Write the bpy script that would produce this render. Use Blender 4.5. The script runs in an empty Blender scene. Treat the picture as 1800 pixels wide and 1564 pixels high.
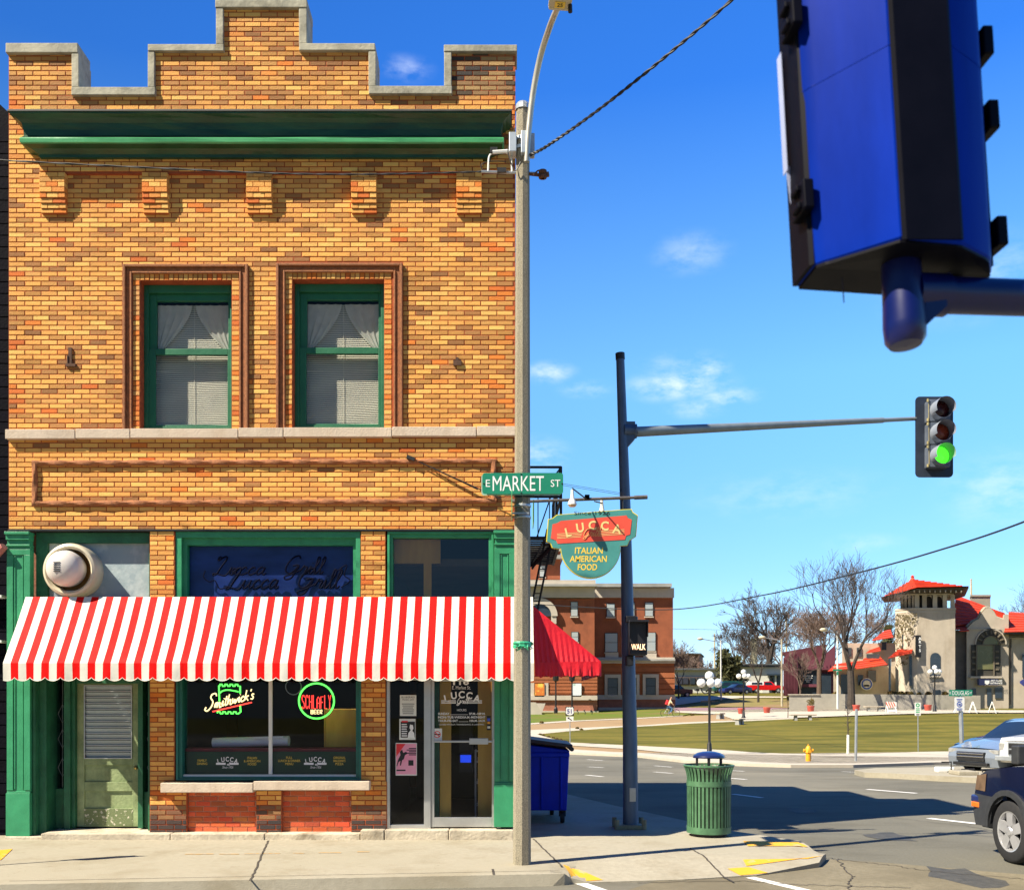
import bpy, bmesh, math, random
from mathutils import Vector, Matrix
R = math.radians
S = bpy.context.scene
C = S.collection
# ------------------------------------------------------------------ camera
HZ, F, EYE = 1230.0, 1755.0, 1.72          # horizon row, focal length (photo pixels), eye height
cd = bpy.data.cameras.new('camera'); cam = bpy.data.objects.new('camera', cd); C.objects.link(cam)
cam.location = (0, 0, EYE); cam.rotation_euler = (R(90), 0, 0)
cd.sensor_width = 36; cd.lens = 36 * F / 1800; cd.shift_y = (HZ - 782) / 1800
cd.clip_start = .05; cd.clip_end = 3000
cd.dof.use_dof = True; cd.dof.focus_distance = 14; cd.dof.aperture_fstop = 7
S.camera = cam
# ------------------------------------------------------------------ light
SUN = Vector((-.593, -.324, .737)).normalized()
el = math.asin(SUN.z); az = math.atan2(SUN.x, SUN.y)
sl = bpy.data.lights.new('sun', 'SUN'); sl.energy = 5.0; sl.angle = R(.5); sl.color = (1, .91, .74)
so = bpy.data.objects.new('sun', sl); C.objects.link(so)
so.rotation_euler = SUN.to_track_quat('Z', 'Y').to_euler(); so.location = (-20, -20, 30)
w = bpy.data.worlds.new('World'); S.world = w; w.use_nodes = True
nt = w.node_tree; nt.nodes.clear(); N = nt.nodes.new; L = nt.links.new
wo = N('ShaderNodeOutputWorld'); bg = N('ShaderNodeBackground'); sky = N('ShaderNodeTexSky')
sky.sky_type = 'NISHITA'; sky.sun_disc = False; sky.sun_elevation = el; sky.sun_rotation = az % (2 * math.pi)
sky.air_density = 1.0; sky.dust_density = 0; sky.ozone_density = 2.2
hs = N('ShaderNodeHueSaturation'); hs.inputs['Saturation'].default_value = 1.4; hs.inputs['Hue'].default_value = .505
L(sky.outputs[0], hs.inputs['Color'])
tc = N('ShaderNodeTexCoord')
sep = N('ShaderNodeSeparateXYZ'); L(tc.outputs['Generated'], sep.inputs[0])     # a clear spring sky: azure low down, deep blue overhead
ramp = N('ShaderNodeValToRGB'); L(sep.outputs[2], ramp.inputs[0]); e = ramp.color_ramp.elements
for k_, c_ in ((.0, (1.35, 2.65, 4.4)), (.12, (1.0, 2.35, 4.4)), (.30, (.92, 2.35, 4.3)), (.52, (.17, .88, 3.6)), (1, (.04, .32, 1.7))):
    q_ = e[0] if k_ == 0 else e.new(k_) if k_ < 1 else e[-1]
    q_.position = k_; q_.color = (*[v / 5 for v in c_], 1)
sc = N('ShaderNodeVectorMath'); sc.operation = 'SCALE'; sc.inputs[3].default_value = 5; L(ramp.outputs[0], sc.inputs[0])
grade = N('ShaderNodeMix'); grade.data_type = 'RGBA'; grade.inputs[0].default_value = .72; L(hs.outputs[0], grade.inputs[6]); L(sc.outputs[0], grade.inputs[7])
dt = N('ShaderNodeVectorMath'); dt.operation = 'DOT_PRODUCT'; dt.inputs[1].default_value = (.75, .65, 0); L(tc.outputs['Generated'], dt.inputs[0])   # deeper to the left and behind, paler to the right
ma = N('ShaderNodeMath'); ma.operation = 'MULTIPLY_ADD'; ma.inputs[1].default_value = .52; ma.inputs[2].default_value = .50; L(dt.outputs['Value'], ma.inputs[0])
mxv = N('ShaderNodeMath'); mxv.operation = 'MAXIMUM'; mxv.inputs[1].default_value = .25; L(ma.outputs[0], mxv.inputs[0])
fin = N('ShaderNodeVectorMath'); fin.operation = 'SCALE'; L(grade.outputs[2], fin.inputs[0]); L(mxv.outputs[0], fin.inputs[3])
# a few thin clouds, each a soft patch round its own sky direction
def cdir(px, py): return Vector(((px - 900) / F, 1, (HZ - py) / F)).normalized()
cl = None
no = N('ShaderNodeTexNoise'); no.inputs['Scale'].default_value = 34; no.inputs['Detail'].default_value = 7; no.inputs['Roughness'].default_value = .6
mpn = N('ShaderNodeMapping'); mpn.inputs['Scale'].default_value = (1, 1, 2.2)
L(tc.outputs['Generated'], mpn.inputs[0]); L(mpn.outputs[0], no.inputs['Vector'])
for px, py, rx, rz, a in [(1195, 676, 85, 26, 1), (1245, 650, 36, 20, .8), (1275, 697, 55, 16, .75), (1225, 716, 50, 18, .6), (965, 655, 45, 18, .8),
        (1030, 685, 45, 14, .5), (1215, 445, 60, 30, .35), (940, 800, 60, 30, .6), (1520, 955, 60, 18, .35), (1200, 640, 70, 20, .4), (715, 122, 40, 16, .4), (1760, 860, 90, 60, .4), (1700, 490, 120, 60, .4), (1380, 870, 160, 40, .25)]:
    d = cdir(px, py)
    sb = N('ShaderNodeVectorMath'); sb.operation = 'SUBTRACT'; sb.inputs[1].default_value = d; L(tc.outputs['Generated'], sb.inputs[0])
    ml = N('ShaderNodeVectorMath'); ml.operation = 'MULTIPLY'; ml.inputs[1].default_value = (F / rx, F / rx, F / rz); L(sb.outputs[0], ml.inputs[0])
    ln = N('ShaderNodeVectorMath'); ln.operation = 'LENGTH'; L(ml.outputs[0], ln.inputs[0])
    mr = N('ShaderNodeMapRange'); mr.interpolation_type = 'SMOOTHSTEP'; mr.inputs[1].default_value = 1.35; mr.inputs[2].default_value = 0; mr.inputs[3].default_value = 0; mr.inputs[4].default_value = a
    L(ln.outputs['Value'], mr.inputs[0])
    if cl is None: cl = mr.outputs[0]
    else:
        mx = N('ShaderNodeMath'); mx.operation = 'MAXIMUM'; L(cl, mx.inputs[0]); L(mr.outputs[0], mx.inputs[1]); cl = mx.outputs[0]
cr = N('ShaderNodeMapRange'); cr.inputs[1].default_value = .38; cr.inputs[2].default_value = .68; L(no.outputs[0], cr.inputs[0])
cm = N('ShaderNodeMath'); cm.operation = 'MULTIPLY'; L(cl, cm.inputs[0]); L(cr.outputs[0], cm.inputs[1])
cm2 = N('ShaderNodeMath'); cm2.operation = 'MULTIPLY'; L(cm.outputs[0], cm2.inputs[0]); cm2.inputs[1].default_value = .8
mix = N('ShaderNodeMix'); mix.data_type = 'RGBA'; L(cm2.outputs[0], mix.inputs[0]); L(fin.outputs[0], mix.inputs[6]); mix.inputs[7].default_value = (3.4, 3.8, 4.4, 1)
L(mix.outputs[2], bg.inputs[0]); bg.inputs[1].default_value = .148; L(bg.outputs[0], wo.inputs[0])
S.view_settings.view_transform = 'Standard'; S.view_settings.look = 'None'; S.view_settings.exposure = 1.1; S.view_settings.gamma = 1
rnd = random.Random(7)
# ------------------------------------------------------------------ helpers
def W(px, py, Y): return Vector(((px - 900) / F * Y, Y, EYE + (HZ - py) / F * Y))
FY = 13.0
def fx(px): return (px - 900) / 135.0
def fz(py): return EYE + (HZ - py) / 135.0
KN = [(-80, -.2), (20, -.2), (25, -.24), (37, -.68), (49, -.92), (60, -.74), (80, 0), (110, .42), (150, 2.1), (170, 2.3), (900, 2.3)]
def TZ(x, y):                                # the lie of the land: the park lies in a shallow dip and rises to the plaza
    for (a, za), (b, zb) in zip(KN, KN[1:]):
        if y <= b:
            z = za + (zb - za) * (y - a) / (b - a); break
    else: z = 2.3
    t = min(1, max(0, (x - 10) / 20)) * min(1, max(0, (y - 55) / 30))
    return z + .68 * t
def G(px, py, dz=0):                         # point of the land seen at that pixel
    lo, hi = 6.0, 400.0
    for k in range(1, 4000):
        y = 6 + k * .1; x = (px - 900) / F * y
        if TZ(x, y) + dz >= EYE + (HZ - py) / F * y - 1e-9: return Vector((x, y, TZ(x, y) + dz))
    return Vector(((px - 900) / F * 300, 300, .5))
def GY(px, Y, dz=0):
    x = (px - 900) / F * Y
    return Vector((x, Y, TZ(x, Y) + dz))
PLAN = 0                                     # how far a background building's side walls run sideways per metre of depth (its plan is turned to its own street)
class MB:
    def __init__(s): s.v = []; s.f = []; s.m = []; s.c = []; s.col = (1, 1, 1); s.mi = 0
    def add(s, vs, fs):
        o = len(s.v); s.v += [tuple(p) for p in vs]
        for f in fs: s.f.append([o + i for i in f]); s.m.append(s.mi); s.c.append(s.col)
        return s
    def box(s, x0, x1, y0, y1, z0, z1):
        return s.add([(x0, y0, z0), (x1, y0, z0), (x1, y1, z0), (x0, y1, z0), (x0, y0, z1), (x1, y0, z1), (x1, y1, z1), (x0, y1, z1)],
                     [(0, 3, 2, 1), (4, 5, 6, 7), (0, 1, 5, 4), (1, 2, 6, 5), (2, 3, 7, 6), (3, 0, 4, 7)])
    def fbox(s, px0, px1, py0, py1, ya, yb): return s.box(fx(px0), fx(px1), FY + ya, FY + yb, fz(py1), fz(py0))
    def wbox(s, px0, px1, py0, py1, Y, d):   # box whose front face fills those photo pixels at distance Y
        a = W(px0, py1, Y); b = W(px1, py0, Y); o = len(s.v); s.box(a.x, b.x, Y, Y + d, a.z, b.z)
        s.v[o:] = [(x + PLAN * (y - Y), y, z) for x, y, z in s.v[o:]]; return s
    def obox(s, c, ax, ay, az):              # box with half-axes
        c, ax, ay, az = map(Vector, (c, ax, ay, az))
        return s.add([c - ax - ay - az, c + ax - ay - az, c + ax + ay - az, c - ax + ay - az, c - ax - ay + az, c + ax - ay + az, c + ax + ay + az, c - ax + ay + az],
                     [(0, 3, 2, 1), (4, 5, 6, 7), (0, 1, 5, 4), (1, 2, 6, 5), (2, 3, 7, 6), (3, 0, 4, 7)])
    def prism(s, poly, y0, y1):              # poly in x,z; extruded in y
        n = len(poly)
        return s.add([(x, y0, z) for x, z in poly] + [(x + PLAN * (y1 - y0), y1, z) for x, z in poly],
                     [list(range(n)), list(range(2 * n - 1, n - 1, -1))] + [(i, n + i, n + (i + 1) % n, (i + 1) % n) for i in range(n)])
    def prismz(s, poly, z0, z1):
        n = len(poly)
        return s.add([(x, y, z0) for x, y in poly] + [(x, y, z1) for x, y in poly],
                     [list(range(n - 1, -1, -1)), list(range(n, 2 * n))] + [(i, (i + 1) % n, n + (i + 1) % n, n + i) for i in range(n)])
    def prismx(s, poly, x0, x1):             # poly in y,z
        n = len(poly)
        return s.add([(x0, y, z) for y, z in poly] + [(x1, y, z) for y, z in poly],
                     [list(range(n)), list(range(2 * n - 1, n - 1, -1))] + [(i, n + i, n + (i + 1) % n, (i + 1) % n) for i in range(n)])
    def tube(s, pts, r, n=8, cap=True):
        pts = [Vector(p) for p in pts]; k = len(pts)
        rr = r if isinstance(r, (list, tuple)) else [r] * k
        vs = []; up = None
        for i, p in enumerate(pts):
            d = (pts[min(i + 1, k - 1)] - pts[max(i - 1, 0)])
            d = d.normalized() if d.length > 1e-9 else Vector((0, 0, 1))
            if up is None: up = d.orthogonal().normalized()
            up = up - d * up.dot(d)
            up = up.normalized() if up.length > 1e-6 else d.orthogonal().normalized()
            b = d.cross(up)
            for j in range(n):
                a = 2 * math.pi * j / n
                vs.append(p + (up * math.cos(a) + b * math.sin(a)) * rr[i])
        fs = [(i * n + j, i * n + (j + 1) % n, (i + 1) * n + (j + 1) % n, (i + 1) * n + j) for i in range(k - 1) for j in range(n)]
        if cap: fs += [list(range(n - 1, -1, -1)), list(range((k - 1) * n, k * n))]
        return s.add(vs, fs)
    def lathe(s, prof, n=24, c=(0, 0, 0), ax='z', a0=0, a1=2 * math.pi):
        c = Vector(c); vs = []; full = abs(a1 - a0 - 2 * math.pi) < 1e-6
        m = n if full else n + 1
        for r, h in prof:
            for j in range(m):
                a = a0 + (a1 - a0) * j / n
                p = {'z': (r * math.cos(a), r * math.sin(a), h), 'y': (r * math.cos(a), h, r * math.sin(a)), 'x': (h, r * math.cos(a), r * math.sin(a))}[ax]
                vs.append(c + Vector(p))
        fs = []
        for i in range(len(prof) - 1):
            for j in range(n):
                j2 = (j + 1) % m
                fs.append((i * m + j, i * m + j2, (i + 1) * m + j2, (i + 1) * m + j))
        return s.add(vs, fs)
    def ball(s, c, r, n=12, sc=(1, 1, 1)):
        k = n // 2 + 1; prof = [(max(1e-4, math.sin(math.pi * i / k)) * r, -math.cos(math.pi * i / k) * r) for i in range(k + 1)]
        o = len(s.v); s.lathe(prof, n)
        for i in range(o, len(s.v)):
            p = s.v[i]; s.v[i] = (c[0] + p[0] * sc[0], c[1] + p[1] * sc[1], c[2] + p[2] * sc[2])
        return s
    def fit(s, txt, x0, x1, z0, z1, y, bold=0, back=False, shear=0):   # lettering filling a given rectangle
        vs, fs = textgeo(txt, 'LEFT', bold); xa, xb = min(p[0] for p in vs), max(p[0] for p in vs); za, zb = min(p[1] for p in vs), max(p[1] for p in vs)
        if back: x0, x1 = x1, x0
        return s.add([(x0 + (p[0] - xa) / (xb - xa) * (x1 - x0) + shear * (p[1] - za) * (z1 - z0) / (zb - za), y, z0 + (p[1] - za) / (zb - za) * (z1 - z0)) for p in vs], fs)
    def text(s, txt, x, z, size, y, align='CENTER', sx=1, ext=.002, shear=0, back=False, bold=0):
        vs, fs = textgeo(txt, align, bold)
        k = -1 if back else 1
        o = [(x + k * (p[0] * sx + p[1] * shear) * size, y + (-ext if not back else ext) * q, z + p[1] * size) for p in vs for q in (1,)]
        s.add(o, fs)
        return s
    def build(s, name, mats, parent=None, smooth=False, local=False, bevel=0, sharp=38, seg=2):
        me = bpy.data.meshes.new(name)
        off = Vector((0, 0, 0))
        if parent is not None and not local:
            r = parent
            while r.parent: r = r.parent
            off = r.location
        me.from_pydata([(p[0] - off[0], p[1] - off[1], p[2] - off[2]) for p in s.v], [], s.f)
        for m in (mats if isinstance(mats, (list, tuple)) else [mats]): me.materials.append(m)
        me.polygons.foreach_set('material_index', s.m)
        if any(c != (1, 1, 1) for c in s.c):
            ca = me.color_attributes.new('Col', 'FLOAT_COLOR', 'CORNER'); buf = []
            for f, c in zip(s.f, s.c): buf += [c[0], c[1], c[2], 1.0] * len(f)
            ca.data.foreach_set('color', buf)
        bm = bmesh.new(); bm.from_mesh(me); bmesh.ops.recalc_face_normals(bm, faces=bm.faces); bm.to_mesh(me); bm.free()
        if smooth:
            me.polygons.foreach_set('use_smooth', [True] * len(me.polygons)); me.set_sharp_from_angle(angle=R(sharp))
        me.update()
        o = bpy.data.objects.new(name, me); C.objects.link(o)
        if parent is not None: o.parent = parent
        if bevel:
            b = o.modifiers.new('bevel', 'BEVEL'); b.width = bevel; b.segments = seg; b.limit_method = 'ANGLE'; b.angle_limit = R(40)
        return o
def pieces(name, mat, parent, items, call='fbox', **kw):      # one part per piece
    out = []
    for it in items:
        q = MB(); getattr(q, call)(*it); out.append(q.build(name, mat, parent, **kw))
    return out
_tg = {}
def textgeo(txt, align, bold=0):
    k = (txt, align, bold)
    if k in _tg: return _tg[k]
    cu = bpy.data.curves.new('lettering', 'FONT'); cu.body = txt; cu.align_x = align; cu.align_y = 'CENTER'; cu.size = 1; cu.resolution_u = 3; cu.offset = bold
    ob = bpy.data.objects.new('lettering', cu); C.objects.link(ob)
    dg = bpy.context.evaluated_depsgraph_get(); me = ob.evaluated_get(dg).to_mesh()
    vs = [tuple(v.co) for v in me.vertices]; fs = [list(p.vertices) for p in me.polygons]
    ob.evaluated_get(dg).to_mesh_clear(); bpy.data.objects.remove(ob); bpy.data.curves.remove(cu)
    _tg[k] = (vs, fs); return vs, fs
def tag(o, label=None, cat=None, group=None, kind=None):
    if label: o['label'] = label
    if cat: o['category'] = cat
    if group: o['group'] = group
    if kind: o['kind'] = kind
    return o
def thing(name, label, cat, loc=(0, 0, 0), group=None, rz=0):
    o = bpy.data.objects.new(name, None); C.objects.link(o); o.location = loc; o.rotation_euler = (0, 0, rz); o.empty_display_size = .1
    return tag(o, label, cat, group)
def copytree(o, loc=None, rz=None, label=None, parent=None):
    c = o.copy(); C.objects.link(c)
    if parent is not None: c.parent = parent
    for ch in o.children: copytree(ch, parent=c)
    if loc is not None: c.location = loc
    if rz is not None: c.rotation_euler = (0, 0, rz)
    if label: c['label'] = label
    return c
def spline(pts, n=6):
    pts = [Vector(p) for p in pts]; out = []
    for i in range(len(pts) - 1):
        p0, p1, p2, p3 = pts[max(i - 1, 0)], pts[i], pts[i + 1], pts[min(i + 2, len(pts) - 1)]
        for k in range(n):
            t = k / n
            out.append(.5 * ((2 * p1) + (p2 - p0) * t + (2 * p0 - 5 * p1 + 4 * p2 - p3) * t * t + (3 * p1 - p0 - 3 * p2 + p3) * t ** 3))
    return out + [pts[-1]]
# ------------------------------------------------------------------ materials
def M(name, col, rough=.6, var=.12, scale=6, bump=0, metal=0, spec=.5, coat=0, col2=None, stretch=(1, 1, 1), attr=False, bscale=None, emit=0, emitc=None, trans=0, thresh=None):
    m = bpy.data.materials.new(name); m.use_nodes = True; t = m.node_tree; n = t.nodes; b = n['Principled BSDF']; lk = t.links.new
    b.inputs['Roughness'].default_value = rough; b.inputs['Metallic'].default_value = metal; b.inputs['Specular IOR Level'].default_value = spec; b.inputs['Coat Weight'].default_value = coat; b.inputs['Coat Roughness'].default_value = .04
    co = n.new('ShaderNodeTexCoord'); mp = n.new('ShaderNodeMapping'); mp.inputs['Scale'].default_value = stretch; lk(co.outputs['Object'], mp.inputs[0])
    no = n.new('ShaderNodeTexNoise'); no.inputs['Scale'].default_value = scale; no.inputs['Detail'].default_value = 6; no.inputs['Roughness'].default_value = .62; lk(mp.outputs[0], no.inputs['Vector'])
    rp = n.new('ShaderNodeMapRange'); lo, hi = thresh or (.3, .7); rp.inputs[1].default_value = lo; rp.inputs[2].default_value = hi; lk(no.outputs[0], rp.inputs[0])
    mx = n.new('ShaderNodeMix'); mx.data_type = 'RGBA'; lk(rp.outputs[0], mx.inputs[0])
    c1 = tuple(c * (1 - var) for c in col); c2 = col2 or tuple(min(.95, c * (1 + var)) for c in col)
    mx.inputs[6].default_value = (*c1, 1); mx.inputs[7].default_value = (*c2, 1)
    out = mx.outputs[2]
    if attr:
        at = n.new('ShaderNodeAttribute'); at.attribute_name = 'Col'
        mu = n.new('ShaderNodeMix'); mu.data_type = 'RGBA'; mu.blend_type = 'MULTIPLY'; mu.inputs[0].default_value = 1
        lk(out, mu.inputs[6]); lk(at.outputs[0], mu.inputs[7]); out = mu.outputs[2]
    lk(out, b.inputs['Base Color'])
    r2 = n.new('ShaderNodeMapRange'); r2.inputs[3].default_value = max(0, rough - .1); r2.inputs[4].default_value = min(1, rough + .12); lk(no.outputs[0], r2.inputs[0]); lk(r2.outputs[0], b.inputs['Roughness'])
    if bump:
        n2 = n.new('ShaderNodeTexNoise'); n2.inputs['Scale'].default_value = bscale or scale * 6; n2.inputs['Detail'].default_value = 5; lk(mp.outputs[0], n2.inputs['Vector'])
        bp = n.new('ShaderNodeBump'); bp.inputs['Strength'].default_value = bump; bp.inputs['Distance'].default_value = .02; lk(n2.outputs[0], bp.inputs['Height']); lk(bp.outputs[0], b.inputs['Normal'])
    if emit:
        b.inputs['Emission Color'].default_value = (*(emitc or col), 1); b.inputs['Emission Strength'].default_value = emit
    if trans:
        tr = n.new('ShaderNodeBsdfTranslucent'); lk(out, tr.inputs[0]); ms = n.new('ShaderNodeMixShader'); ms.inputs[0].default_value = trans
        lk(b.outputs[0], ms.inputs[1]); lk(tr.outputs[0], ms.inputs[2]); lk(ms.outputs[0], n['Material Output'].inputs[0])
    return m
def glassmat(name, tint=(.8, .85, .85), k=1.0, add=.02, rough=.0, wob=0):
    m = bpy.data.materials.new(name); m.use_nodes = True; t = m.node_tree; n = t.nodes; lk = t.links.new
    n.remove(n['Principled BSDF'])
    tr = n.new('ShaderNodeBsdfTransparent'); tr.inputs[0].default_value = (*tint, 1); gl = n.new('ShaderNodeBsdfGlossy'); gl.inputs['Roughness'].default_value = rough; gl.inputs[0].default_value = (.95, .97, 1, 1)
    fr = n.new('ShaderNodeFresnel'); fr.inputs[0].default_value = 1.5
    ma = n.new('ShaderNodeMath'); ma.operation = 'MULTIPLY_ADD'; ma.inputs[1].default_value = k; ma.inputs[2].default_value = add; ma.use_clamp = True; lk(fr.outputs[0], ma.inputs[0])
    mx = n.new('ShaderNodeMixShader'); lk(ma.outputs[0], mx.inputs[0]); lk(tr.outputs[0], mx.inputs[1]); lk(gl.outputs[0], mx.inputs[2]); lk(mx.outputs[0], n['Material Output'].inputs[0])
    if wob:
        co = n.new('ShaderNodeTexCoord'); no = n.new('ShaderNodeTexNoise'); no.inputs['Scale'].default_value = 2.2; no.inputs['Detail'].default_value = 1; lk(co.outputs['Object'], no.inputs['Vector'])
        bp = n.new('ShaderNodeBump'); bp.inputs['Strength'].default_value = wob; bp.inputs['Distance'].default_value = .02; lk(no.outputs[0], bp.inputs['Height']); lk(bp.outputs[0], gl.inputs['Normal'])
    return m
m_brick = M('brick_face', (1, 1, 1), .85, .16, 9, .35, attr=True, bscale=70)
def weather(m, c=(.45, .36, .30), sc=1.1, st=(1.6, 1, .35), lo=.52, hi=.80, amt=.75):   # soot and water staining over a surface
    t = m.node_tree; n = t.nodes; lk = t.links.new; b = n['Principled BSDF']; src = b.inputs['Base Color'].links[0].from_socket
    co = n.new('ShaderNodeTexCoord'); mp = n.new('ShaderNodeMapping'); mp.inputs['Scale'].default_value = st; lk(co.outputs['Object'], mp.inputs[0])
    no = n.new('ShaderNodeTexNoise'); no.inputs['Scale'].default_value = sc; no.inputs['Detail'].default_value = 8; no.inputs['Roughness'].default_value = .68; lk(mp.outputs[0], no.inputs['Vector'])
    rp = n.new('ShaderNodeMapRange'); rp.inputs[1].default_value = lo; rp.inputs[2].default_value = hi; rp.inputs[4].default_value = amt; lk(no.outputs[0], rp.inputs[0])
    mu = n.new('ShaderNodeMix'); mu.data_type = 'RGBA'; mu.blend_type = 'MULTIPLY'; lk(rp.outputs[0], mu.inputs[0]); lk(src, mu.inputs[6]); mu.inputs[7].default_value = (*c, 1); lk(mu.outputs[2], b.inputs['Base Color'])
    return m
weather(m_brick, (.55, .45, .38), amt=.5); weather(m_brick, (.5, .42, .36), 9, (1, 1, 1), .58, .74, .4)
m_mortar = M('mortar_red_brown', (.36, .075, .022), .95, .25, 14, .3)
m_sandmortar = M('mortar_sand', (.5, .36, .22), .95, .25, 14, .3)
m_coping = M('coping_stone', (.33, .315, .25), .85, .25, 3.5, .3, col2=(.5, .47, .36))
m_sill = M('limestone', (.56, .46, .36), .85, .14, 2.5, .25, bscale=40)
m_stone = M('weathered_base_stone', (.50, .44, .34), .9, .32, 3, .5, bscale=30)
m_rope = M('terracotta_rope', (.32, .12, .045), .8, .35, 25, .5)
m_green = M('green_paint', (.035, .27, .125), .42, .14, 5, .12, bscale=40)
m_dgreen = M('dark_green_paint', (.02, .13, .06), .5, .3, 5, .25, bscale=40)
m_cgreen = M('cornice_green_shaded', (.012, .065, .028), .34, .4, 1.6, .25, stretch=(1, 1, 4), bscale=5)  # shade beneath the cornice edge is darkened into this green
m_cornlip = M('cornice_green_sunlit', (.06, .30, .12), .32, .2, 1.2, .2, bscale=6)  # the same green brightened where the sun catches the lip
m_olive = M('faded_olive_door', (.22, .29, .13), .6, .22, 6, .25, col2=(.33, .4, .2))
m_peel = M('peeling_olive_paint', (.2, .25, .11), .7, .2, 22, .5, col2=(.62, .58, .45), thresh=(.56, .6))
m_alu = M('brushed_aluminium', (.52, .53, .53), .35, .1, 4, 0, metal=.75)
m_white = M('white_paint', (.75, .75, .72), .5, .08, 5)
m_black = M('black_iron', (.012, .012, .014), .5, .3, 12, .1)
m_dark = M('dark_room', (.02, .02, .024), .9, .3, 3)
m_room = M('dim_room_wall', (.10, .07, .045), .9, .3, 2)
m_red = M('awning_red', (.78, .004, .003), .6, .06, 3, .25, bscale=9, spec=.12, trans=.06)
m_cream = M('awning_white', (.78, .75, .66), .6, .04, 3, .2, bscale=9, trans=.1, spec=.15)
m_glass = glassmat('window_glass', (.85, .9, .95), .22, 0)
m_glassd = glassmat('shop_glass', (.85, .88, .94), .3, 0)
m_glassr = glassmat('transom_glass', (.95, .93, .9), 1.2, .0)
m_glassu = glassmat('old_wavy_glass', (.95, .96, .95), .28, 0, wob=.06)
m_pane = M('far_window_pane', (.035, .05, .07), .08, .2, 1, 0, spec=.9)
m_yellowtxt = M('gold_lettering', (.85, .6, .08), .5, .05, 4)
m_whitetxt = M('white_lettering', (.85, .85, .84), .5, .03, 4)
m_blacktxt = M('black_lettering', (.012, .012, .014), .5, .1, 4)
m_conc = M('pole_concrete', (.24, .21, .15), .9, .35, 90, .6, bscale=120, col2=(.42, .375, .28))
m_galv = M('galvanised_steel', (.42, .45, .48), .4, .15, 3, .05, metal=.6)
m_wire = M('cable_rubber', (.012, .012, .015), .6, .1, 5)
weather(m_coping, (.35, .32, .26), 2.5, (1, 1, 1), .5, .7, .7); weather(m_sill, (.6, .52, .44), 3, (1, 1, .4), .5, .75, .6); weather(m_stone, (.45, .4, .33), 2.2, (1, 1, 1), .5, .7, .8); weather(m_conc, (.55, .5, .42), 1.5, (3, 3, .3), .5, .75, .6)
weather(m_green, (.5, .6, .5), 4, (2, 2, .4), .52, .75, .6); weather(m_dgreen, (.4, .5, .4), 5, (2, 2, .4), .5, .75, .7); weather(m_olive, (.55, .5, .4), 3, (2, 2, .6), .52, .75, .6); weather(m_red, (.72, .6, .6), 1.6, (1, 1, .8), .52, .8, .5); weather(m_cream, (.80, .76, .68), 1.6, (1, 1, .8), .52, .8, .7)
m_wood = M('honey_wood_board', (.72, .36, .04), .5, .25, 3, .1, stretch=(1, 1, .2), col2=(.85, .50, .08))
# ================================================================== the land
SW = -.08                                    # pavement level
def GP(px, py, z=SW):
    y = (EYE - z) * F / (py - HZ); return Vector(((px - 900) / F * y, y, z))
def overlay(name, poly, dz, mat, flat=None, skirt=0, step=2.0):
    bm = bmesh.new(); vs = [bm.verts.new((p[0], p[1], 0)) for p in poly]; bm.faces.new(vs)
    bmesh.ops.triangulate(bm, faces=bm.faces[:])
    if flat is None:
        ys = [p[1] for p in poly]; xs = [p[0] for p in poly]
        cuts = [((0, y, 0), (0, 1, 0)) for y in set([k[0] for k in KN if k[0] > 15] + [i * step for i in range(int(20 / step), int(110 / step))]) if min(ys) < y < max(ys)]
        cuts += [((x, 0, 0), (1, 0, 0)) for x in range(10, 50, 2) if min(xs) < x < max(xs)]
        for c, n in cuts:
            bmesh.ops.bisect_plane(bm, geom=bm.verts[:] + bm.edges[:] + bm.faces[:], plane_co=c, plane_no=n)
    for v in bm.verts: v.co.z = (flat if flat is not None else TZ(v.co.x, v.co.y)) + dz
    bmesh.ops.recalc_face_normals(bm, faces=bm.faces[:])
    if sum(f.normal.z for f in bm.faces) < 0: bmesh.ops.reverse_faces(bm, faces=bm.faces[:])
    if skirt:
        ed = [e for e in bm.edges if len(e.link_faces) == 1]
        r = bmesh.ops.extrude_edge_only(bm, edges=ed)
        for v in r['geom']:
            if isinstance(v, bmesh.types.BMVert): v.co.z -= skirt
        bmesh.ops.recalc_face_normals(bm, faces=bm.faces[:])
    me = bpy.data.meshes.new(name); bm.to_mesh(me); bm.free(); me.materials.append(mat)
    o = bpy.data.objects.new(name, me); C.objects.link(o); o['kind'] = 'structure'; return o
def px(*pp): return [tuple(G(a, b)[:2]) for a, b in pp]
def groundmat(name, c1, c2, sc, sc2, c3=None, rough=.95, bump=.4, stretch=(1, 1, 1)):
    m = M(name, c1, rough, 0, sc2, bump, col2=c2, bscale=sc2 * 5, spec=.2)
    t = m.node_tree; n = t.nodes; lk = t.links.new; b = n['Principled BSDF']
    src = b.inputs['Base Color'].links[0].from_socket
    co = [x for x in n if x.type == 'TEX_COORD'][0]; mp = n.new('ShaderNodeMapping'); mp.inputs['Scale'].default_value = stretch; lk(co.outputs['Object'], mp.inputs[0])
    no = n.new('ShaderNodeTexNoise'); no.inputs['Scale'].default_value = sc; no.inputs['Detail'].default_value = 5; lk(mp.outputs[0], no.inputs['Vector'])
    rp = n.new('ShaderNodeMapRange'); rp.inputs[1].default_value = .42; rp.inputs[2].default_value = .64; lk(no.outputs[0], rp.inputs[0])
    mx = n.new('ShaderNodeMix'); mx.data_type = 'RGBA'; lk(rp.outputs[0], mx.inputs[0]); lk(src, mx.inputs[6]); mx.inputs[7].default_value = (*(c3 or c2), 1); lk(mx.outputs[2], b.inputs['Base Color'])
    return m
m_lawn = groundmat('dormant_lawn', (.11, .108, .010), (.18, .138, .024), .30, 2.2, (.075, .072, .007), stretch=(.5, 1.9, 1))
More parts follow.
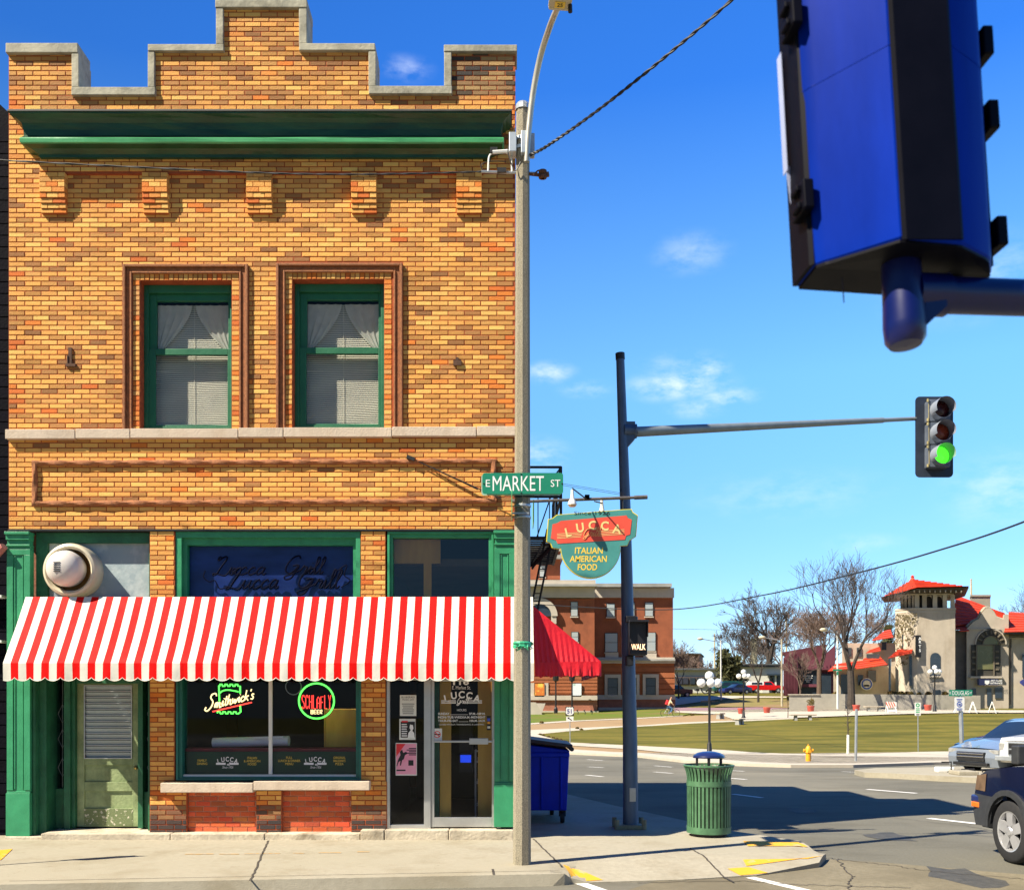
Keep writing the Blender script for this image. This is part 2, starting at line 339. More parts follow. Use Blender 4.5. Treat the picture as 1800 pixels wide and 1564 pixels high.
m_green_lawn = groundmat('spring_lawn', (.075, .15, .01), (.14, .155, .022), .2, 2.2, (.17, .13, .04), stretch=(.8, 1.6, 1))
m_asph = groundmat('worn_asphalt', (.125, .12, .095), (.165, .155, .125), .22, 30, (.20, .185, .145), stretch=(1, .5, 1))
m_pave = groundmat('pale_pavement', (.30, .272, .21), (.38, .345, .27), .35, 14, (.33, .30, .23), bump=.25)
m_plaza = groundmat('plaza_concrete', (.40, .36, .29), (.5, .45, .37), .1, 3, (.45, .40, .33))
weather(m_asph, (.62, .60, .57), .55, (.5, 1.2, 1), .48, .7, .8); weather(m_asph, (1.25, 1.2, 1.12), 6, (1, 1, 1), .58, .75, .6); weather(m_pave, (.72, .67, .58), 1.3, (1, 1, 1), .48, .75, .75); weather(m_pave, (.55, .5, .44), 7, (1, 1, 1), .62, .74, .7)
m_gravel = groundmat('gravel_path', (.27, .18, .09), (.36, .25, .14), .2, 8, (.30, .20, .11))
m_mulch = groundmat('bark_mulch', (.10, .05, .022), (.2, .11, .05), .8, 12, (.14, .075, .03))
m_brickroad = groundmat('purple_brick_road', (.22, .13, .15), (.29, .18, .2), .3, 6, (.24, .15, .17))
m_ypaint = M('worn_yellow_paint', (.80, .40, .02), .8, .1, 5, .2, col2=(.46, .37, .25), thresh=(.56, .66))
m_wpaint = M('worn_white_paint', (.74, .72, .68), .8, .05, 9, .2, col2=(.3, .28, .25), thresh=(.6, .72))
m_joint = M('dark_joint', (.06, .05, .04), .95, .3, 9)
# the ground sheet, out to the horizon
mb = MB(); xs = [-700, -300, -120, -60] + list(range(-40, 62, 2)) + [80, 120, 200, 400, 900]; ys = sorted(set([-80, -20, 0, 10] + [k[0] for k in KN if 15 < k[0] < 300] + list(range(20, 112, 2)) + [130, 200, 400, 900]))
mb.add([(x, y, TZ(x, y) - .035) for y in ys for x in xs], [(j * len(xs) + i, j * len(xs) + i + 1, (j + 1) * len(xs) + i + 1, (j + 1) * len(xs) + i) for j in range(len(ys) - 1) for i in range(len(xs) - 1)])
tag(mb.build('ground', m_lawn), kind='structure')
far_edge = px((930, 1321), (1011, 1326), (1122, 1331), (1200, 1340), (1300, 1346), (1390, 1349), (1500, 1349), (1640, 1344), (1800, 1340))
overlay('road', [(-30, -30), (45, -30), (45, far_edge[-1][1])] + far_edge[::-1] + [(-14, far_edge[0][1] + 2), (-30, 40)], 0, m_asph)
overlay('kerb', far_edge + px((1800, 1337), (1640, 1341), (1500, 1346), (1390, 1346), (1300, 1341), (1200, 1333), (1122, 1326), (1011, 1320), (930, 1314))[::1], .10, m_plaza, skirt=.12)
overlay('verge', px((930, 1314), (1011, 1320), (1122, 1326), (1200, 1333), (1390, 1345), (1390, 1338), (1278, 1330), (1122, 1320), (1011, 1313), (930, 1307)), .06, m_gravel)
overlay('footpath', px((930, 1307), (1011, 1313), (1122, 1320), (1278, 1330), (1390, 1338), (1390, 1346), (1500, 1346), (1640, 1341), (1800, 1337), (1800, 1322), (1675, 1323), (1613, 1324), (1454, 1329), (1380, 1327), (1278, 1321), (1122, 1313), (1000, 1307), (942, 1292), (930, 1290)), .085, m_plaza)
overlay('lawn', px((942, 1292), (1000, 1306), (1122, 1313), (1278, 1321), (1380, 1327), (1454, 1329), (1613, 1324), (1800, 1322), (1800, 1255), (1700, 1255), (1560, 1258), (1400, 1264), (1200, 1273), (1090, 1279), (1000, 1286)), .05, m_lawn)
overlay('path', px((930, 1290), (942, 1292), (1000, 1286), (1090, 1279), (1200, 1273), (1400, 1264), (1400, 1262), (1200, 1270.5), (1090, 1277), (930, 1284)), .055, m_plaza)
overlay('gravel_path', px((930, 1284), (1090, 1277), (1200, 1270.5), (1290, 1266), (1260, 1256), (1200, 1259), (1090, 1265), (930, 1274)), .03, m_gravel)
overlay('path_edging', px((930, 1274), (1090, 1265), (1200, 1259), (1200, 1258), (1090, 1263.5), (930, 1272)), .05, m_plaza)
overlay('green_lawn', px((930, 1272), (1090, 1263.5), (1200, 1258), (1215, 1254), (1150, 1247), (930, 1247)), .03, m_green_lawn)
overlay('plaza', px((1290, 1266), (1400, 1262), (1560, 1256.5), (1700, 1253.5), (1800, 1253.5), (1800, 1249), (1640, 1249), (1500, 1250), (1400, 1251), (1300, 1252.5), (1190, 1250), (1185, 1252), (1215, 1254), (1260, 1256)), .06, m_plaza)
overlay('brick_street', px((1185, 1250), (1300, 1252.5), (1400, 1251), (1500, 1250), (1640, 1249), (1640, 1246.5), (1500, 1246.5), (1400, 1245.5), (1330, 1243), (1185, 1243.5)), .03, m_brickroad)
overlay('island', px((1502, 1361), (1540, 1357), (1800, 1353), (1800, 1373), (1735, 1377), (1650, 1373), (1520, 1366)), .13, m_pave, skirt=.14)
overlay('mulch_bed', [(G(1480, 1334).x + 1.0 * math.cos(a), G(1480, 1334).y + .75 * math.sin(a)) for a in [k * .4 for k in range(16)]], .10, m_mulch)
# the corner pavement
cor = [GP(*p, -.185) for p in [(1003, 1551), (1062, 1549), (1200, 1545), (1330, 1537), (1440, 1522), (1452, 1508)]] + [GP(*p) for p in [(1440, 1494), (1405, 1477), (1330, 1466), (1285, 1459), (1075, 1414), (1000, 1396)]]
pv = [(-30, 6.9), (-5, 9.75), (.545, 10.36)] + [(p.x, p.y) for p in cor] + [(-1, 24), (-30, 24)]
def pavez(x, y):                             # dropped kerb at the corner
    if x < .55: return SW
    e = 10.25 + .25 * x; d = min(max(y - e, 0) / .75, max(0, 4.1 - x) / .6 + max(0, (y - 12.2)) / .8)
    t = min(1, d) * min(1, max(0, 1)); s = min(1, (x - .55) / .12)
    return SW - .105 * (1 - t) * s
bm = bmesh.new(); bm.faces.new([bm.verts.new((x, y, 0)) for x, y in pv]); bmesh.ops.triangulate(bm, faces=bm.faces[:])
for c, n in [((0, y / 10, 0), (0, 1, 0)) for y in range(98, 140, 2)] + [((x / 10, 0, 0), (1, 0, 0)) for x in range(-4, 42, 2)]:
    bmesh.ops.bisect_plane(bm, geom=bm.verts[:] + bm.edges[:] + bm.faces[:], plane_co=c, plane_no=n)
for v in bm.verts: v.co.z = pavez(v.co.x, v.co.y)
bmesh.ops.recalc_face_normals(bm, faces=bm.faces[:])
if sum(f.normal.z for f in bm.faces) < 0: bmesh.ops.reverse_faces(bm, faces=bm.faces[:])
r = bmesh.ops.extrude_edge_only(bm, edges=[e for e in bm.edges if len(e.link_faces) == 1])
for v in r['geom']:
    if isinstance(v, bmesh.types.BMVert): v.co.z = -.22; v.co.y -= .03 if v.co.x < .5 and v.co.y < 12 else 0
me = bpy.data.meshes.new('pavement'); bm.to_mesh(me); bm.free(); me.materials.append(m_pave)
o = bpy.data.objects.new('pavement', me); C.objects.link(o); o['kind'] = 'structure'
mb = MB()
def strip(mb, a, b, w_, zf, n=10, jit=0):
    a = Vector(a[:2]); b = Vector(b[:2]); d = (b - a).normalized(); q = Vector((-d.y, d.x)) * w_ / 2; vs = []
    for i in range(n + 1):
        p = a.lerp(b, i / n); j = q.normalized() * rnd.uniform(-jit, jit)
        for s_ in (-1, 1):
            e = p + q * s_ + j; vs.append((e.x, e.y, zf(e.x, e.y)))
    mb.add(vs, [(2 * i, 2 * i + 1, 2 * i + 3, 2 * i + 2) for i in range(n)])
pz = lambda x, y: pavez(x, y) + .004
for a, b in [(GP(472, 1477), GP(440, 1548)), (GP(938, 1474), GP(987, 1522)), (GP(1212, 1490), GP(1288, 1532)), (GP(-60, 1482), GP(-140, 1548))]: strip(mb, a, b, .022, pz, 24, .008)
strip(mb, (-5, 9.93), (.5, 10.54), .01, pz, 60, .003)
strip(mb, GP(866, 1527), GP(868, 1537), .025, pz, 4)
tag(mb.build('pavement_joints', m_joint), kind='structure')
mb = MB()
def patch(mb, pts, zf, n=6):                 # a quad of paint following the surface
    a, b, c, d = [Vector(p[:2]) for p in pts]; vs = []
    for i in range(n + 1):
        for j in range(n + 1):
            p = a.lerp(b, i / n).lerp(d.lerp(c, i / n), j / n); vs.append((p.x, p.y, zf(p.x, p.y)))
    mb.add(vs, [(i * (n + 1) + j, i * (n + 1) + j + 1, (i + 1) * (n + 1) + j + 1, (i + 1) * (n + 1) + j) for i in range(n) for j in range(n)])
pz2 = lambda x, y: pavez(x, y) + .006
patch(mb, [GP(989, 1519), GP(1018, 1521), GP(1060, 1547, -.182), GP(1006, 1550, -.182)], pz2)
patch(mb, [GP(1279, 1515), GP(1316, 1513), GP(1350, 1534, -.182), GP(1302, 1538, -.182)], pz2)
patch(mb, [GP(1306, 1506), GP(1420, 1503), GP(1447, 1510, -.15), GP(1312, 1512)], pz2)
patch(mb, [GP(1306, 1478), GP(1402, 1480), GP(1420, 1487), GP(1315, 1487)], pz2)
patch(mb, [GP(-30, 1515), GP(-8, 1495), GP(22, 1492), GP(2, 1511)], pz2)
tag(mb.build('yellow_kerb_paint', m_ypaint), kind='structure')
mb = MB()
for a, b, y in [(325, 375, 1501), (385, 420, 1501), (430, 492, 1500), (515, 535, 1499.5), (560, 600, 1498.5), (628, 650, 1497)]: strip(mb, GP(a, y), GP(b, y - .3), .045, pz, 6, .01)
tag(mb.build('faded_pavement_marks', M('faded_orange_paint', (.62, .38, .13), .9, .2, 20, .2, col2=(.40, .33, .24), thresh=(.45, .6))), kind='structure')
mb = MB(); rz_ = lambda x, y: TZ(x, y) + .006
for a, b, w_ in [((1030, 1362), (1060, 1365), .13), ((1034, 1347.5), (1061, 1349), .13), ((1032, 1334.5), (1060, 1336.5), .13), ((1151, 1345.5), (1182, 1348), .13), ((1150, 1356.5), (1182, 1359), .13),
                 ((1286, 1354), (1308, 1355.5), .12), ((1284, 1368), (1312, 1370), .13), ((1524, 1387.5), (1611, 1394.5), .14), ((1632, 1438), (1742, 1451), .15), ((1288, 1396), (1340, 1402), .12), ((1480, 1356), (1525, 1358), .1)]:
    strip(mb, GY(a[0], G(*a).y), GY(b[0], G(*b).y), w_, rz_, 6)
strip(mb, GP(1002, 1546, -.2), GP(1085, 1575, -.2), .13, rz_, 4); strip(mb, GP(1318, 1542, -.2), GP(1450, 1573, -.2), .12, rz_, 4)
tag(mb.build('road_markings', m_wpaint), kind='structure')
mb = MB(); rz3 = lambda x, y: TZ(x, y) + .009
for pts in [((1395, 1500), (1470, 1510), (1560, 1520), (1640, 1532), (1800, 1545)), ((1470, 1510), (1500, 1540), (1490, 1570)), ((1120, 1552), (1300, 1548), (1420, 1556), (1600, 1560)), ((1330, 1390), (1420, 1400), (1560, 1412)), ((1440, 1440), (1560, 1436), (1700, 1452), (1800, 1470)), ((1020, 1352), (1100, 1356), (1200, 1352))]:
    for a, b in zip(pts, pts[1:]): strip(mb, GP(*a, -.2), GP(*b, -.2), .016, rz3, 14, .035)
tag(mb.build('road_cracks', m_joint), kind='structure')
mb = MB()
for p_, r_ in (((1560, 1470), .35), ((1410, 1425), .28), ((1690, 1540), .4), ((1230, 1375), .3)):
    c_ = GP(*p_, -.2); rr0 = [r_ * rnd.uniform(.6, 1.2) for _ in range(14)]
    mb.add([(c_.x + rr0[k] * math.cos(k * .4488), c_.y + rr0[k] * 1.5 * math.sin(k * .4488), TZ(c_.x, c_.y) + .004) for k in range(14)], [list(range(14))])
tag(mb.build('tar_patches', M('tar_patch', (.06, .058, .052), .8, .3, 14, .3)), kind='structure')
overlay('road_patch', [tuple(GP(*p, -.2)[:2]) for p in [(1160, 1545), (1330, 1531), (1460, 1510), (1560, 1516), (1720, 1530), (1900, 1545), (1900, 1600), (1000, 1600)]], .003, groundmat('cracked_old_concrete', (.17, .15, .10), (.25, .215, .15), .5, 18, (.14, .12, .08)), step=50)
mb = MB(); mb.prismz([(p.x, p.y) for p in [GP(1386, 1519, -.2), GP(1426, 1516, -.2), GP(1424, 1522, -.2), GP(1388, 1524, -.2)]], -.2, -.17)
tag(mb.build('drain_cover', M('rusted_drain_iron', (.05, .035, .04), .8, .4, 20, .3)), 'dark rusty drain cover in the gutter at the yellow corner kerb', 'drain cover')

# ================================================================== the restaurant
bld = thing('restaurant_building', 'two storey yellow brick restaurant with stepped parapet, green cornice and two sash windows', 'building', (-3.3, 13, 0))
CR, LEN, MO = .0637, .212, .013
YEL = [(.88, .44, .10), (.83, .40, .09), (.92, .51, .13), (.80, .385, .09)]
TAN = [(.62, .30, .075), (.55, .26, .06), (.68, .34, .09)]; BRN = [(.40, .175, .05), (.33, .145, .045), (.48, .22, .065)]; ORA = [(.78, .23, .03), (.70, .17, .025), (.76, .29, .055)]
def hsh(x, z): return .5 + .5 * math.sin(x * 1.7 + 2 * math.sin(z * 1.3)) * math.cos(z * 2.1 - x * .8)
def tone(x, z):
    P = 900 + x * 135; Q = HZ - (z - EYE) * 135; u = rnd.random(); dirt = .10 + .22 * hsh(x, z)
    if 455 < Q < 760: dirt += .10
    if Q < 228: dirt += .22
    if Q > 775 and Q < 933: dirt -= .12
    if 850 < P and Q > 250: dirt += .3
    if 872 < Q < 880: dirt = .8
    if 100 < P < 150 and 620 < Q < 735: dirt += .35 if 112 < P < 140 else .1
    k = rnd.uniform(.88, 1.12)
    if P > 795 and Q < 168: pal = [(.05, .04, .035), (.10, .07, .04), (.45, .28, .11), (.33, .19, .08)]
    elif (P < 42 or (845 < P and Q < 760)) and u < .30: pal = ORA if rnd.random() < .7 else BRN
    elif u < .035: pal = ORA
    elif u < .035 + dirt * .36: pal = BRN
    elif u < .035 + dirt * 1.15: pal = TAN
    else: pal = YEL
    c = rnd.choice(pal); return tuple(min(.9, v * k) for v in c)
def brick(mb, x0, x1, z0, z1, y, d, col, mo=MO):
    mb.col = col; h = mo / 2; j = rnd.uniform(-.002, .002); a, b, c, e = x0 + h, x1 - h, z0 + h, z1 - h; k = .0025
    yf = y + j
    mb.add([(a + k, yf, c + k), (b - k, yf, c + k), (b - k, yf, e - k), (a + k, yf, e - k), (a, yf + k, c), (b, yf + k, c), (b, yf + k, e), (a, yf + k, e), (a, y + d, c), (b, y + d, c), (b, y + d, e), (a, y + d, e)],
           [(0, 1, 2, 3), (0, 4, 5, 1), (1, 5, 6, 2), (2, 6, 7, 3), (3, 7, 4, 0), (4, 8, 9, 5), (5, 9, 10, 6), (6, 10, 11, 7), (7, 11, 8, 4)])
Z0 = fz(933)
def field(mb, x0, x1, z0, z1, y=FY, holes=(), tn=tone, d=.016, cr=CR, ln=LEN, zo=None, xo=None, mo=MO):
    zo = Z0 if zo is None else zo; xo = fx(15) if xo is None else xo
    k0 = round((z0 - zo) / cr); k1 = round((z1 - zo) / cr)
    for k in range(k0, k1):
        a, b = zo + k * cr, zo + (k + 1) * cr; zm = (a + b) / 2
        iv = [(x0, x1)]
        for h in holes:
            if h[2] < zm < h[3]:
                nv = []
                for p, q in iv:
                    if h[1] <= p or h[0] >= q: nv.append((p, q)); continue
                    if h[0] > p: nv.append((p, h[0]))
                    if h[1] < q: nv.append((h[1], q))
                iv = nv
        for p, q in iv:
            off = (k % 2) * ln / 2 + xo; i = math.floor((p - off) / ln)
            while off + i * ln < q:
                s, e = max(p, off + i * ln), min(q, off + (i + 1) * ln); i += 1
                if e - s > .028: brick(mb, s, e, a, b, y, d, tn((s + e) / 2, zm), mo)
def back(mb, x0, x1, z0, z1, y0, y1, holes=()):       # solid wall behind the bricks, cut round its openings
    xs = sorted({x0, x1} | {min(max(h[i], x0), x1) for h in holes for i in (0, 1)}); zs = sorted({z0, z1} | {min(max(h[i], z0), z1) for h in holes for i in (2, 3)})
    for a, b in zip(xs, xs[1:]):
        for c, e in zip(zs, zs[1:]):
            if not any(h[0] - 1e-6 <= a and b <= h[1] + 1e-6 and h[2] - 1e-6 <= c and e <= h[3] + 1e-6 for h in holes): mb.box(a, b, y0, y1, c, e)
def H(a, b, c, d): return (fx(a), fx(b), fz(d), fz(c))
win = [H(246, 407, 493, 757), H(514, 675, 491, 755)]
surr = [H(217, 437, 466, 757), H(486, 708, 464, 755)]
bw = MB(); mw = MB(); X0, X1 = fx(15), fx(906)
field(bw, X0, X1, Z0, fz(170), holes=surr)
back(mw, X0, X1, Z0, fz(170), FY + .0055, FY + .3, holes=win)
for a, b, c, d in [(15, 138, 84, 170), (262, 660, 84, 170), (382, 539, 8, 84), (782, 906, 84, 170)]:
    field(bw, fx(a), fx(b), fz(d), fz(c)); back(mw, fx(a), fx(b), fz(d), fz(c) - .03, FY + .0055, FY + .3)
# header jambs and soldier heads round the windows
for (a, b, c, d) in [(233, 407, 480, 246), (501, 675, 477.5, 514)]:
    t = 493 if a == 233 else 491; bo = 757 if a == 233 else 755
    n = int((bo - t) / 8.6)
    for i in range(n):
        for s, e in ((a, a + 13), (b, b + 14)):
            brick(bw, fx(s), fx(e), fz(bo - (i) * (bo - t) / n), fz(bo - (i + 1) * (bo - t) / n), FY, .016, rnd.choice(ORA + YEL + [(.72, .36, .11)] * 2))
            bw.v[-12:] = [(v[0], v[1], v[2]) for v in bw.v[-12:]]
    for s in range(19):
        wv = (b - a - 13) / 19
        brick(bw, fx(a + 13 + s * wv), fx(a + 13 + (s + 1) * wv), fz(t), fz(c), FY, .016, rnd.choice(ORA + YEL + TAN))
    for s in (a, b): brick(bw, fx(s), fx(s + 13.5), fz(t), fz(c), FY, .016, rnd.choice(TAN))
# ground floor piers
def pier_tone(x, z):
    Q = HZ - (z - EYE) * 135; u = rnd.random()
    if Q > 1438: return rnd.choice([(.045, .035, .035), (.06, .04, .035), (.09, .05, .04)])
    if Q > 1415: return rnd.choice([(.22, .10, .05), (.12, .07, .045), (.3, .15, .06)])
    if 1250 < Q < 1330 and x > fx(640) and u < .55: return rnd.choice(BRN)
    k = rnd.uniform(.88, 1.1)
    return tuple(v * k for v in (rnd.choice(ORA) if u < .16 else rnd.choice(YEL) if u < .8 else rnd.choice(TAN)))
lws = []
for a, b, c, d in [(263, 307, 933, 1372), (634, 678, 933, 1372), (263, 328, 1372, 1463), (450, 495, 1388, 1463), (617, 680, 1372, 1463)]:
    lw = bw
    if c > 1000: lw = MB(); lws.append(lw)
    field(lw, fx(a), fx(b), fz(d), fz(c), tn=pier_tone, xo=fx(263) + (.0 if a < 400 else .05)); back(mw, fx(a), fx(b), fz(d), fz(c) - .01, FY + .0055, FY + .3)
body = bw.build('wall', m_brick, bld); body['label'] = 'yellow and tan brick front wall'
mw.build('mortar_wall', m_mortar, bld)
for lw in lws: lw.build('pier_brickwork', m_brick, bld)
for a, b in ((328, 450), (495, 617)):
    q = MB(); field(q, fx(a), fx(b), fz(1463), fz(1388), y=FY + .06, cr=.0675, ln=.195, zo=fz(1463), xo=fx(a), mo=.011, tn=lambda x, z: tuple(v * rnd.uniform(.8, 1.15) for v in rnd.choice([(.66, .12, .035), (.60, .10, .03), (.72, .16, .05), (.5, .09, .03)])))
    o = q.build('infill_panel', m_brick, bld); o['label'] = 'orange red brick panel below the shop window'
    q = MB(); q.fbox(a, b, 1388, 1463, .07, .3); q.build('infill_mortar', M('pale_red_mortar', (.55, .3, .2), .95, .2, 15), o)
# side and rear masses (stepped party wall)
q = MB(); SX = fx(906)
q.box(-6.55, -6.3, 13.3, 14.05, 5.6, 9.3); q.box(SX - .3, SX - .005, 13.3, 14.05, 5.6, 9.3); q.box(-6.55, SX - .005, 13.3, 14.05, 9.2, 9.31)
for y0, y1, h in ((14.05, 15.3, 9.3), (15.3, 17.3, 8.6), (17.3, 19, 7.6), (19, 20.2, 6.2), (20.2, 21, 5.0)):
    q.box(-6.55, SX - .005, y0, y1, 5.6 if h > 5.7 else 3.5, h)
q.box(SX - .3, SX - .004, 13.3, 20.99, -.2, 5.6); q.box(-6.55, -6.3, 13.3, 20.99, -.2, 5.6); q.box(-6.3, SX - .3, 20.7, 20.98, -.2, 5.6)
q.box(SX - .25, SX - .003, 13.31, 15, 9.3, 10.0)
q.build('side_wall', M('side_red_brick', (.26, .10, .06), .9, .25, 6, .3), bld)
q = MB(); q.box(-6.29, SX - .31, 13.31, 20.69, 3.5, 3.6); q.build('interior_ceiling', m_room, bld)
# coping stones
q = MB()
def cope(p0, p1, q0, q1, pr=.05): q.fbox(p0, p1, q0, q1, -pr, .34)
for a in [(13, 139.5, 80, 97), (128, 275, 157, 171), (262, 395, 82, 94), (380, 541, 4, 18), (527, 660, 80.5, 93), (649, 795, 155, 169), (780.5, 909, 83, 95)]: cope(*a)
for a in [(128, 141, 97.2, 156.8), (261.5, 273.5, 94.2, 156.8), (381, 394, 18.2, 81.8), (526.5, 540.5, 18.2, 80.3), (648.5, 661.5, 93.2, 154.8), (781, 794, 95.2, 154.8)]: cope(*a, .042)
q.build('coping', m_coping, bld, bevel=.008)
# cornice
prof = [(.36, 225), (.355, 227.5), (.30, 231), (.255, 236), (.238, 246), (.232, 256), (.245, 259), (.265, 262)]
lip = [(.265, 262), (.272, 264), (.268, 270), (.25, 271.5)]
low = [(.25, 271.5), (.17, 274), (.10, 279), (.095, 284), (0, 284)]
xa, xb = -6.01, -.375
def corn(prof, name, mat, sag=0):
    q = MB(); n = len(prof); vs = []; cols = 14
    for p, zq in prof:
        z = fz(zq); vs += [(xa - p, FY, z), (xa - p, FY - p, z)]
        for i in range(1, cols): vs.append((xa - p + (xb - xa + 2 * p) * i / cols, FY - p + sag * rnd.uniform(-1, 1), z + sag * rnd.uniform(-1, 1)))
        vs += [(xb + p, FY - p, z), (xb + p, FY, z)]
    k = cols + 3
    q.add(vs, [(i * k + j, i * k + j + 1, (i + 1) * k + j + 1, (i + 1) * k + j) for i in range(n - 1) for j in range(k - 1)] + [list(range(k))] + [list(range((n - 1) * k, n * k))])
    return q.build(name, mat, bld)
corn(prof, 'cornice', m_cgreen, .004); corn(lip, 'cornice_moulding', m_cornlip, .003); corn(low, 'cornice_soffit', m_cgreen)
q = MB(); q.box(xa - .375, xb + .375, FY - .375, FY, fz(225) + .001, fz(225) + .022); q.build('cornice_flashing', M('lead_flashing', (.05, .05, .05), .6, .3, 4), bld)
# corbel band and brackets
q = MB(); field(q, fx(72), fx(850), fz(309), fz(279), y=FY - .05, tn=tone); o = q.build('corbel_band', m_brick, bld)
q = MB(); q.fbox(72.5, 849.5, 280, 308.5, -.04, .04); q.build('corbel_mortar', m_mortar, o)
for k, c in enumerate((97, 276, 458, 641, 825)):
    q = MB(); m2 = MB(); w_ = 22.5
    for j, (t, b, pr) in enumerate([(309, 317.6, .055), (317.6, 326.2, .055), (326.2, 334.8, .055), (334.8, 344, .055), (344, 353, .045), (353, 361.5, .03), (361.5, 370, .015), (370, 377.5, .004)]):
        if j == 0: pr = .052
        for s, e in (((-1, 0), (0, 1)) if j % 2 else ((-1, -.45), (-.45, .45), (.45, 1)))[:3]:
            brick(q, fx(c + s * w_), fx(c + e * w_), fz(b), fz(t), FY - pr - .04, pr + .06, rnd.choice(ORA + YEL + YEL) if j > 1 else rnd.choice(YEL + TAN), .008)
        m2.fbox(c - w_ + .8, c + w_ - .8, t, b, -pr - .03, .04)
    o = q.build('corbel_bracket', m_brick, bld); m2.build('bracket_mortar', m_mortar, o)
# window mouldings
for (a, b, t, bo) in [(217, 437, 466, 757), (486, 708, 464, 755)]:
    q = MB()
    for off, wd, pr in ((0, 5, .045), (5, 7, .012), (12.3, 3.4, .03)):
        A, B, T = a + off, b - off, t + off
        q.fbox(A, A + wd, T, bo, -pr, .05); q.fbox(B - wd, B, T, bo, -pr, .05); q.fbox(A + wd, B - wd, T, T + wd, -pr, .05)
    o = q.build('window_moulding', m_rope, bld, bevel=.008)
# stone band
q = MB()
js = [13, 136, 232, 421, 500, 690, 838, 907]
for i, (a, b) in enumerate(zip(js, js[1:])): q.fbox(a + .6, b - .6, 757 - 6 * (a / 900), 773.5 - 6 * (a / 900), -.07, .05)
q.build('stone_band', m_sill, bld, bevel=.006)
# rope panel
def rope(q, a, b, r=.034, tw=2.6):
    a, b = Vector(a), Vector(b); d = (b - a); n = max(4, int(d.length / .03)); u = d.normalized(); e1 = Vector((0, 1, 0)); e2 = u.cross(e1); vs = []
    for i in range(n + 1):
        p = a + d * i / n
        for j in range(12):
            an = 2 * math.pi * j / 12; lob = 1 + .16 * math.cos(3 * (an - i * .03 * 18 / 3)); vs.append(p + (e1 * math.cos(an) + e2 * math.sin(an)) * r * lob)
    q.add(vs, [(i * 12 + j, i * 12 + (j + 1) % 12, (i + 1) * 12 + (j + 1) % 12, (i + 1) * 12 + j) for i in range(n) for j in range(12)])
q = MB(); y = FY - .012; zt, zt2, zb_, zb2 = fz(814.5), fz(811), fz(885.5), fz(880.5)
rope(q, (fx(58), y, zt), (fx(873), y, zt2)); rope(q, (fx(58), y, zb_), (fx(873), y, zb2)); rope(q, (fx(62), y, zt), (fx(62), y, zb_)); rope(q, (fx(868), y, zt2), (fx(868), y, zb2))
q.build('rope_moulding', m_rope, bld, smooth=True)
# sash windows
def frame(mb, a, b, c, d, wl, wr, wt, wb, y0, y1):   # rectangular frame in photo px on the facade
    mb.fbox(a, a + wl, c, d, y0, y1); mb.fbox(b - wr, b, c, d, y0, y1); mb.fbox(a + wl, b - wr, c, c + wt, y0, y1); mb.fbox(a + wl, b - wr, d - wb, d, y0, y1)
m_blind = M('venetian_slats', (.88, .83, .72), .5, .05, 3, trans=.1); m_lace = M('lace_curtain', (.75, .74, .7), .8, .1, 8, trans=.4)
for wi, (a, b, t, bo) in enumerate([(246, 407, 493, 757), (514, 675, 491, 755)]):
    q = MB(); m_wg = bpy.data.materials.get('window_green_shaded') or M('window_green_shaded', (.014, .135, .062), .45, .14, 5, .1)  # frame green darkened to carry the shade of the window recess
    frame(q, a, b, t, bo, 8, 8, 14, 13, .14, .26); o = q.build('window', m_wg, bld, bevel=.006)
    q = MB(); frame(q, a + 8, b - 8, t + 14, t + 121, 12, 5, 12, 9, .19, .25); q.build('upper_sash', m_wg, o, bevel=.005)
    q = MB(); frame(q, a + 8, b - 8, t + 112.5, bo - 13, 12, 5, 11, 3, .155, .188); q.build('lower_sash', m_wg, o, bevel=.005)
    q = MB(); q.fbox(a + 20, b - 13, t + 26, t + 112, .212, .217); q.build('upper_pane', m_glassu, o)
    q = MB(); q.fbox(a + 20, b - 13, t + 123, bo - 16, .17, .175); q.build('lower_pane', m_glassu, o)
    q = MB(); n = 66; z1 = fz(t + 30); z0 = fz(bo - 15); xa_, xb_ = fx(a + 12), fx(b - 6)
    for i in range(n):
        z = z1 + (z0 - z1) * i / n; amp = .012 * max(0, math.sin((i / n - .45) * 5.5)) if i > 30 else .003
        vs = []
        for j in range(9):
            x = xa_ + (xb_ - xa_) * j / 8; dz = amp * math.sin(j / 8 * 5 + i * .23 + wi * 1.7) + .02 * (j / 8 - .5) ** 2 * (1 if i > 35 else -.5)
            vs += [(x, FY + .292, z + dz - .012), (x, FY + .306, z + dz + .012)]
        q.add(vs, [(2 * j, 2 * j + 1, 2 * j + 3, 2 * j + 2) for j in range(8)])
    q.tube([((xa_ + xb_) / 2, FY + .285, z1), ((xa_ + xb_) / 2, FY + .285, z0)], .003, 4)
    q.build('venetian_blind', m_blind, o)
    q = MB(); xc = (xa_ + xb_) / 2
    for s in (-1, 1):
        vs = []; nn = 14
        for i in range(nn + 1):
            tt = i / nn; z = z1 - tt * .62
            inner = xc + s * (.02 + .42 * tt ** 1.6); outer = xc + s * .5
            for j in range(13): x = inner + (outer - inner) * j / 12; vs.append((x, FY + .265 + .008 * math.sin(j * 2.2), z))
        q.add(vs, [(i * 13 + j, i * 13 + j + 1, (i + 1) * 13 + j + 1, (i + 1) * 13 + j) for i in range(nn) for j in range(12)])
    q.build('curtain', m_lace, o, smooth=True)
    q = MB(); q.fbox(a - 10, b + 10, t - 10, bo + 10, .9, .95); q.fbox(a - 10, a - 5, t - 10, bo + 10, .31, .9); q.fbox(b + 5, b + 10, t - 10, bo + 10, .31, .9); q.build('dark_room', m_dark, o)
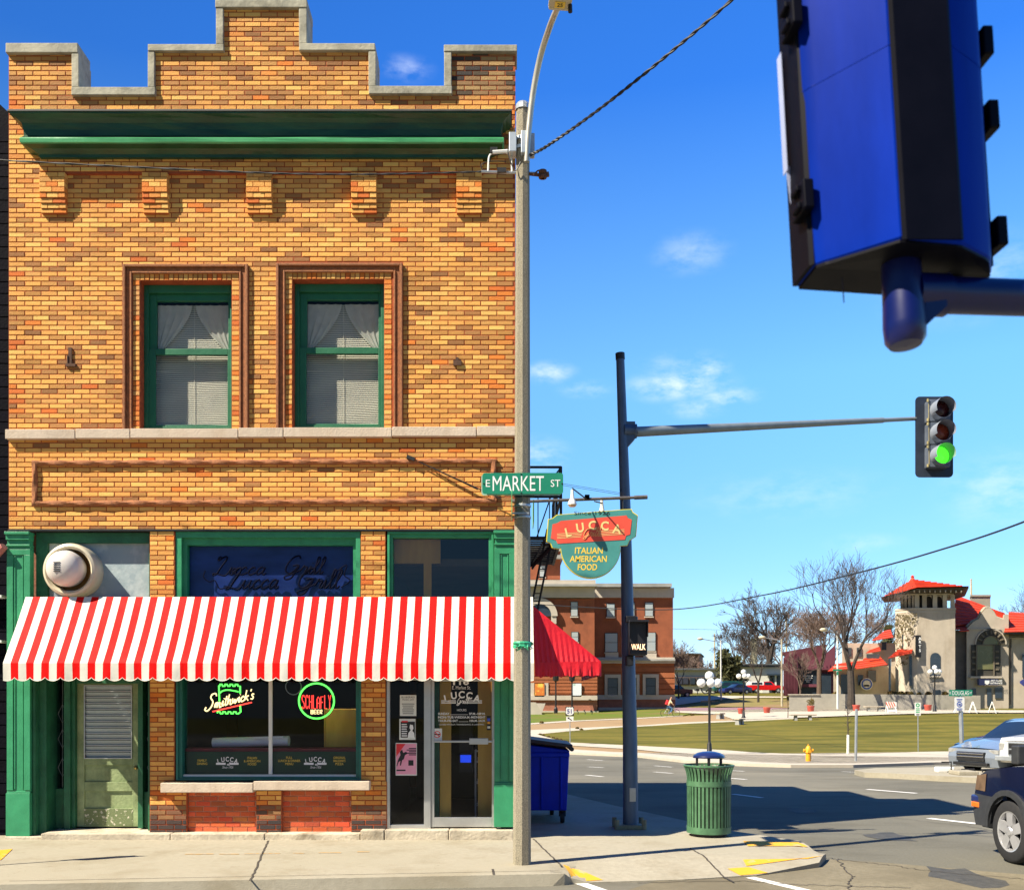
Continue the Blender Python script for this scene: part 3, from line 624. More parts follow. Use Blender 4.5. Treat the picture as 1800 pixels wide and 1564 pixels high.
# small iron fixings on the brickwork
m_rf = M('rust', (.08, .04, .025), .9, .4, 20)
q = MB(); q.fbox(121, 127, 612, 640, -.02, .01); q.fbox(117, 134, 640, 645, -.03, .01); q.fbox(119, 121, 626, 640, -.03, 0); q.build('rusty_fixing', m_rf, bld)
q = MB(); q.fbox(797, 811, 634, 643, -.03, .01); q.fbox(801, 806, 629, 634, -.02, 0); q.build('rusty_fixing', m_rf, bld)
# ------------------------------------------------------------------ ground floor joinery
def pilaster(a, b, t, bo):
    q = MB(); w_ = b - a
    q.fbox(a, b, t + 30, bo - 75, -.03, .06)
    q.fbox(a - 1, b + 1, t, t + 5, -.10, .06); q.fbox(a, b, t + 5, t + 14, -.075, .06); q.fbox(a + 1, b - 1, t + 14, t + 22, -.05, .06); q.fbox(a, b, t + 22, t + 25, -.065, .06); q.fbox(a + .5, b - .5, t + 25, t + 30, -.04, .06)
    q.fbox(a - .5, b + .5, bo - 75, bo, -.065, .06); q.fbox(a, b, bo - 78, bo - 75, -.05, .06)
    # raised margins leave a sunk panel
    q.fbox(a, a + w_ * .27, t + 40, bo - 80, -.048, -.03); q.fbox(b - w_ * .27, b, t + 40, bo - 80, -.048, -.03); q.fbox(a, b, t + 30, t + 40, -.048, -.03)
    q.fbox(a + w_ * .31, a + w_ * .36, t + 42, bo - 82, -.04, -.03); q.fbox(b - w_ * .36, b - w_ * .31, t + 42, bo - 82, -.04, -.03)
    return q.build('pilaster', m_green, bld, bevel=.004)
pilaster(15, 56, 936, 1468); pilaster(869, 905, 934, 1452)
q = MB(); q.fbox(15, 906, 930, 933.2, -.02, .3); q.build('lintel_edge', m_black, bld)
# left transom panel
q = MB(); frame(q, 57, 262, 934, 1056, 20, 5, 18, 3, .10, .22); q.build('transom_frame', m_dgreen, bld)
q = MB(); q.fbox(76, 258, 951, 1054, .16, .2); o = q.build('transom_board', M('weathered_blue_board', (.34, .43, .47), .6, .16, 3.5, .15, col2=(.56, .62, .62), thresh=(.45, .75)), bld)
# centre transom with its painted lettering
q = MB(); frame(q, 308, 633, 934, 1056, 10, 8, 10, 3, .02, .24); frame(q, 318, 625, 944, 1053, 7, 6, 12, 2, .08, .2); q.build('transom_frame', m_green, bld)
q = MB(); q.fbox(325, 619, 956, 1050, .15, .155); pane = q.build('transom_pane', m_glass, bld)
q = MB(); q.fbox(324, 620, 955, 1051, .22, .24); q.build('blue_film', M('faded_blue_backing', (.012, .022, .14), .35, .5, 1.3, 0, col2=(.035, .07, .32), stretch=(.6, 1, 1.6)), pane)
GL = {  # handwriting strokes on a unit grid: x advances, baseline 0, x-height 1
 'L': (1.5, [[(.5, 2.1), (.2, 2.25), (.15, 1.8), (.75, 2.3), (.95, 2.0), (.55, .8), (.35, .1), (.05, -.05), (.05, .2), (.5, .1), (1.2, -.1), (1.5, .25)]]),
 'G': (1.7, [[(1.35, 1.9), (1.2, 2.25), (.7, 2.1), (.25, 1.3), (.2, .5), (.6, .05), (1.1, .4), (1.35, 1.05)], [(.8, 1.0), (1.4, 1.08), (1.25, .3), (1.0, -.5), (.5, -.7), (.3, -.35), (1.0, .0), (1.7, .5)]]),
 'u': (1.05, [[(0, .3), (.2, .95), (.15, .3), (.35, .02), (.7, .5), (.8, .95), (.72, .25), (.9, .02), (1.1, .3)]]),
 'c': (.85, [[(.7, .75), (.5, 1.0), (.15, .6), (.15, .2), (.4, .0), (.85, .3)]]),
 'a': (1.0, [[(.72, .8), (.45, 1.0), (.1, .5), (.25, .05), (.6, .4), (.78, .95), (.7, .25), (.85, .02), (1.0, .3)]]),
 'r': (.75, [[(0, .3), (.25, 1.05), (.3, .85), (.6, .85), (.5, .3), (.6, .02), (.8, .3)]]),
 'i': (.5, [[(0, .3), (.2, .95), (.18, .25), (.3, .02), (.5, .3)], [(.27, 1.35), (.3, 1.42)]]),
 'l': (.55, [[(0, .3), (.35, 1.4), (.38, 2.0), (.2, 2.05), (.15, 1.2), (.2, .2), (.35, .02), (.55, .3)]]),
 'S': (1.35, [[(1.15, 1.75), (.95, 2.1), (.5, 1.95), (.45, 1.5), (.85, 1.0), (.8, .3), (.4, -.25), (.05, -.1), (.12, .25)]]),
 'm': (1.45, [[(0, .1), (.12, .95), (.1, .0), (.3, .8), (.5, .95), (.55, .5), (.5, .0), (.7, .8), (.95, .95), (1.0, .4), (1.1, .02), (1.4, .3)]]),
 't': (.65, [[(.3, 1.75), (.25, .5), (.35, .02), (.6, .2)], [(.0, 1.15), (.6, 1.25)]]),
 'h': (1.0, [[(.15, 1.9), (.1, 0), (.3, .75), (.6, .95), (.65, .5), (.7, .05), (.95, .2)]]),
 'w': (1.25, [[(.05, .95), (.2, .05), (.55, .8), (.7, .05), (1.1, .95), (1.2, .8)]]),
 'k': (.95, [[(.15, 1.9), (.1, 0)], [(.75, .95), (.15, .45), (.5, .35), (.85, .0)]]),
 's': (.75, [[(.6, .9), (.3, .95), (.2, .7), (.55, .4), (.4, .02), (.05, .1)]]),
 "'": (.35, [[(.2, 1.9), (.12, 1.5)]]), ' ': (.6, [])}
def script(q, txt, x, z, s, y, r, slant=.3, rise=0, n=5, sx=1):
    for ch in txt:
        adv, st = GL[ch]
        for p in st: q.tube(spline([(x + (a * sx + b * slant) * s, y, z + b * s + rise * (x + a * s)) for a, b in p], n) if len(p) > 2 else [(x + (a * sx + b * slant) * s, y, z + b * s + rise * (x + a * s)) for a, b in p], r, 6)
        x += adv * s * sx
    return x
m_navy = M('navy_painted_script', (.001, .002, .014), .8, .2, 6, spec=.1)
q = MB(); script(q, 'Lucca', fx(368), fz(1008), .105, FY + .145, .011, sx=1.25); script(q, 'Grill', fx(492), fz(1006), .105, FY + .145, .011, sx=1.25)
script(q, 'Lucca', fx(392), fz(1032), .118, FY + .144, .012, sx=1.1); script(q, 'Grill', fx(515), fz(1032), .118, FY + .144, .013, sx=1.2)
q.tube(spline([(fx(355), FY + .145, fz(1000)), (fx(352), FY + .145, fz(1012)), (fx(362), FY + .145, fz(1020)), (fx(372), FY + .145, fz(1018)), (fx(380), FY + .145, fz(1032)), (fx(392), FY + .145, fz(1030))]), .008, 5)
q.tube(spline([(fx(590), FY + .145, fz(1000)), (fx(606), FY + .145, fz(990)), (fx(602), FY + .145, fz(1008)), (fx(612), FY + .145, fz(1018)), (fx(596), FY + .145, fz(1030))]), .008, 5)
q.build('painted_script', m_navy, pane)
# right transom
q = MB(); frame(q, 681, 868, 934, 1056, 4, 4, 4, 2, .0, .24); frame(q, 685, 864, 938, 1054, 5, 5, 6, 2, .03, .2); q.build('transom_frame', m_green, bld, bevel=.004)
q = MB(); q.fbox(690, 859, 944, 1052, .10, .106); q.build('transom_pane', m_glassr, bld)
# shop window
q = MB(); frame(q, 309, 635, 1170, 1371, 10, 10, 5, 6, .03, .24); frame(q, 309, 635, 1170, 1371, 4, 4, 5, 3, .0, .03); shop = q.build('shop_window', M('teal_green_paint', (.012, .13, .10), .4, .2, 5, .1), bld, bevel=.004)
q = MB(); q.fbox(319, 625, 1175, 1362, .12, .126); q.build('pane', m_glassd, shop)
q = MB(); q.fbox(469.5, 475.5, 1172, 1361, .08, .115); q.fbox(319, 625, 1361.5, 1365, .07, .118); q.build('glazing_bar', m_white, shop)
q = MB(); q.fbox(319.2, 624.8, 1321.5, 1361.3, .135, .14); gb = q.build('green_band', M('green_window_film', (.008, .055, .018), .5, .2, 4), shop)
q = MB()
for txt, x, y, s in [('FAMILY', 350.5, 1337, 16), ('DINING', 350.5, 1342.6, 18), ('ITALIAN', 439, 1332.5, 17), ('& AMERICAN', 439, 1338, 29), ('FOOD', 439, 1343.5, 15), ('FULL', 505, 1332, 11), ('LUNCH & DINNER', 505, 1337.5, 39), ('MENU', 505, 1343, 14), ('ORIGINAL', 594, 1332, 21), ("BALDINI'S", 594, 1337.5, 21), ('PIZZA', 594, 1343, 14)]:
    gl_ = globals().setdefault('gold_', {}); gl_.setdefault(x, MB()).fit(txt, fx(x - s / 2), fx(x + s / 2), fz(y + 2), fz(y - 2.1), FY + .117)
for q in gold_.values(): q.build('gold_lettering', m_yellowtxt, shop)
def arcword(q, word, cx, cz, s, y, spread, bow, bold=.03, sx=1.1, rot=.2, ext=.002):
    n = len(word)
    for i, ch in enumerate(word):
        t = (i - (n - 1) / 2) / ((n - 1) / 2); a = -rot * t
        vs, fs = textgeo(ch, 'CENTER', bold); ca, sa = math.cos(a), math.sin(a)
        q.add([(cx + t * spread + (p[0] * sx * ca - p[1] * sa) * s, y, cz - bow * t * t + (p[0] * sx * sa + p[1] * ca) * s) for p in vs], fs)
q = MB()
for x in (395, 551):
    q = MB()
    arcword(q, 'LUCCA', fx(x), fz(1335), .085, FY + .117, .115, .026, .02, .8); q.box(fx(x - 20), fx(x - 3), FY + .1165, FY + .1185, fz(1344.5), fz(1341)); q.box(fx(x + 5), fx(x + 20), FY + .1165, FY + .1185, fz(1344.5), fz(1341))
    script(q, 'rill', fx(x - 1), fz(1345.5), .018, FY + .117, .0025, n=3)
    q.fit('Since 1926', fx(x - 9), fx(x + 10), fz(1351), fz(1346.8), FY + .117, shear=.25)
    q.build('white_lettering', m_whitetxt, shop)
# window sill in two stones, base stones
q = MB(); q.fbox(288, 449, 1374, 1391, -.13, .12); q.fbox(450, 652, 1371, 1387, -.13, .12); q.build('window_sill', m_sill, bld, bevel=.008)
q = MB(); js = [80, 306, 470, 636, 678, 790, 903]; q.fbox(14, 79, 1468, 1490, -.09, .3)
for i, (a, b) in enumerate(zip(js, js[1:])): q.fbox(a + .5, b - .5, 1462 - (6 if a > 600 else 0), 1492, -.14 - .008 * (i % 2), .45)
q.build('base_stones', m_stone, bld, bevel=.012)
# ------------------------------------------------------------------ the old side entrance
q = MB()
q.fbox(57, 62, 1060, 1468, .0, .5); q.fbox(62, 75, 1060, 1468, .1, .5); q.fbox(95, 106, 1060, 1462, .28, .5); q.fbox(75, 95, 1390, 1462, .36, .5); q.fbox(106, 112, 1060, 1460, .33, .5)
q.fbox(228, 237, 1060, 1460, .28, .5); q.fbox(237, 258, 1395, 1460, .33, .5); q.fbox(258, 263, 1060, 1460, .04, .5); q.fbox(112, 228, 1060, 1200, .36, .5); q.fbox(75, 95, 1060, 1190, .38, .5); q.fbox(237, 258, 1060, 1190, .36, .5)
ent = q.build('entrance_frame', m_dgreen, bld, bevel=.004)
pieces('sidelight_pane', m_glassd, ent, [(75, 95, 1190, 1390, .42, .426), (237, 258, 1190, 1395, .40, .406)])
q = MB()
for cx_, yy in ((85, .41), (247.5, .39)):
    for cyy in (1255, 1300, 1352):
        for s in (-1, 1): q.tube([(fx(cx_ - 8), FY + yy, fz(cyy)), (fx(cx_), FY + yy, fz(cyy + s * 17)), (fx(cx_ + 8), FY + yy, fz(cyy))], .004, 4)
    q.tube([(fx(cx_), FY + yy, fz(1192)), (fx(cx_), FY + yy, fz(1388))], .003, 4)
q.build('leaded_bars', m_galv, ent)

q = MB(); a, b = 112, 230
q.fbox(a, 125, 1198, 1459, .40, .45); q.fbox(212, b, 1198, 1459, .40, .45); q.fbox(125, 212, 1198, 1203, .40, .45); q.fbox(125, 212, 1336, 1348, .40, .45); q.fbox(125, 212, 1378, 1395, .40, .45); q.fbox(125, 212, 1426, 1459, .40, .45)
q.fbox(125, 212, 1348, 1378, .425, .445); q.fbox(125, 212, 1395, 1426, .425, .445)
door = q.build('side_door', m_olive, bld, bevel=.004)
q = MB(); q.fbox(125, 213, 1427, 1457, .397, .4); q.build('kick_board', m_peel, door)
q = MB()
for i in range(12):
    z = fz(1205 + i * 10.9)
    q.add([(fx(126.5), FY + .41, z), (fx(210.5), FY + .41, z), (fx(210.5), FY + .435, z - .074), (fx(126.5), FY + .435, z - .074)], [(0, 1, 2, 3)])
q.build('glass_louvre', M('ribbed_glass', (.30, .38, .42), .25, .25, 1.5, 0, spec=.8, stretch=(.4, 1, 3)), door)
q = MB(); frame(q, 125, 212, 1203, 1336, 1.6, 1.6, 1.6, 1.6, .385, .41); q.build('louvre_frame', m_alu, door)
q = MB()
for i in range(11): q.fbox(127, 210, 1213.6 + i * 10.9, 1214.8 + i * 10.9, .40, .412)
q.build('louvre_edge', m_alu, door)
q = MB(); q.ball((fx(220), FY + .37, fz(1352)), .028, 10); q.build('door_knob', M('brass', (.5, .35, .12), .3, .2, 4, metal=1), door, smooth=True)
# ------------------------------------------------------------------ the aluminium entrance
q = MB()
q.fbox(679, 685, 1060, 1456, .02, .12); q.fbox(745, 757, 1060, 1456, .02, .12); q.fbox(873.5, 880.5, 1060, 1456, .02, .12); q.fbox(685, 745, 1449.5, 1456, .03, .12); q.fbox(685, 873, 1160, 1195, .02, .12)
ef = q.build('shopfront_frame', m_alu, bld, bevel=.004)
q = MB(); q.fbox(684, 746, 1190, 1451, .07, .076); q.build('sidelight_pane', m_glassd, ef)
q = MB(); q.fbox(881, 905, 1060, 1452, .0, .2); q.build('green_jamb', m_green, bld)
q = MB(); q.fbox(757.6, 763, 1195, 1454, .035, .08); q.fbox(864.5, 873, 1195, 1454, .035, .08); q.fbox(763, 864.5, 1436.5, 1453.5, .035, .08); q.fbox(763, 864.5, 1190, 1197, .035, .08)
ad = q.build('glass_door', m_alu, bld, bevel=.004)
q = MB(); q.fbox(762, 865.5, 1195, 1438, .055, .061); q.build('pane', m_glassd, ad)
q = MB(); q.fbox(763, 865, 1301, 1304.5, .0, .035); q.fbox(825, 858, 1297, 1307.5, -.02, .03); q.build('push_bar', m_alu, ad, bevel=.003)
q = MB(); q.fbox(866.5, 872, 1298, 1336, -.03, .0); q.fbox(867.5, 871, 1300, 1304, .0, .036); q.fbox(867.5, 871, 1330, 1334, .0, .036); q.build('door_handle', m_alu, ad, bevel=.003)
q = MB(); q.lathe([(.001, FY + .025), (.02, FY + .025), (.022, FY + .04)], 14, (fx(869), 0, fz(1281)), 'y'); q.build('door_lock', m_alu, ad)
q = MB(); y = FY + .052
q.fit('116', fx(796), fx(824), fz(1203.5), fz(1191), y, .03); q.fit('E. Market St.', fx(794.5), fx(827), fz(1211), fz(1205), y)
arcword(q, 'LUCCA', fx(811), fz(1221), .125, y, .20, .05, .03, .95, .22)
for i in range(3):
    q.box(fx(775), fx(801), y, y + .002, fz(1231.5 + i * 2.2), fz(1230.3 + i * 2.2)); q.box(fx(821), fx(847), y, y + .002, fz(1231.5 + i * 2.2), fz(1230.3 + i * 2.2))
script(q, 'G', fx(802), fz(1236), .035, y, .0045); script(q, 'rill', fx(810), fz(1236), .04, y, .0042)
q.fit('HOURS', fx(803), fx(819.5), fz(1249.5), fz(1245.5), y)
for i, (l, r_) in enumerate([('SUNDAY', '3P.M.-10P.M.'), ('MON-TUE-WED', '10A.M.-MIDNIGHT'), ('THUR-FRI-SAT', '10A.M.-1A.M.')]):
    z = fz(1254 + i * 6.2); lw_ = (20, 43, 35)[i]; rw_ = (29, 41, 28)[i]; q.fit(l, fx(769.5), fx(769.5 + lw_), z - .015, z + .015, y, .02); q.fit(r_, fx(853 - rw_), fx(853), z - .015, z + .015, y, .02)
    
    if i != 1: q.box(fx(771 + lw_), fx(851 - rw_), y, y + .002, z - .014, z - .010)
q.fit('CLOSED 4TH JULY, THANKSGIVING, & CHRISTMAS', fx(771), fx(851), fz(1275), fz(1271.8), y)
q.build('white_lettering', m_whitetxt, ad)
# notices stuck on the glass: each sheet of paper is a thing
def sheet(name, label, cat, x0, x1, y0, y1, ya, mats, draw=None):
    q = MB(); q.fbox(x0, x1, y0, y1, ya, ya + .002); q.mi = 1
    o = q.build(name, mats, None); tag(o, label, cat)
    if draw:
        for nm, mt, fn in draw:
            d = MB(); fn(d, FY + ya - .002); d.build(nm, mt, o)
    return o
m_paper = M('paper', (.72, .74, .70), .7, .05, 3); m_pinkp = M('pink_poster', (.85, .22, .38), .6, .08, 2, col2=(.85, .42, .55)); m_rednote = M('red_print', (.75, .03, .04), .6, .1, 4)
def jam(d, y):
    d.fit('BLUEGRASS', fx(705), fx(728), fz(1226.5), fz(1223.2), y); d.fit('MUSIC JAM', fx(706.5), fx(726.5), fz(1231.3), fz(1228), y)
    for i, s in enumerate([1, .9, .8, .95, .9, .85]): d.box(fx(716.5 - 11 * s), fx(716.5 + 11 * s), y, y + .001, fz(1237.3 + i * 3.4), fz(1236.2 + i * 3.4))
sheet('notice', 'white music jam notice, topmost of the papers beside the glass door', 'notice', 702, 731, 1221, 1258, .062, m_paper, [('print', m_blacktxt, jam)])
def face(d, y):
    d.box(fx(703.5), fx(728.5), y, y + .001, fz(1296), fz(1268))
def facew(d, y):
    y -= .001
    for i in range(6): d.box(fx(705), fx(714 + i % 2), y, y + .001, fz(1273.8 + i * 4), fz(1272 + i * 4))
    d.prism([(fx(716), fz(1296)), (fx(728), fz(1296)), (fx(727), fz(1288)), (fx(724), fz(1284)), (fx(726), fz(1280)), (fx(725), fz(1274)), (fx(720), fz(1273)), (fx(719), fz(1279)), (fx(721), fz(1283)), (fx(717), fz(1288))], y, y + .001)
sheet('flyer', 'black and white flyer with a portrait, middle of the papers beside the glass door', 'flyer', 701, 729.5, 1263, 1300, .062, m_paper, [('dark_print', m_blacktxt, face), ('light_print', m_whitetxt, facew), ('heading', m_rednote, lambda d, y: d.box(fx(705), fx(716), y - .002, y - .001, fz(1269), fz(1266.5)))])
def horse(d, y):
    P = lambda *a: [(fx(x), fz(z)) for x, z in a]
    d.prism(P((699, 1335), (703, 1327), (702, 1321), (706, 1317), (708, 1323), (713, 1321), (716, 1324), (711, 1327), (709, 1334), (706, 1336), (704, 1345), (702, 1346), (703, 1337), (700, 1339), (697, 1347), (696, 1346)), y, y + .001)
    for i in range(5): d.box(fx(717 - i % 2 * 4 + 1), fx(731), y, y + .001, fz(1316 + i * 2.8), fz(1314.4 + i * 2.8))
    d.box(fx(717), fx(726), y, y + .001, fz(1345.5), fz(1336)); d.box(fx(696), fx(712), y, y + .001, fz(1355), fz(1352.5))
sheet('poster', 'large pink poster with a horse rider, lowest of the papers beside the glass door', 'poster', 694.5, 732, 1305.5, 1363, .061, m_paper, [('pink_print', m_pinkp, lambda d, y: d.box(fx(695.5), fx(731), y + .0005, y + .0015, fz(1361), fz(1307))), ('red_corner', m_rednote, lambda d, y: d.prism([(fx(695.5), fz(1307)), (fx(712), fz(1307)), (fx(704), fz(1318)), (fx(695.5), fz(1330))], y - .0005, y + .0004)), ('dark_print', m_blacktxt, lambda d, y: horse(d, y - .001))])
def nosm(d, y):
    d.lathe([(.036, y), (.045, y), (.045, y + .001), (.036, y + .001), (.036, y)], 24, (fx(768), 0, fz(1290.5)), 'y'); d.obox((fx(768), y, fz(1290.5)), (.028, 0, -.028), (0, .0005, 0), (.004, 0, .004))
sheet('no_smoking_sticker', 'square white no smoking sticker on the glass door', 'sticker', 759.5, 776.5, 1280, 1302, .05, m_paper, [('ring', m_rednote, nosm), ('cigarette', m_blacktxt, lambda d, y: d.box(fx(763), fx(773), y, y + .001, fz(1291.5), fz(1289.5)))])
q = MB(); q.fbox(855.5, 862.5, 1258, 1283, .05, .052); o = tag(q.build('card_sticker', m_blacktxt), 'narrow dark sticker with coloured card marks at the door edge', 'sticker')
for c_, z0_, z1_ in (((.05, .1, .7), 1262, 1267), ((.8, .35, .03), 1268, 1272), ((.7, .68, .6), 1276, 1280)):
    q = MB(); q.fbox(856.5, 861.5, z0_, z1_, .047, .05); q.build('card_mark', M('card_mark', c_, .5), o)
# ------------------------------------------------------------------ inside the shop
q = MB()
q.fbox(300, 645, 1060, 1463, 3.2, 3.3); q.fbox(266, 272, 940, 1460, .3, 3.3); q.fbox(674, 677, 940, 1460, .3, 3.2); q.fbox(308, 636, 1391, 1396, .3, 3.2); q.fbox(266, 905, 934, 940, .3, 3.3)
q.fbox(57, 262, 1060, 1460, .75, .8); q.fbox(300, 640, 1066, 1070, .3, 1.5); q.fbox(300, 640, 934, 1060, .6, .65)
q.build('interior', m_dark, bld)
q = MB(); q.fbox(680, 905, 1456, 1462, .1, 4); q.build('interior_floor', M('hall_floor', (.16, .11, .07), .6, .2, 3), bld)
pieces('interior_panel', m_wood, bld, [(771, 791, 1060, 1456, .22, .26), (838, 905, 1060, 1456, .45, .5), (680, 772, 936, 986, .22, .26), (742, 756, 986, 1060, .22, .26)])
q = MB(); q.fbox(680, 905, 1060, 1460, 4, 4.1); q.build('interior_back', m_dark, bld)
pieces('interior_post', m_dgreen, bld, [(761, 770, 1195, 1456, .2, .3)])
q = MB(); q.fbox(309, 636, 1316, 1324, .16, .5); q.build('window_ledge', M('dark_red_ledge', (.22, .012, .015), .5, .2, 4), bld)
q = MB(); q.tube([(fx(358), FY + .42, fz(1307)), (fx(497), FY + .36, fz(1303.5))], .066, 18); q.tube([(fx(357), FY + .42, fz(1307)), (fx(358.2), FY + .42, fz(1307))], .05, 14); q.obox((fx(462), FY + .3, fz(1297)), (.2, 0, .005), (0, .03, 0), (0, 0, .012))
tag(q.build('paper_roll', M('white_paper_roll', (.92, .91, .88), .6, .05, 3), smooth=True), 'long white paper roll lying on the red ledge inside the shop window', 'paper roll')
q = MB(); q.fbox(556, 626, 1246, 1316, .55, .58); q.fbox(556, 558, 1246, 1316, .53, .55); tag(q.build('wooden_board', m_wood, bevel=.004), 'honey coloured wooden board leaning inside the right of the shop window', 'board')
q = MB(); q.tube([(fx(507) + .105 * math.cos(a * .3142), FY + .3, fz(1206) + .105 * math.sin(a * .3142)) for a in range(21)], .006, 6); tag(q.build('hanging_hoop', m_galv), 'thin grey hoop hanging behind the shop window glass', 'hoop')
st = thing('wire_rack', 'white wire magazine rack inside the glass door', 'rack', (fx(850), FY + .7, fz(1456)))
q = MB()
for x in (832, 872): q.tube([(fx(x), FY + .7, fz(1456)), (fx(x), FY + .7, fz(1322))], .008, 5); q.tube([(fx(x), FY + .95, fz(1456)), (fx(x), FY + .95, fz(1322))], .008, 5)
for z in (1325, 1345, 1384, 1425):
    for yy in (.7, .95): q.tube([(fx(832), FY + yy, fz(z)), (fx(872), FY + yy, fz(z))], .006, 5)
q.build('frame', m_white, st)
q = MB()
for z in (1343, 1383, 1424): q.fbox(836, 870, z - 7, z, .72, .9)
q.build('magazines', M('magazines', (.5, .5, .52), .5, .5, 14), st)
q = MB(); q.fbox(802, 824, 1330, 1348, .9, .95); q.fbox(800, 826, 1262, 1366, .96, 1.1); o = q.build('machine', m_black); tag(o, 'dark machine with a blue screen standing inside the glass door', 'machine')
q = MB(); q.fbox(803, 823, 1333, 1347, .885, .9); q.build('screen', M('blue_screen', (.01, .03, .25), .3, .2, 3, emit=.7, emitc=(.01, .05, .6)), o)
# ------------------------------------------------------------------ neon signs
def neon(name, c, e): return M(name, c, .4, 0, 3, emit=e, emitc=c)
n_g = neon('green_neon', (.10, 1, .08), 1.5); n_y = neon('cream_neon', (1, .72, .30), 1.3); n_r = neon('red_neon', (1, .045, .03), 1.6)
ns = thing('neon_beer_sign', 'green castle neon sign with cream script in the left half of the shop window', 'neon sign', (fx(395), FY + .25, fz(1230)))
q = MB(); y = FY + .22
cren = lambda x0, x1, yb, n, s=1: [p for i in range(n) for p in ((x0 + (x1 - x0) * i / n, yb), (x0 + (x1 - x0) * (i + .12) / n, yb - 3.2 * s), (x0 + (x1 - x0) * (i + .5) / n, yb - 3.0 * s), (x0 + (x1 - x0) * (i + .62) / n, yb))] + [(x1, yb)]
T = lambda pts: [(fx(a), y, fz(b)) for a, b in pts]
q.tube(T([(377, 1232), (376, 1204)] + cren(377, 414, 1205, 4) + [(414, 1218)]), .011, 6); q.tube(spline(T([(377, 1218), (384, 1213), (395, 1212), (411, 1215)])), .009, 6)
q.tube(T([(373, 1253)] + cren(373, 411, 1254, 4)[1:] + [(415, 1251), (414, 1240)]), .011, 6); q.build('castle_tube', n_g, ns)
q = MB(); script(q, 'S', fx(352), fz(1246), .098, FY + .19, .009, slant=.25, rise=.0); z_ = fz(1243.5); x_ = fx(369)
for ch in "mithwick's":
    script(q, ch, x_, z_, .072, FY + .19, .0085, slant=.2, sx=.88); x_ += GL[ch][0] * .072 * .88; z_ += GL[ch][0] * .072 * .88 * .24
q.build('script_tube', n_y, ns)
q = MB(); q.tube([(fx(366), FY + .19, fz(1250.5)), (fx(436), FY + .19, fz(1234))], .009, 6); q.build('underline_tube', n_r, ns)
q = MB(); q.tube([(fx(380), FY + .23, fz(1180)), (fx(380), FY + .23, fz(1256))], .004, 4); q.tube([(fx(410), FY + .23, fz(1180)), (fx(410), FY + .23, fz(1256))], .004, 4); q.build('hanging_wire', m_black, ns)
ns = thing('neon_beer_sign', 'round green neon ring with red lettering in the right half of the shop window', 'neon sign', (fx(551), FY + .25, fz(1231)))
q = MB(); q.tube([(fx(551) + .232 * math.cos(a * math.pi / 24), FY + .2, fz(1231.5) + .232 * math.sin(a * math.pi / 24)) for a in range(49)], .012, 7, False); q.build('ring_tube', n_g, ns)
BL = {'S': [[(1, 1.7), (.75, 2), (.3, 2), (0, 1.65), (.1, 1.25), (.9, .75), (1, .35), (.7, 0), (.25, 0), (0, .3)]], 'C': [[(1, 1.6), (.7, 2), (.3, 2), (0, 1.6), (0, .4), (.3, 0), (.7, 0), (1, .4)]], 'H': [[(0, 0), (0, 2)], [(1, 0), (1, 2)], [(0, 1), (1, 1)]], 'L': [[(0, 2), (0, 0), (.9, 0)]],
      'A': [[(0, 0), (0, 1.6), (.5, 2), (1, 1.6), (1, 0)], [(0, .9), (1, .9)]], 'F': [[(0, 0), (0, 2), (1, 2)], [(0, 1.05), (.8, 1.05)]], 'Y': [[(0, 2), (.5, 1), (1, 2)], [(.5, 1), (.5, 0)]], 'B': [[(0, 0), (0, 2), (.8, 2), (1, 1.5), (.8, 1.1), (0, 1.1)], [(.8, 1.1), (1, .5), (.8, 0), (0, 0)]], 'E': [[(1, 2), (0, 2), (0, 0), (1, 0)], [(0, 1), (.8, 1)]], 'R': [[(0, 0), (0, 2), (.8, 2), (1, 1.5), (.8, 1), (0, 1), (1, 0)]]}
q = MB()
for i, ch in enumerate('SCHLAFLY'):
    for st_ in BL[ch]:
        q.tube([(fx(525.3 + i * 6.75) + a * .033, FY + .19, fz(1245) + b * (.088 if ch in 'SCHLY' else .078)) for a, b in st_], .0055, 5)
q.build('letter_tube', n_r, ns)
q = MB()
for i, ch in enumerate('BEER'):
    for st_ in BL[ch]: q.tube([(fx(541.5 + i * 5.4) + a * .027, FY + .19, fz(1254.5) + b * .026) for a, b in st_], .005, 5)
q.build('white_tube', n_y, ns)
# ------------------------------------------------------------------ exhaust fan
ef_ = thing('exhaust_fan', 'round cream metal exhaust fan mounted on the blue board above the awning', 'fan', (fx(125), FY + .16, fz(1003)))
q = MB(); c = (fx(127), 0, fz(1003)); q.lathe([(.345, FY + .16), (.35, FY - .06), (.335, FY - .10), (.305, FY - .115), (.275, FY - .08), (.27, FY + .12)], 48, c, 'y'); q.build('housing', M('cream_enamel', (.58, .52, .38), .35, .12, 4, .05), ef_, smooth=True)
q = MB(); q.lathe([(.27, FY + .1), (.001, FY + .12)], 32, c, 'y'); q.build('dark_throat', M('rusty_throat', (.30, .15, .04), .6, .4, 6), ef_)
q = MB(); c2 = (fx(122), 0, fz(1001)); q.lathe([(.225, FY + .0), (.235, FY - .12), (.215, FY - .20), (.205, FY - .225), (.15, FY - .27), (.08, FY - .295), (.001, FY - .30)], 48, c2, 'y'); q.build('dome', M('spun_aluminium', (.60, .56, .52), .42, .06, 3, .03), ef_, smooth=True)
q = MB()
for i in range(5): q.fbox(112.5, 124, 993 + i * 3.7, 994.3 + i * 3.7, -.304, -.285)
q.build('dome_slots', m_black, ef_)
q = MB(); q.fbox(96, 140, 1038, 1052, -.02, .16); q.build('bracket', m_galv, ef_)
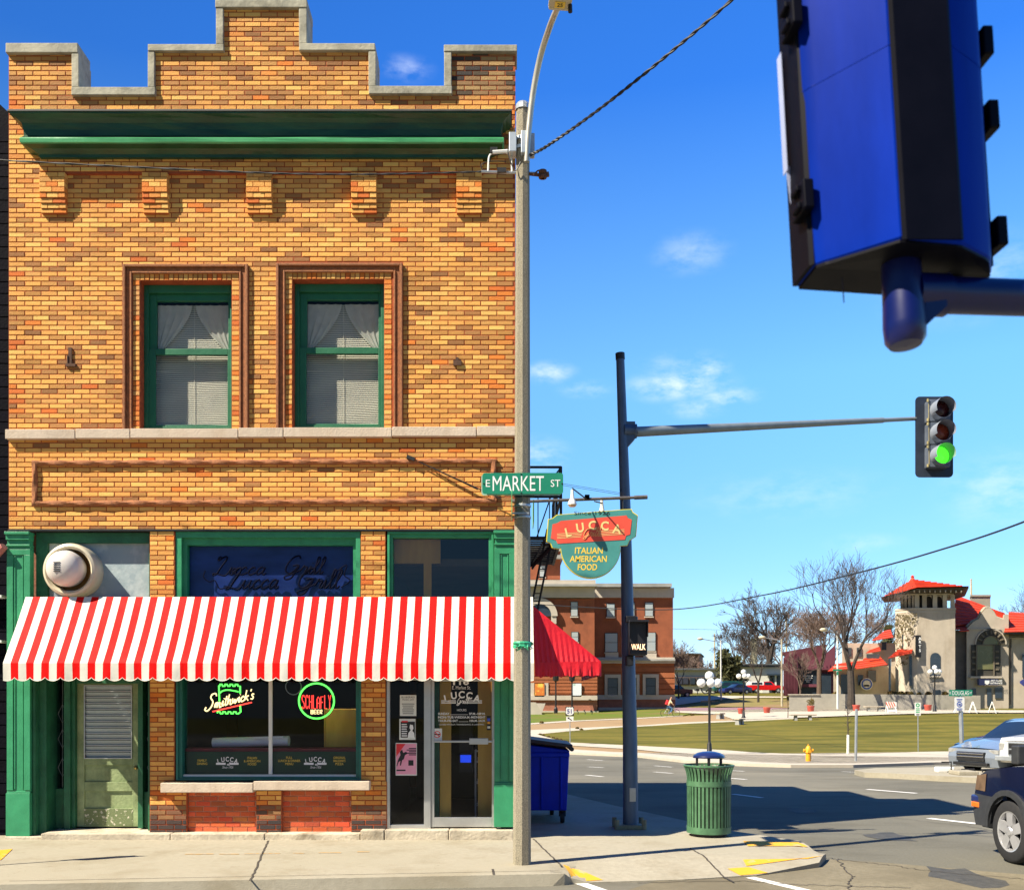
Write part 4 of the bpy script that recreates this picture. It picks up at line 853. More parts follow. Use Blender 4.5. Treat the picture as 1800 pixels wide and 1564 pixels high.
# ------------------------------------------------------------------ awning
aw = thing('awning', 'red and white striped canvas awning with scalloped valance above the shopfront', 'awning', (fx(470), FY, fz(1050)))
YA = FY - .66; AX0, AX1 = -6.29, .27; NS = 69; zt, zfold, zb = fz(1050), EYE + (HZ - 1164) / F * YA, EYE + (HZ - 1190.5) / F * YA
q = MB()
for i in range(NS):
    a, b = AX0 + (AX1 - AX0) * i / NS, AX0 + (AX1 - AX0) * (i + 1) / NS; q.mi = 0 if i % 2 else 1
    vs = []
    for k in range(9):
        t = k / 8; y = FY - .088 + (YA - FY + .088) * t; z = zt + (zfold - zt) * t - .022 * math.sin(math.pi * t); wv_ = lambda x: math.sin(math.pi * t) * (.012 * math.sin(x * 2.1 + 1) + .006 * math.sin(x * 7.3 + t * 4))
        vs += [(a, y, z + wv_(a)), (b, y, z + wv_(b))]
    vs += [(a, YA - .004, zfold - .012), (b, YA - .004, zfold - .012)]
    q.add(vs, [(2 * k, 2 * k + 1, 2 * k + 3, 2 * k + 2) for k in range(9)])
q.build('canopy', [m_red, m_cream], aw, smooth=True)
q = MB(); sub = 6
for i in range(NS):
    q.mi = 0 if i % 2 else 1
    for s in range(sub):
        vs = []
        for u in (s / sub, (s + 1) / sub):
            x = AX0 + (AX1 - AX0) * (i + u) / NS; ph = (i + u) / 2
            sc = .042 * abs(math.sin(math.pi * (ph + .25))) ** .75; wv = .008 * math.sin(x * 9) + .006 * math.sin(x * 23 + 1)
            for t in (0, .33, .66, 1): vs.append((x, YA - .005 + wv * t, zfold - .008 + (zb - sc * 1.0 + .008 - zfold) * t))
        q.add(vs, [(k, k + 1, k + 5, k + 4) for k in range(3)])
q.build('valance', [m_red, m_cream], aw, smooth=True)
q = MB()
pts = []
for i in range(NS * sub + 1):
    u = i / sub; x = AX0 + (AX1 - AX0) * u / NS; sc = .042 * abs(math.sin(math.pi * (u / 2 + .25))) ** .75; pts.append((x, YA - .006 + .008 * math.sin(x * 9) + .006 * math.sin(x * 23 + 1), zb - sc))
q.tube(pts, .0045, 4); q.build('valance_piping', m_cream, aw)
q = MB()
q.add([(AX0, FY - .02, zt), (AX0, YA, zfold), (AX0, YA, zb), (AX0, FY - .02, zb + .02)], [(0, 1, 2, 3)]); q.add([(AX1, FY - .02, zt), (AX1, YA, zfold), (AX1, YA, zb), (AX1, FY - .02, zb + .02)], [(0, 1, 2, 3)])
q.build('end_panel', m_cream, aw)
q = MB(); q.tube([(AX0 + .03, YA + .03, zfold - .02), (AX1 - .03, YA + .03, zfold - .02)], .02, 6)
for x in (AX0 + .05, -4, -2, AX1 - .05): q.tube([(x, YA + .03, zfold - .02), (x, FY - .02, zfold + .02)], .018, 6)
q.build('awning_frame', m_galv, aw)
# the red side awning round the corner
sa = thing('side_awning', 'plain red awning on the side wall just round the corner behind the concrete pole', 'awning', (.05, FY, fz(1062)))
yb = FY - .1; q = MB(); ap = W(929, 1058, yb); lo = W(940, 1164, yb - .12); hi = W(1056, 1162, yb); far = hi + Vector((0, 3.6, 0)); apf = ap + Vector((-.12, 3.6, 0))
n = 26; vs = []
for i in range(n + 1):
    t = i / n; e = lo.lerp(hi, t); h = W(929 + 127 * t, 1058 + 94 * t ** 1.0, yb)
    tp = ap.lerp(hi, max(0, t) * .999); tp = ap + (hi - ap) * t
    for k in range(7):
        p = tp.lerp(e, k / 6) if t > 0 else ap.lerp(lo, k / 6)
        vs.append((p.x, p.y - .012 * (i % 2) * (k / 6), p.z))
q.add(vs, [(i * 7 + k, (i + 1) * 7 + k, (i + 1) * 7 + k + 1, i * 7 + k + 1) for i in range(n) for k in range(6)])
m_red2 = M('side_awning_red', (.72, .008, .022), .55, .15, 4, .2, trans=.15)
q.build('end_panel', m_red2, sa)
q = MB(); q.add([ap, hi, far, apf], [(0, 1, 2, 3)]); q.build('canopy', m_red2, sa)
q = MB(); vs = []; n = 48
for i in range(n + 1):
    t = i / n; e = lo.lerp(hi, t); w_ = .03 * math.sin(t * 31) * .5 + .012 * math.sin(t * 70)
    d_ = .205 - .028 * abs(math.sin(math.pi * t * 6.5 + 1.2))
    for k in range(5): vs.append((e.x + (.01 if k else 0) * math.sin(t * 40), e.y - .01 - abs(w_) * k / 4, e.z - d_ * k / 4))
q.add(vs, [(i * 5 + k, (i + 1) * 5 + k, (i + 1) * 5 + k + 1, i * 5 + k + 1) for i in range(n) for k in range(4)])
vs = []
for i in range(n + 1):
    t = i / n; e = hi.lerp(far, t); d_ = .205 - .028 * abs(math.sin(math.pi * t * 20))
    vs += [e, (e.x, e.y, e.z - d_)]
q.add(vs, [(2 * i, 2 * i + 1, 2 * i + 3, 2 * i + 2) for i in range(n)])
q.build('valance', m_red2, sa, smooth=True)
# ================================================================== street furniture at the corner
m_shadepole = M('pole_steel_blue_shade', (.075, .12, .20), .45, .2, 4, .08, stretch=(3, 3, .6), metal=.25)  # grey galvanised pole; the blue of the building's shade is put into its colour
m_rust = M('rusty_clamp', (.12, .05, .03), .8, .4, 30, .2)
m_cream2 = M('cream_lamp_enamel', (.55, .50, .36), .4, .1, 4)
PY = 10.97; PB = GP(917.5, 1518); PX = PB.x
sp = thing('street_light', 'tall speckled concrete street light pole standing at the kerb in front of the restaurant corner', 'street light', (PX, PY, SW))
def oct_(q, cx, cy, z0, z1, r0, r1, dx=0):
    q.tube([(cx, cy, z0), (cx + dx, cy, z1)], [r0, r1], 8)
PT = W(919, 190, PY)
q = MB(); n = 12; pts = [(PX + (PT.x - PX) * i / n, PY, SW - .05 + (PT.z - SW + .05) * i / n) for i in range(n + 1)]
q.tube(pts, [.099 - .026 * i / n for i in range(n + 1)], 8); q.build('pole', m_conc, sp)
def polx(z): return PX + (PT.x - PX) * (z - SW) / (PT.z - SW)
def polr(z): return .099 - .026 * (z - SW) / (PT.z - SW)
q = MB(); q.lathe([(.082, PT.z - .03), (.082, PT.z + .02), (.06, PT.z + .05), (.03, PT.z + .065), (.001, PT.z + .07)], 12, (PT.x, PY, 0)); q.build('pole_cap', m_galv, sp)
AP = [W(926, 285, PY - .12), W(929, 235, PY - .14), W(937, 165, PY - .2), W(950, 100, PY - .35), W(965, 52, PY - .6), W(976, 24, PY - .85), W(986, 2, PY - 1.1), W(994, -14, PY - 1.35)]
q = MB(); q.tube(spline(AP, 5), .033, 10); q.build('lamp_arm', M('arm_steel', (.5, .48, .42), .35, .15, 3, metal=.5), sp, smooth=True)
q = MB(); z = W(0, 262, PY).z
for dz in (.08, -.02): q.lathe([(polr(z) + .012, z + dz), (polr(z) + .012, z + dz + .035)], 8, (polx(z), PY, 0))
q.box(polx(z) - .15, polx(z) - .07, PY - .12, PY + .04, z - .09, z + .12); q.box(polx(z) + .06, polx(z) + .13, PY - .1, PY + .02, z - .10, z + .12); q.box(polx(z) - .02, polx(z) + .07, PY - .15, PY - .08, z - .12, z + .12)
q.build('arm_clamp', M('pale_steel', (.5, .56, .62), .4, .1, 4, metal=.4), sp, bevel=.006)
E0 = AP[-2]; q = MB()
lc = W(987, -6, PY - 1.3)
sec = [(-.18, .10), (-.14, .115), (.45, .13), (.62, .08)]
o_ = Vector((.10, -1, .12)).normalized(); s_ = Vector((1, .1, 0)).normalized(); u_ = s_.cross(o_) * -1
if u_.z < 0: u_ = -u_
for k, (a, b) in enumerate(zip(sec, sec[1:])):
    vs = []
    for t, wv in (a, b):
        for sx_, sz_ in ((-1, 0), (1, 0), (.75, 1), (-.75, 1)): vs.append(lc + o_ * t + s_ * sx_ * wv + u_ * sz_ * .11)
    q.add(vs, [(0, 1, 5, 4), (1, 2, 6, 5), (2, 3, 7, 6), (3, 0, 4, 7), (0, 3, 2, 1), (4, 5, 6, 7)])
lum = q.build('lamp_head', m_cream2, sp, bevel=.012)
q = MB(); q.obox(lc + o_ * .25 - u_ * .005, s_ * .09, o_ * .16, u_ * .012); q.build('lens', M('lamp_lens', (.6, .58, .5), .2, .1, 4), lum)
q = MB(); q.obox(lc - o_ * .10 - u_ * .004, s_ * .05, o_ * .035, u_ * .004); q.build('number_tag', m_yellowtxt, lum)
q = MB(); vs, fs = textgeo('25', 'CENTER', .02); p0 = lc - o_ * .10 - u_ * .0095; q.add([p0 + s_ * v[0] * .06 + o_ * v[1] * .06 for v in vs], fs); q.build('number', m_blacktxt, lum)
q = MB(); a = lc - o_ * .1 + s_ * .10 - u_ * .0; q.tube([a, a - u_ * .07], .022, 10); q.build('photocell', m_black, lum)
q = MB()
for zz, c in ((860, 0), (892, 0), (912, 0)):
    z = W(0, zz, PY).z; q.lathe([(polr(z) + .004, z), (polr(z) + .008, z + .006), (polr(z) + .008, z + .024), (polr(z) + .004, z + .03)], 16, (polx(z), PY, 0))
q.build('steel_band', m_galv, sp)
z = W(0, 1133, PY).z; q = MB(); q.lathe([(polr(z) + .003, z - .03), (polr(z) + .012, z - .02), (polr(z) + .009, z), (polr(z) + .014, z + .02), (polr(z) + .003, z + .035)], 14, (polx(z), PY, 0))
rr = random.Random(4)
for i in range(26):
    a = rr.uniform(-2.6, .5); p = Vector((polx(z) + (polr(z) + .014) * math.cos(a), PY + (polr(z) + .014) * math.sin(a), z + rr.uniform(-.05, .04))); d1 = Vector((rr.uniform(-1, 1), rr.uniform(-1, 0), rr.uniform(-1, 1))) * .03; d2 = Vector((rr.uniform(-1, 1), rr.uniform(-1, 0), rr.uniform(-1, 1))) * .014
    q.add([p - d1, p + d2, p + d1, p - d2], [(0, 1, 2, 3)])
tag(q.build('green_tape', M('green_ribbon', (.05, .42, .22), .4, .2, 20)), 'frayed green ribbon tied round the concrete pole below the street sign', 'ribbon')
# utility hardware and cables
q = MB(); z = W(0, 303, PY).z
q.tube([W(846, 302, PY), W(945, 305, PY)], .014, 6); q.build('crossarm', m_galv, sp)
q = MB()
for x in (858, 900): q.tube(spline([W(x, 302, PY), W(x + (2 if x < 880 else -2), 275, PY), W(x + (12 if x < 880 else -12), 268, PY), W(879, 267, PY)]), .011, 6)
q.tube([W(866, 268, PY - .03), W(896, 266, PY - .03)], .02, 6); q.build('conduit', m_white, sp)
q = MB(); q.obox(W(868, 266, PY), (.04, 0, 0), (0, .03, 0), (0, 0, .03)); q.obox(W(882, 301, PY), (.05, 0, 0), (0, .03, 0), (0, 0, .025)); q.tube(spline([W(905, 225, PY - .1), W(898, 250, PY - .1), W(893, 268, PY - .1), W(905, 300, PY - .1), W(915, 285, PY - .12)]), .007, 5)
q.tube(spline([W(850, 303, PY), W(846, 290, PY), W(862, 284, PY), W(890, 284, PY)]), .005, 5); q.build('wire_clamp', m_black, sp)
q = MB(); q.tube([W(930, 306, PY), W(948, 308, PY)], .018, 6); q.tube(spline([W(938, 308, PY - .03), W(946, 300, PY - .03), W(955, 302, PY - .03)]), .008, 5)
q.lathe([(.02, 0), (.045, .005), (.045, .03), (.03, .045), (.045, .06), (.045, .085), (.02, .09)], 10, W(954, 314, PY)); q.obox(W(957, 308, PY), (.05, 0, .01), (0, .02, 0), (-.004, 0, .02)); q.build('insulator', m_rust, sp)
def cable(name, label, pts, r, twist=0, n=14):
    q = MB(); c = spline(pts, n)
    if twist:
        for k in (0, math.pi):
            o = []
            for i, p in enumerate(c): o.append(p + Vector((0, math.cos(i * twist + k), math.sin(i * twist + k))) * r * .8)
            q.tube(o, r, 5)
    else: q.tube(c, r, 5)
    return tag(q.build(name, m_wire, smooth=True), label, 'cable')
cable('overhead_cable', 'thick twisted overhead cable rising from the concrete pole to the upper right', [W(928, 275, PY - .1), W(960, 258, PY - .3), W(1010, 224, PY - .6), W(1080, 172, PY - 1), W(1170, 100, PY - 1.4), W(1287, 0, PY - 2), W(1500, -200, PY - 2.9)], .0105, .55, 34)
cable('overhead_cable', 'dark service cable sagging across the brick front to the concrete pole', [W(-260, 268, PY + .3), W(0, 282, PY + .2), W(300, 297, PY + .1), W(520, 306, PY), W(700, 306, PY), W(850, 302, PY)], .006, .5, 30)
cable('utility_wire', 'long black wire rising from behind the brick hall to the right', [W(900, 1058, 75), W(1010, 1066, 68), W(1180, 1071, 60), W(1340, 1046, 48), W(1490, 1011, 40), W(1640, 970, 33), W(1830, 905, 27), W(2300, 700, 20), W(3000, 380, 16)], .03, 0)
cable('utility_wire', 'faint thin wire beside the brick hall, lower one', [W(1150, 1104, 130), W(1300, 1107, 130), W(1500, 1108, 130), W(1640, 1128, 130), W(1830, 1140, 130)], .022, 0)
# street name blade
sg = thing('street_name_sign', 'green street name blade with white lettering high on the concrete pole', 'street sign', W(920, 850, PY - .12))
def rrect(x0, x1, z0, z1, r, n=5):
    out = []
    for cx, cz, a0 in ((x1 - r, z0 + r, -90), (x1 - r, z1 - r, 0), (x0 + r, z1 - r, 90), (x0 + r, z0 + r, 180)):
        for i in range(n + 1): a = R(a0 + 90 * i / n); out.append((cx + r * math.cos(a), cz + r * math.sin(a)))
    return out
Ys = PY - .12; kx = lambda px_: (px_ - 900) / F * Ys; kz = lambda py_: EYE + (HZ - py_) / F * Ys
m_sgreen = M('reflective_sign_green', (.012, .22, .13), .4, .08, 4)
q = MB(); q.prism(rrect(kx(848), kx(990), kz(868), kz(831), .03), Ys, Ys + .004); q.build('blade', m_sgreen, sg)
q = MB(); q.prism(rrect(kx(846), kx(987), kz(869.5), kz(832.5), .03), Ys + .03, Ys + .034); q.build('rear_blade', M('pale_sign_back', (.30, .5, .42), .4, .1, 4), sg)
q = MB(); q.fit('E', kx(854), kx(861.5), kz(855.5), kz(843), Ys - .002); q.fit('MARKET', kx(866), kx(956), kz(862.5), kz(836.5), Ys - .002); q.fit('ST', kx(968), kx(985), kz(855.5), kz(843), Ys - .002)
q.fit('E', kx(976), kx(983.5), kz(857), kz(844), Ys + .036, back=True); q.fit('MARKET', kx(881), kx(971), kz(864), kz(838), Ys + .036, back=True); q.fit('ST', kx(851), kx(868), kz(857), kz(844), Ys + .036, back=True)
q.build('lettering', m_whitetxt, sg)
q = MB()
for x, z in ((916, 833.5), (916, 866), (850.5, 850), (988, 850)): q.lathe([(.001, Ys - .006), (.008, Ys - .005), (.008, Ys)], 8, (kx(x), 0, kz(z)), 'y')
q.box(kx(904), kx(940), Ys + .035, Ys + .06, kz(872), kz(866)); q.build('bolt', m_black, sg)
sg2 = thing('street_name_sign', 'green street blade seen edge on, clamped to the pole below the white lettered one', 'street sign', W(901, 890, PY - .12))
q = MB(); q.prismx(rrect(Ys - .25, Ys + .1, kz(913), kz(869), .03), kx(899), kx(900.2)); q.prismx(rrect(PY + .05, PY + .5, kz(913), kz(872), .03), kx(938), kx(939.5)); q.build('blade', M('faded_sign_green', (.12, .42, .18), .45, .15, 5), sg2)
q = MB(); q.box(kx(899), kx(930), PY - .12, PY - .1, kz(903), kz(900)); q.build('clamp', m_galv, sg2)
# ------------------------------------------------------------------ hanging restaurant sign
YS = 12.85; sx_ = lambda p: (p - 900) / F * YS; sz_ = lambda p: EYE + (HZ - p) / F * YS
hb = thing('sign_bracket', 'horizontal iron sign pole with guy wires projecting from the restaurant corner', 'sign bracket', (.02, YS, sz_(880)))
q = MB(); q.tube([W(905, 882, YS), W(1137, 873.5, YS)], .020, 8); q.tube([W(1115, 874.4, YS), W(1138, 873.5, YS)], .027, 8); q.tube([W(900, 880, YS + .16), W(930, 880, YS)], .02, 6); q.build('sign_pole', M('bracket_iron', (.10, .09, .09), .5, .3, 12, .1), hb)
q = MB()
for dz in (0, 3): q.tube([W(855, 828 + dz, YS + .1), W(1100, 868 + dz, YS)], .003, 4)
q.tube([W(717, 803, FY - .03), W(880, 876, YS + .05)], .007, 5); q.tube([W(760, 822, FY - .03), W(840, 860, FY - .06)], .009, 5); q.obox(W(722, 805, FY - .05), (.05, 0, -.02), (0, .02, 0), (.008, 0, .02)); q.build('guy_wire', m_black, hb)
q = MB()
for x in (975, 1095): q.tube([W(x, 880 - (x - 975) * .04, YS), W(x, 915 - (x - 975) * .13, YS)], .008, 5)
q.build('hanger', m_black, hb)
def floodlamp(x, y, ang, lab):
    t = thing('sign_lamp', lab, 'lamp', W(x, y, YS))
    q = MB(); q.tube([W(1032, 878, YS - .02), W(x, y - 22, YS - .22)] if ang < 0 else [W(1045, 881, YS - .02), W(x, y - 12, YS - .2)], .009, 6); q.obox(W(1032, 874, YS), (.03, 0, 0), (0, .03, 0), (0, 0, .03)); q.build('arm', m_black, t)
    q = MB(); c = W(x, y, YS - .22 if ang < 0 else YS + .12); k5 = 1 if ang < 0 else .7; q.lathe([(.018, .14), (.020, .09), (.026, .03), (.050 * k5, -.01), (.058 * k5, -.05)], 14, c); q.build('lamp_housing', m_white, t, smooth=True)
    q = MB(); q.lathe([(.056 * k5, -.05), (.04 * k5, -.075), (.001, -.082)], 14, c); q.build('bulb', M('amber_bulb', (.65, .45, .25), .2, .2, 6), t, smooth=True)
floodlamp(1006, 880, -1, 'left white flood lamp on the iron sign pole above the hanging sign'); floodlamp(1058, 896, 1, 'right smaller flood lamp tucked behind the top edge of the hanging sign')
hs_ = thing('hanging_sign', 'shaped teal and red restaurant sign hanging from the iron sign pole', 'sign', W(1040, 895, YS))
tl = -R(1.5)   # drawn in photo pixels, including its slight tilt
out = [(978, 905), (1098, 895.5), (1110, 895), (1112, 900), (1121, 906), (1118, 943), (1107, 950), (1103, 959), (1090, 960)]
cx, cy = 1038, 962
arc = [(1090 - 0, 962)] + [(1038 + 53 * math.cos(R(a)), 962 + 55 * math.sin(R(a))) for a in range(8, 180, 8)] + [(984, 962)]
out = out + arc + [(982, 965), (970, 963), (967, 955), (960, 952), (963, 913), (971, 911)]
P2 = lambda pts: [(sx_(a), sz_(b)) for a, b in pts]
def inset(pts, k):
    c = (1040, 950); return [(c[0] + (a - c[0]) * (1 - k / 80), c[1] + (b - c[1]) * (1 - k / 60)) for a, b in pts]
q = MB(); q.prism(P2(out), YS - .025, YS + .025); q.build('edge_board', M('sign_yellow_edge', (.78, .62, .04), .5, .1, 5), hs_)
q = MB(); q.prism(P2(inset(out, 1.4)), YS - .029, YS - .02); q.build('teal_face', M('sign_teal', (.06, .27, .25), .5, .1, 4), hs_)
red = [(986, 916), (1101, 906.5), (1103, 911), (1110, 914), (1107, 940), (1100, 942), (1098, 949), (980, 956), (977, 950), (968, 947), (971, 922), (979, 920)]
q = MB(); q.prism(P2(red), YS - .033, YS - .028); q.build('red_panel', M('sign_red', (.75, .085, .05), .5, .08, 4), hs_)
q = MB()
for i, ch in enumerate('LUCCA'):
    t = (i - 2) / 2; vs, fs = textgeo(ch, 'CENTER', .03); a = -.20 * t + .05; ca, sa = math.cos(a), math.sin(a); s = .158
    c0 = (1041 + t * 43, 925 + t * t * 9 - t * 3)
    q.add([(sx_(c0[0]) + (p[0] * ca - p[1] * sa) * s * .95, YS - .036, sz_(c0[1]) + (p[0] * sa + p[1] * ca) * s) for p in vs], fs)
for i in range(4):
    q.add([(sx_(a), YS - .035, sz_(b)) for a, b in ((979, 938.6 + i * 2.6), (1024 - i, 935.8 + i * 2.6), (1024 - i, 936.6 + i * 2.6), (979, 939.4 + i * 2.6))], [(0, 1, 2, 3)])
    q.add([(sx_(a), YS - .035, sz_(b)) for a, b in ((1050 + i, 934.0 + i * 2.6), (1097, 931 + i * 2.6), (1097, 931.8 + i * 2.6), (1050 + i, 934.8 + i * 2.6))], [(0, 1, 2, 3)])
q.build('cream_lettering', M('cream_lettering', (.85, .62, .25), .5, .05, 4), hs_)
q = MB(); script(q, 'G', sx_(1024), sz_(944), .045, YS - .036, .0045); script(q, 'rill', sx_(1035), sz_(943), .055, YS - .036, .0042)
q.build('script_lettering', M('orange_script', (.85, .35, .12), .5, .05, 4), hs_)
q = MB()
for t, x0_, x1_, y_ in (('ITALIAN', 1010, 1059, 968), ('AMERICAN', 1001, 1066, 982.5), ('FOOD', 1015, 1049, 997)): q.fit(t, sx_(x0_), sx_(x1_), sz_(y_ + 5.6), sz_(y_ - 5.6), YS - .031, .02, shear=.06)
q.build('yellow_lettering', m_yellowtxt, hs_)
q = MB(); q.fit('Since 1926', sx_(1009), sx_(1072), sz_(905.5), sz_(899.5), YS - .031); q.build('black_lettering', m_blacktxt, hs_)
# ------------------------------------------------------------------ fire escape on the side wall
fe = thing('fire_escape', 'black iron fire escape with balcony and ladder on the side wall of the restaurant', 'fire escape', (.1, 15, 4))
XS = SX; q = MB(); Y0, Y1 = 14.4, 17.2; zf = EYE + (HZ - 945) / F * Y0; xo = (986 - 900) / F * Y0; zt_ = EYE + (HZ - 821) / F * Y0; zm = EYE + (HZ - 873) / F * Y0
for z in (zf,):
    for k in range(15): q.box(XS, xo, Y0 + k * .2, Y0 + k * .2 + .06, z, z + .02)
q.tube([(XS, Y0, zf), (xo, Y0, zf)], .025, 4); q.tube([(xo, Y0, zf), (xo, Y1, zf)], .03, 4); q.build('balcony_floor', m_black, fe)
q = MB()
for z in (zt_, zm):
    q.tube([(XS, Y0, z), (xo, Y0, z)], .022, 4); q.tube([(xo, Y0, z), (xo, Y1, z)], .022, 4)
for yy in (Y0, Y0 + 1.4, Y1): q.tube([(xo, yy, zf), (xo, yy, zt_)], .026, 4)
q.tube([(XS, Y0, zf), (XS, Y0, zt_)], .02, 4); q.tube([(xo - .35, Y0, zf), (xo, Y0, zt_)], .012, 4); q.tube([(xo - .3, Y0, zm), (xo, Y0, zt_)], .014, 4)
for k in range(1, 4): q.tube([(XS + (xo - XS) * k / 4, Y0, zf), (XS + (xo - XS) * k / 4, Y0, zm)], .01, 4)
q.build('railing', m_black, fe)
q = MB()
for dx in (0, .3):
    q.tube([W(962 + dx * 40, 930, 14.9), W(930 + dx * 40, 1085, 14.9)], .022, 4)
for k in range(12): t = k / 11; q.tube([W(962 - 32 * t, 930 + 155 * t, 14.9), W(974 - 32 * t, 930 + 155 * t, 14.9)], .012, 4)
q.build('ladder', m_black, fe)
q = MB(); q.tube([W(985, 945, 14.4), W(935, 995, 14.9)], .03, 4); q.build('balcony_brace', m_black, fe)
for dx in (0, .3): q = MB(); q.tube([W(985 - dx * 60, 930, 16.0), W(935 - dx * 20, 1000, 16.0)], .02, 4); q.build('stair_string', m_black, fe)
# ------------------------------------------------------------------ signal mast with arm
MY = 14.04; mbp = GP(1108, 1455); k_ = F / MY
ms = thing('signal_pole', 'leaning grey steel signal pole with long mast arm beside the restaurant', 'signal pole', (mbp.x, MY, SW))
mx = lambda px_: (px_ - 900) / k_; mz = lambda py_: EYE + (HZ - py_) / k_
q = MB(); q.tube([(mx(1108.5), MY, SW - .05), (mx(1107.5), MY, mz(1300)), (mx(1099.5), MY, mz(900)), (mx(1090), MY, mz(623))], [.108, .102, .075, .058], 20); q.build('pole', m_shadepole, ms, smooth=True)
q = MB(); q.tube([(mx(1090.4), MY, mz(632)), (mx(1089.8), MY, mz(621))], .066, 16); q.build('cap', m_black, ms, smooth=True)
q = MB(); c = (mx(1108.5), MY, 0); q.lathe([(.17, SW), (.17, SW + .05), (.115, SW + .055)], 20, c); q.box(mx(1085), mx(1128), MY - .18, MY + .18, SW, SW + .06)
for sx2 in (-1, 1):
    for sy in (-1, 1): q.tube([(mx(1106) + sx2 * .19, MY + sy * .16, SW), (mx(1106) + sx2 * .19, MY + sy * .16, SW + .14)], .035, 8)
q.build('base_flange', M('base_metal', (.28, .25, .16), .7, .3, 12, .2), ms, bevel=.006)
q = MB(); q.box(mx(1105), mx(1116), MY - .118, MY - .1, mz(1407), mz(1383)); q.build('access_plate', m_galv, ms, bevel=.004)
q = MB(); q.tube([(mx(1096), MY - .02, mz(757)), (mx(1116), MY + .0, mz(757))], .085, 14); q.prism([(mx(1092), mz(742)), (mx(1116), mz(742)), (mx(1116), mz(772)), (mx(1100), mz(790)), (mx(1093), mz(790))], MY - .05, MY + .05); q.lathe([(.1, mx(1115)), (.1, mx(1119))], 14, (0, MY, mz(758)), 'x'); q.build('arm_joint', m_shadepole, ms, bevel=.006)
HA = W(1616, 735.5, 15.6); a0 = Vector((mx(1117), MY, mz(759)))
a1 = a0.lerp(HA, .43); a2 = a0.lerp(HA, .86)
q = MB(); q.tube([a0, a1, a2], [.072, .056, .042], 16); q.tube([a2 - (HA - a0) * .01, HA], [.033, .03], 12); q.build('mast_arm', M('arm_grey_steel', (.24, .28, .30), .4, .15, 5, metal=.3), ms, smooth=True)
# traffic light on the arm
YL = 15.45; lx = lambda p: (p - 900) / F * YL; lz = lambda p: EYE + (HZ - p) / F * YL
tl_ = thing('traffic_light', 'three lens traffic light showing green at the end of the mast arm', 'traffic light', (lx(1647), YL, lz(765)))
m_bp = M('signal_black', (.022, .03, .05), .45, .2, 6)
q = MB(); q.prism(rrect(lx(1613.5), lx(1680.5), lz(836.5), lz(693.5), .07), YL + .1, YL + .106); q.build('backplate', m_bp, tl_)
q = MB()
for yy in (723, 763, 803): q.prism(rrect(lx(1630), lx(1668), lz(yy + 19.3), lz(yy - 19.3), .03), YL - .06, YL + .2)
q.build('housing', M('signal_housing', (.10, .12, .16), .45, .2, 6), tl_, bevel=.008)
for yy, nm, mt in ((723, 'red_lens', M('red_lens', (.05, .004, .004), .25, .2, 6)), (763, 'amber_lens', M('amber_lens', (.22, .03, .008), .25, .2, 6)), (803, 'green_lens', M('green_lens', (.02, .5, .02), .2, .2, 20, emit=1.1, emitc=(.05, .80, .02)))):
    q = MB(); c = (lx(1649), 0, lz(yy))
    q.lathe([(.152, YL - .06), (.152, YL - .22), (.148, YL - .30)], 28, c, 'y', R(-25), R(205)); q.lathe([(.148, YL - .30), (.146, YL - .22), (.146, YL - .06)], 28, c, 'y', R(-25), R(205))
    q.lathe([(.152, YL - .06), (.15, YL - .2), (.146, YL - .2), (.146, YL - .06)], 28, c, 'y')
    vz = q.build('visor', M('visor_grey', (.24, .27, .33), .4, .1, 6), tl_, smooth=True)
    q = MB(); q.lathe([(.142, YL - .062), (.12, YL - .085), (.07, YL - .1), (.001, YL - .106)], 28, c, 'y'); q.build(nm, mt, tl_, smooth=True)
q = MB()
for yy in (706, 740, 747, 780, 787, 820):
    q.tube([(lx(1628), YL - .065, lz(yy - 2.5)), (lx(1628), YL - .065, lz(yy + 2.5))], .018, 8)
q.tube([(lx(1629.5), YL - .06, lz(706)), (lx(1630.5), YL - .06, lz(820))], .006, 5); q.build('hinge', M('brass_hinge', (.5, .42, .2), .4, .2, 9, metal=.5), tl_)
q = MB(); q.tube([HA - Vector((.02, 0, 0)), (lx(1640), YL + .2, lz(736))], .03, 8); q.box(lx(1625), lx(1660), YL + .18, YL + .24, lz(775), lz(728)); q.build('mount', m_galv, tl_)
# pedestrian signal
wk = thing('walk_signal', 'black pedestrian signal lit WALK on the signal pole', 'pedestrian signal', (mx(1116), MY - .2, mz(1130)))
m_bk = M('walk_housing', (.012, .012, .016), .45, .2, 8)
q = MB(); q.box(mx(1101.5), mx(1132), MY - .36, MY - .13, mz(1153), mz(1095)); o = q.build('housing', m_bk, wk, bevel=.015)
q = MB(); q.box(mx(1100), mx(1132.5), MY - .48, MY - .355, mz(1097), mz(1093.5)); q.box(mx(1100), mx(1101.5), MY - .42, MY - .355, mz(1122), mz(1097)); q.box(mx(1131), mx(1132.5), MY - .42, MY - .355, mz(1122), mz(1097)); q.build('visor', m_bk, wk)
q = MB(); q.box(mx(1098), mx(1111), MY - .18, MY + .02, mz(1170), mz(1153)); q.build('bracket', m_bk, wk, bevel=.01)
q = MB(); q.box(mx(1098), mx(1116), MY - .2, MY + .02, mz(1095), mz(1084)); q.tube([(mx(1114), MY - .15, mz(1094)), (mx(1114), MY - .15, mz(1085))], .04, 8); q.build('bracket', m_bk, wk, bevel=.01)
q = MB(); q.fit('WALK', mx(1104.5), mx(1128.5), mz(1144), mz(1134), MY - .363); q.build('lit_word', M('walk_letters', (1, .55, .28), .5, 0, 3, emit=1.6, emitc=(1, .62, .35)), wk)
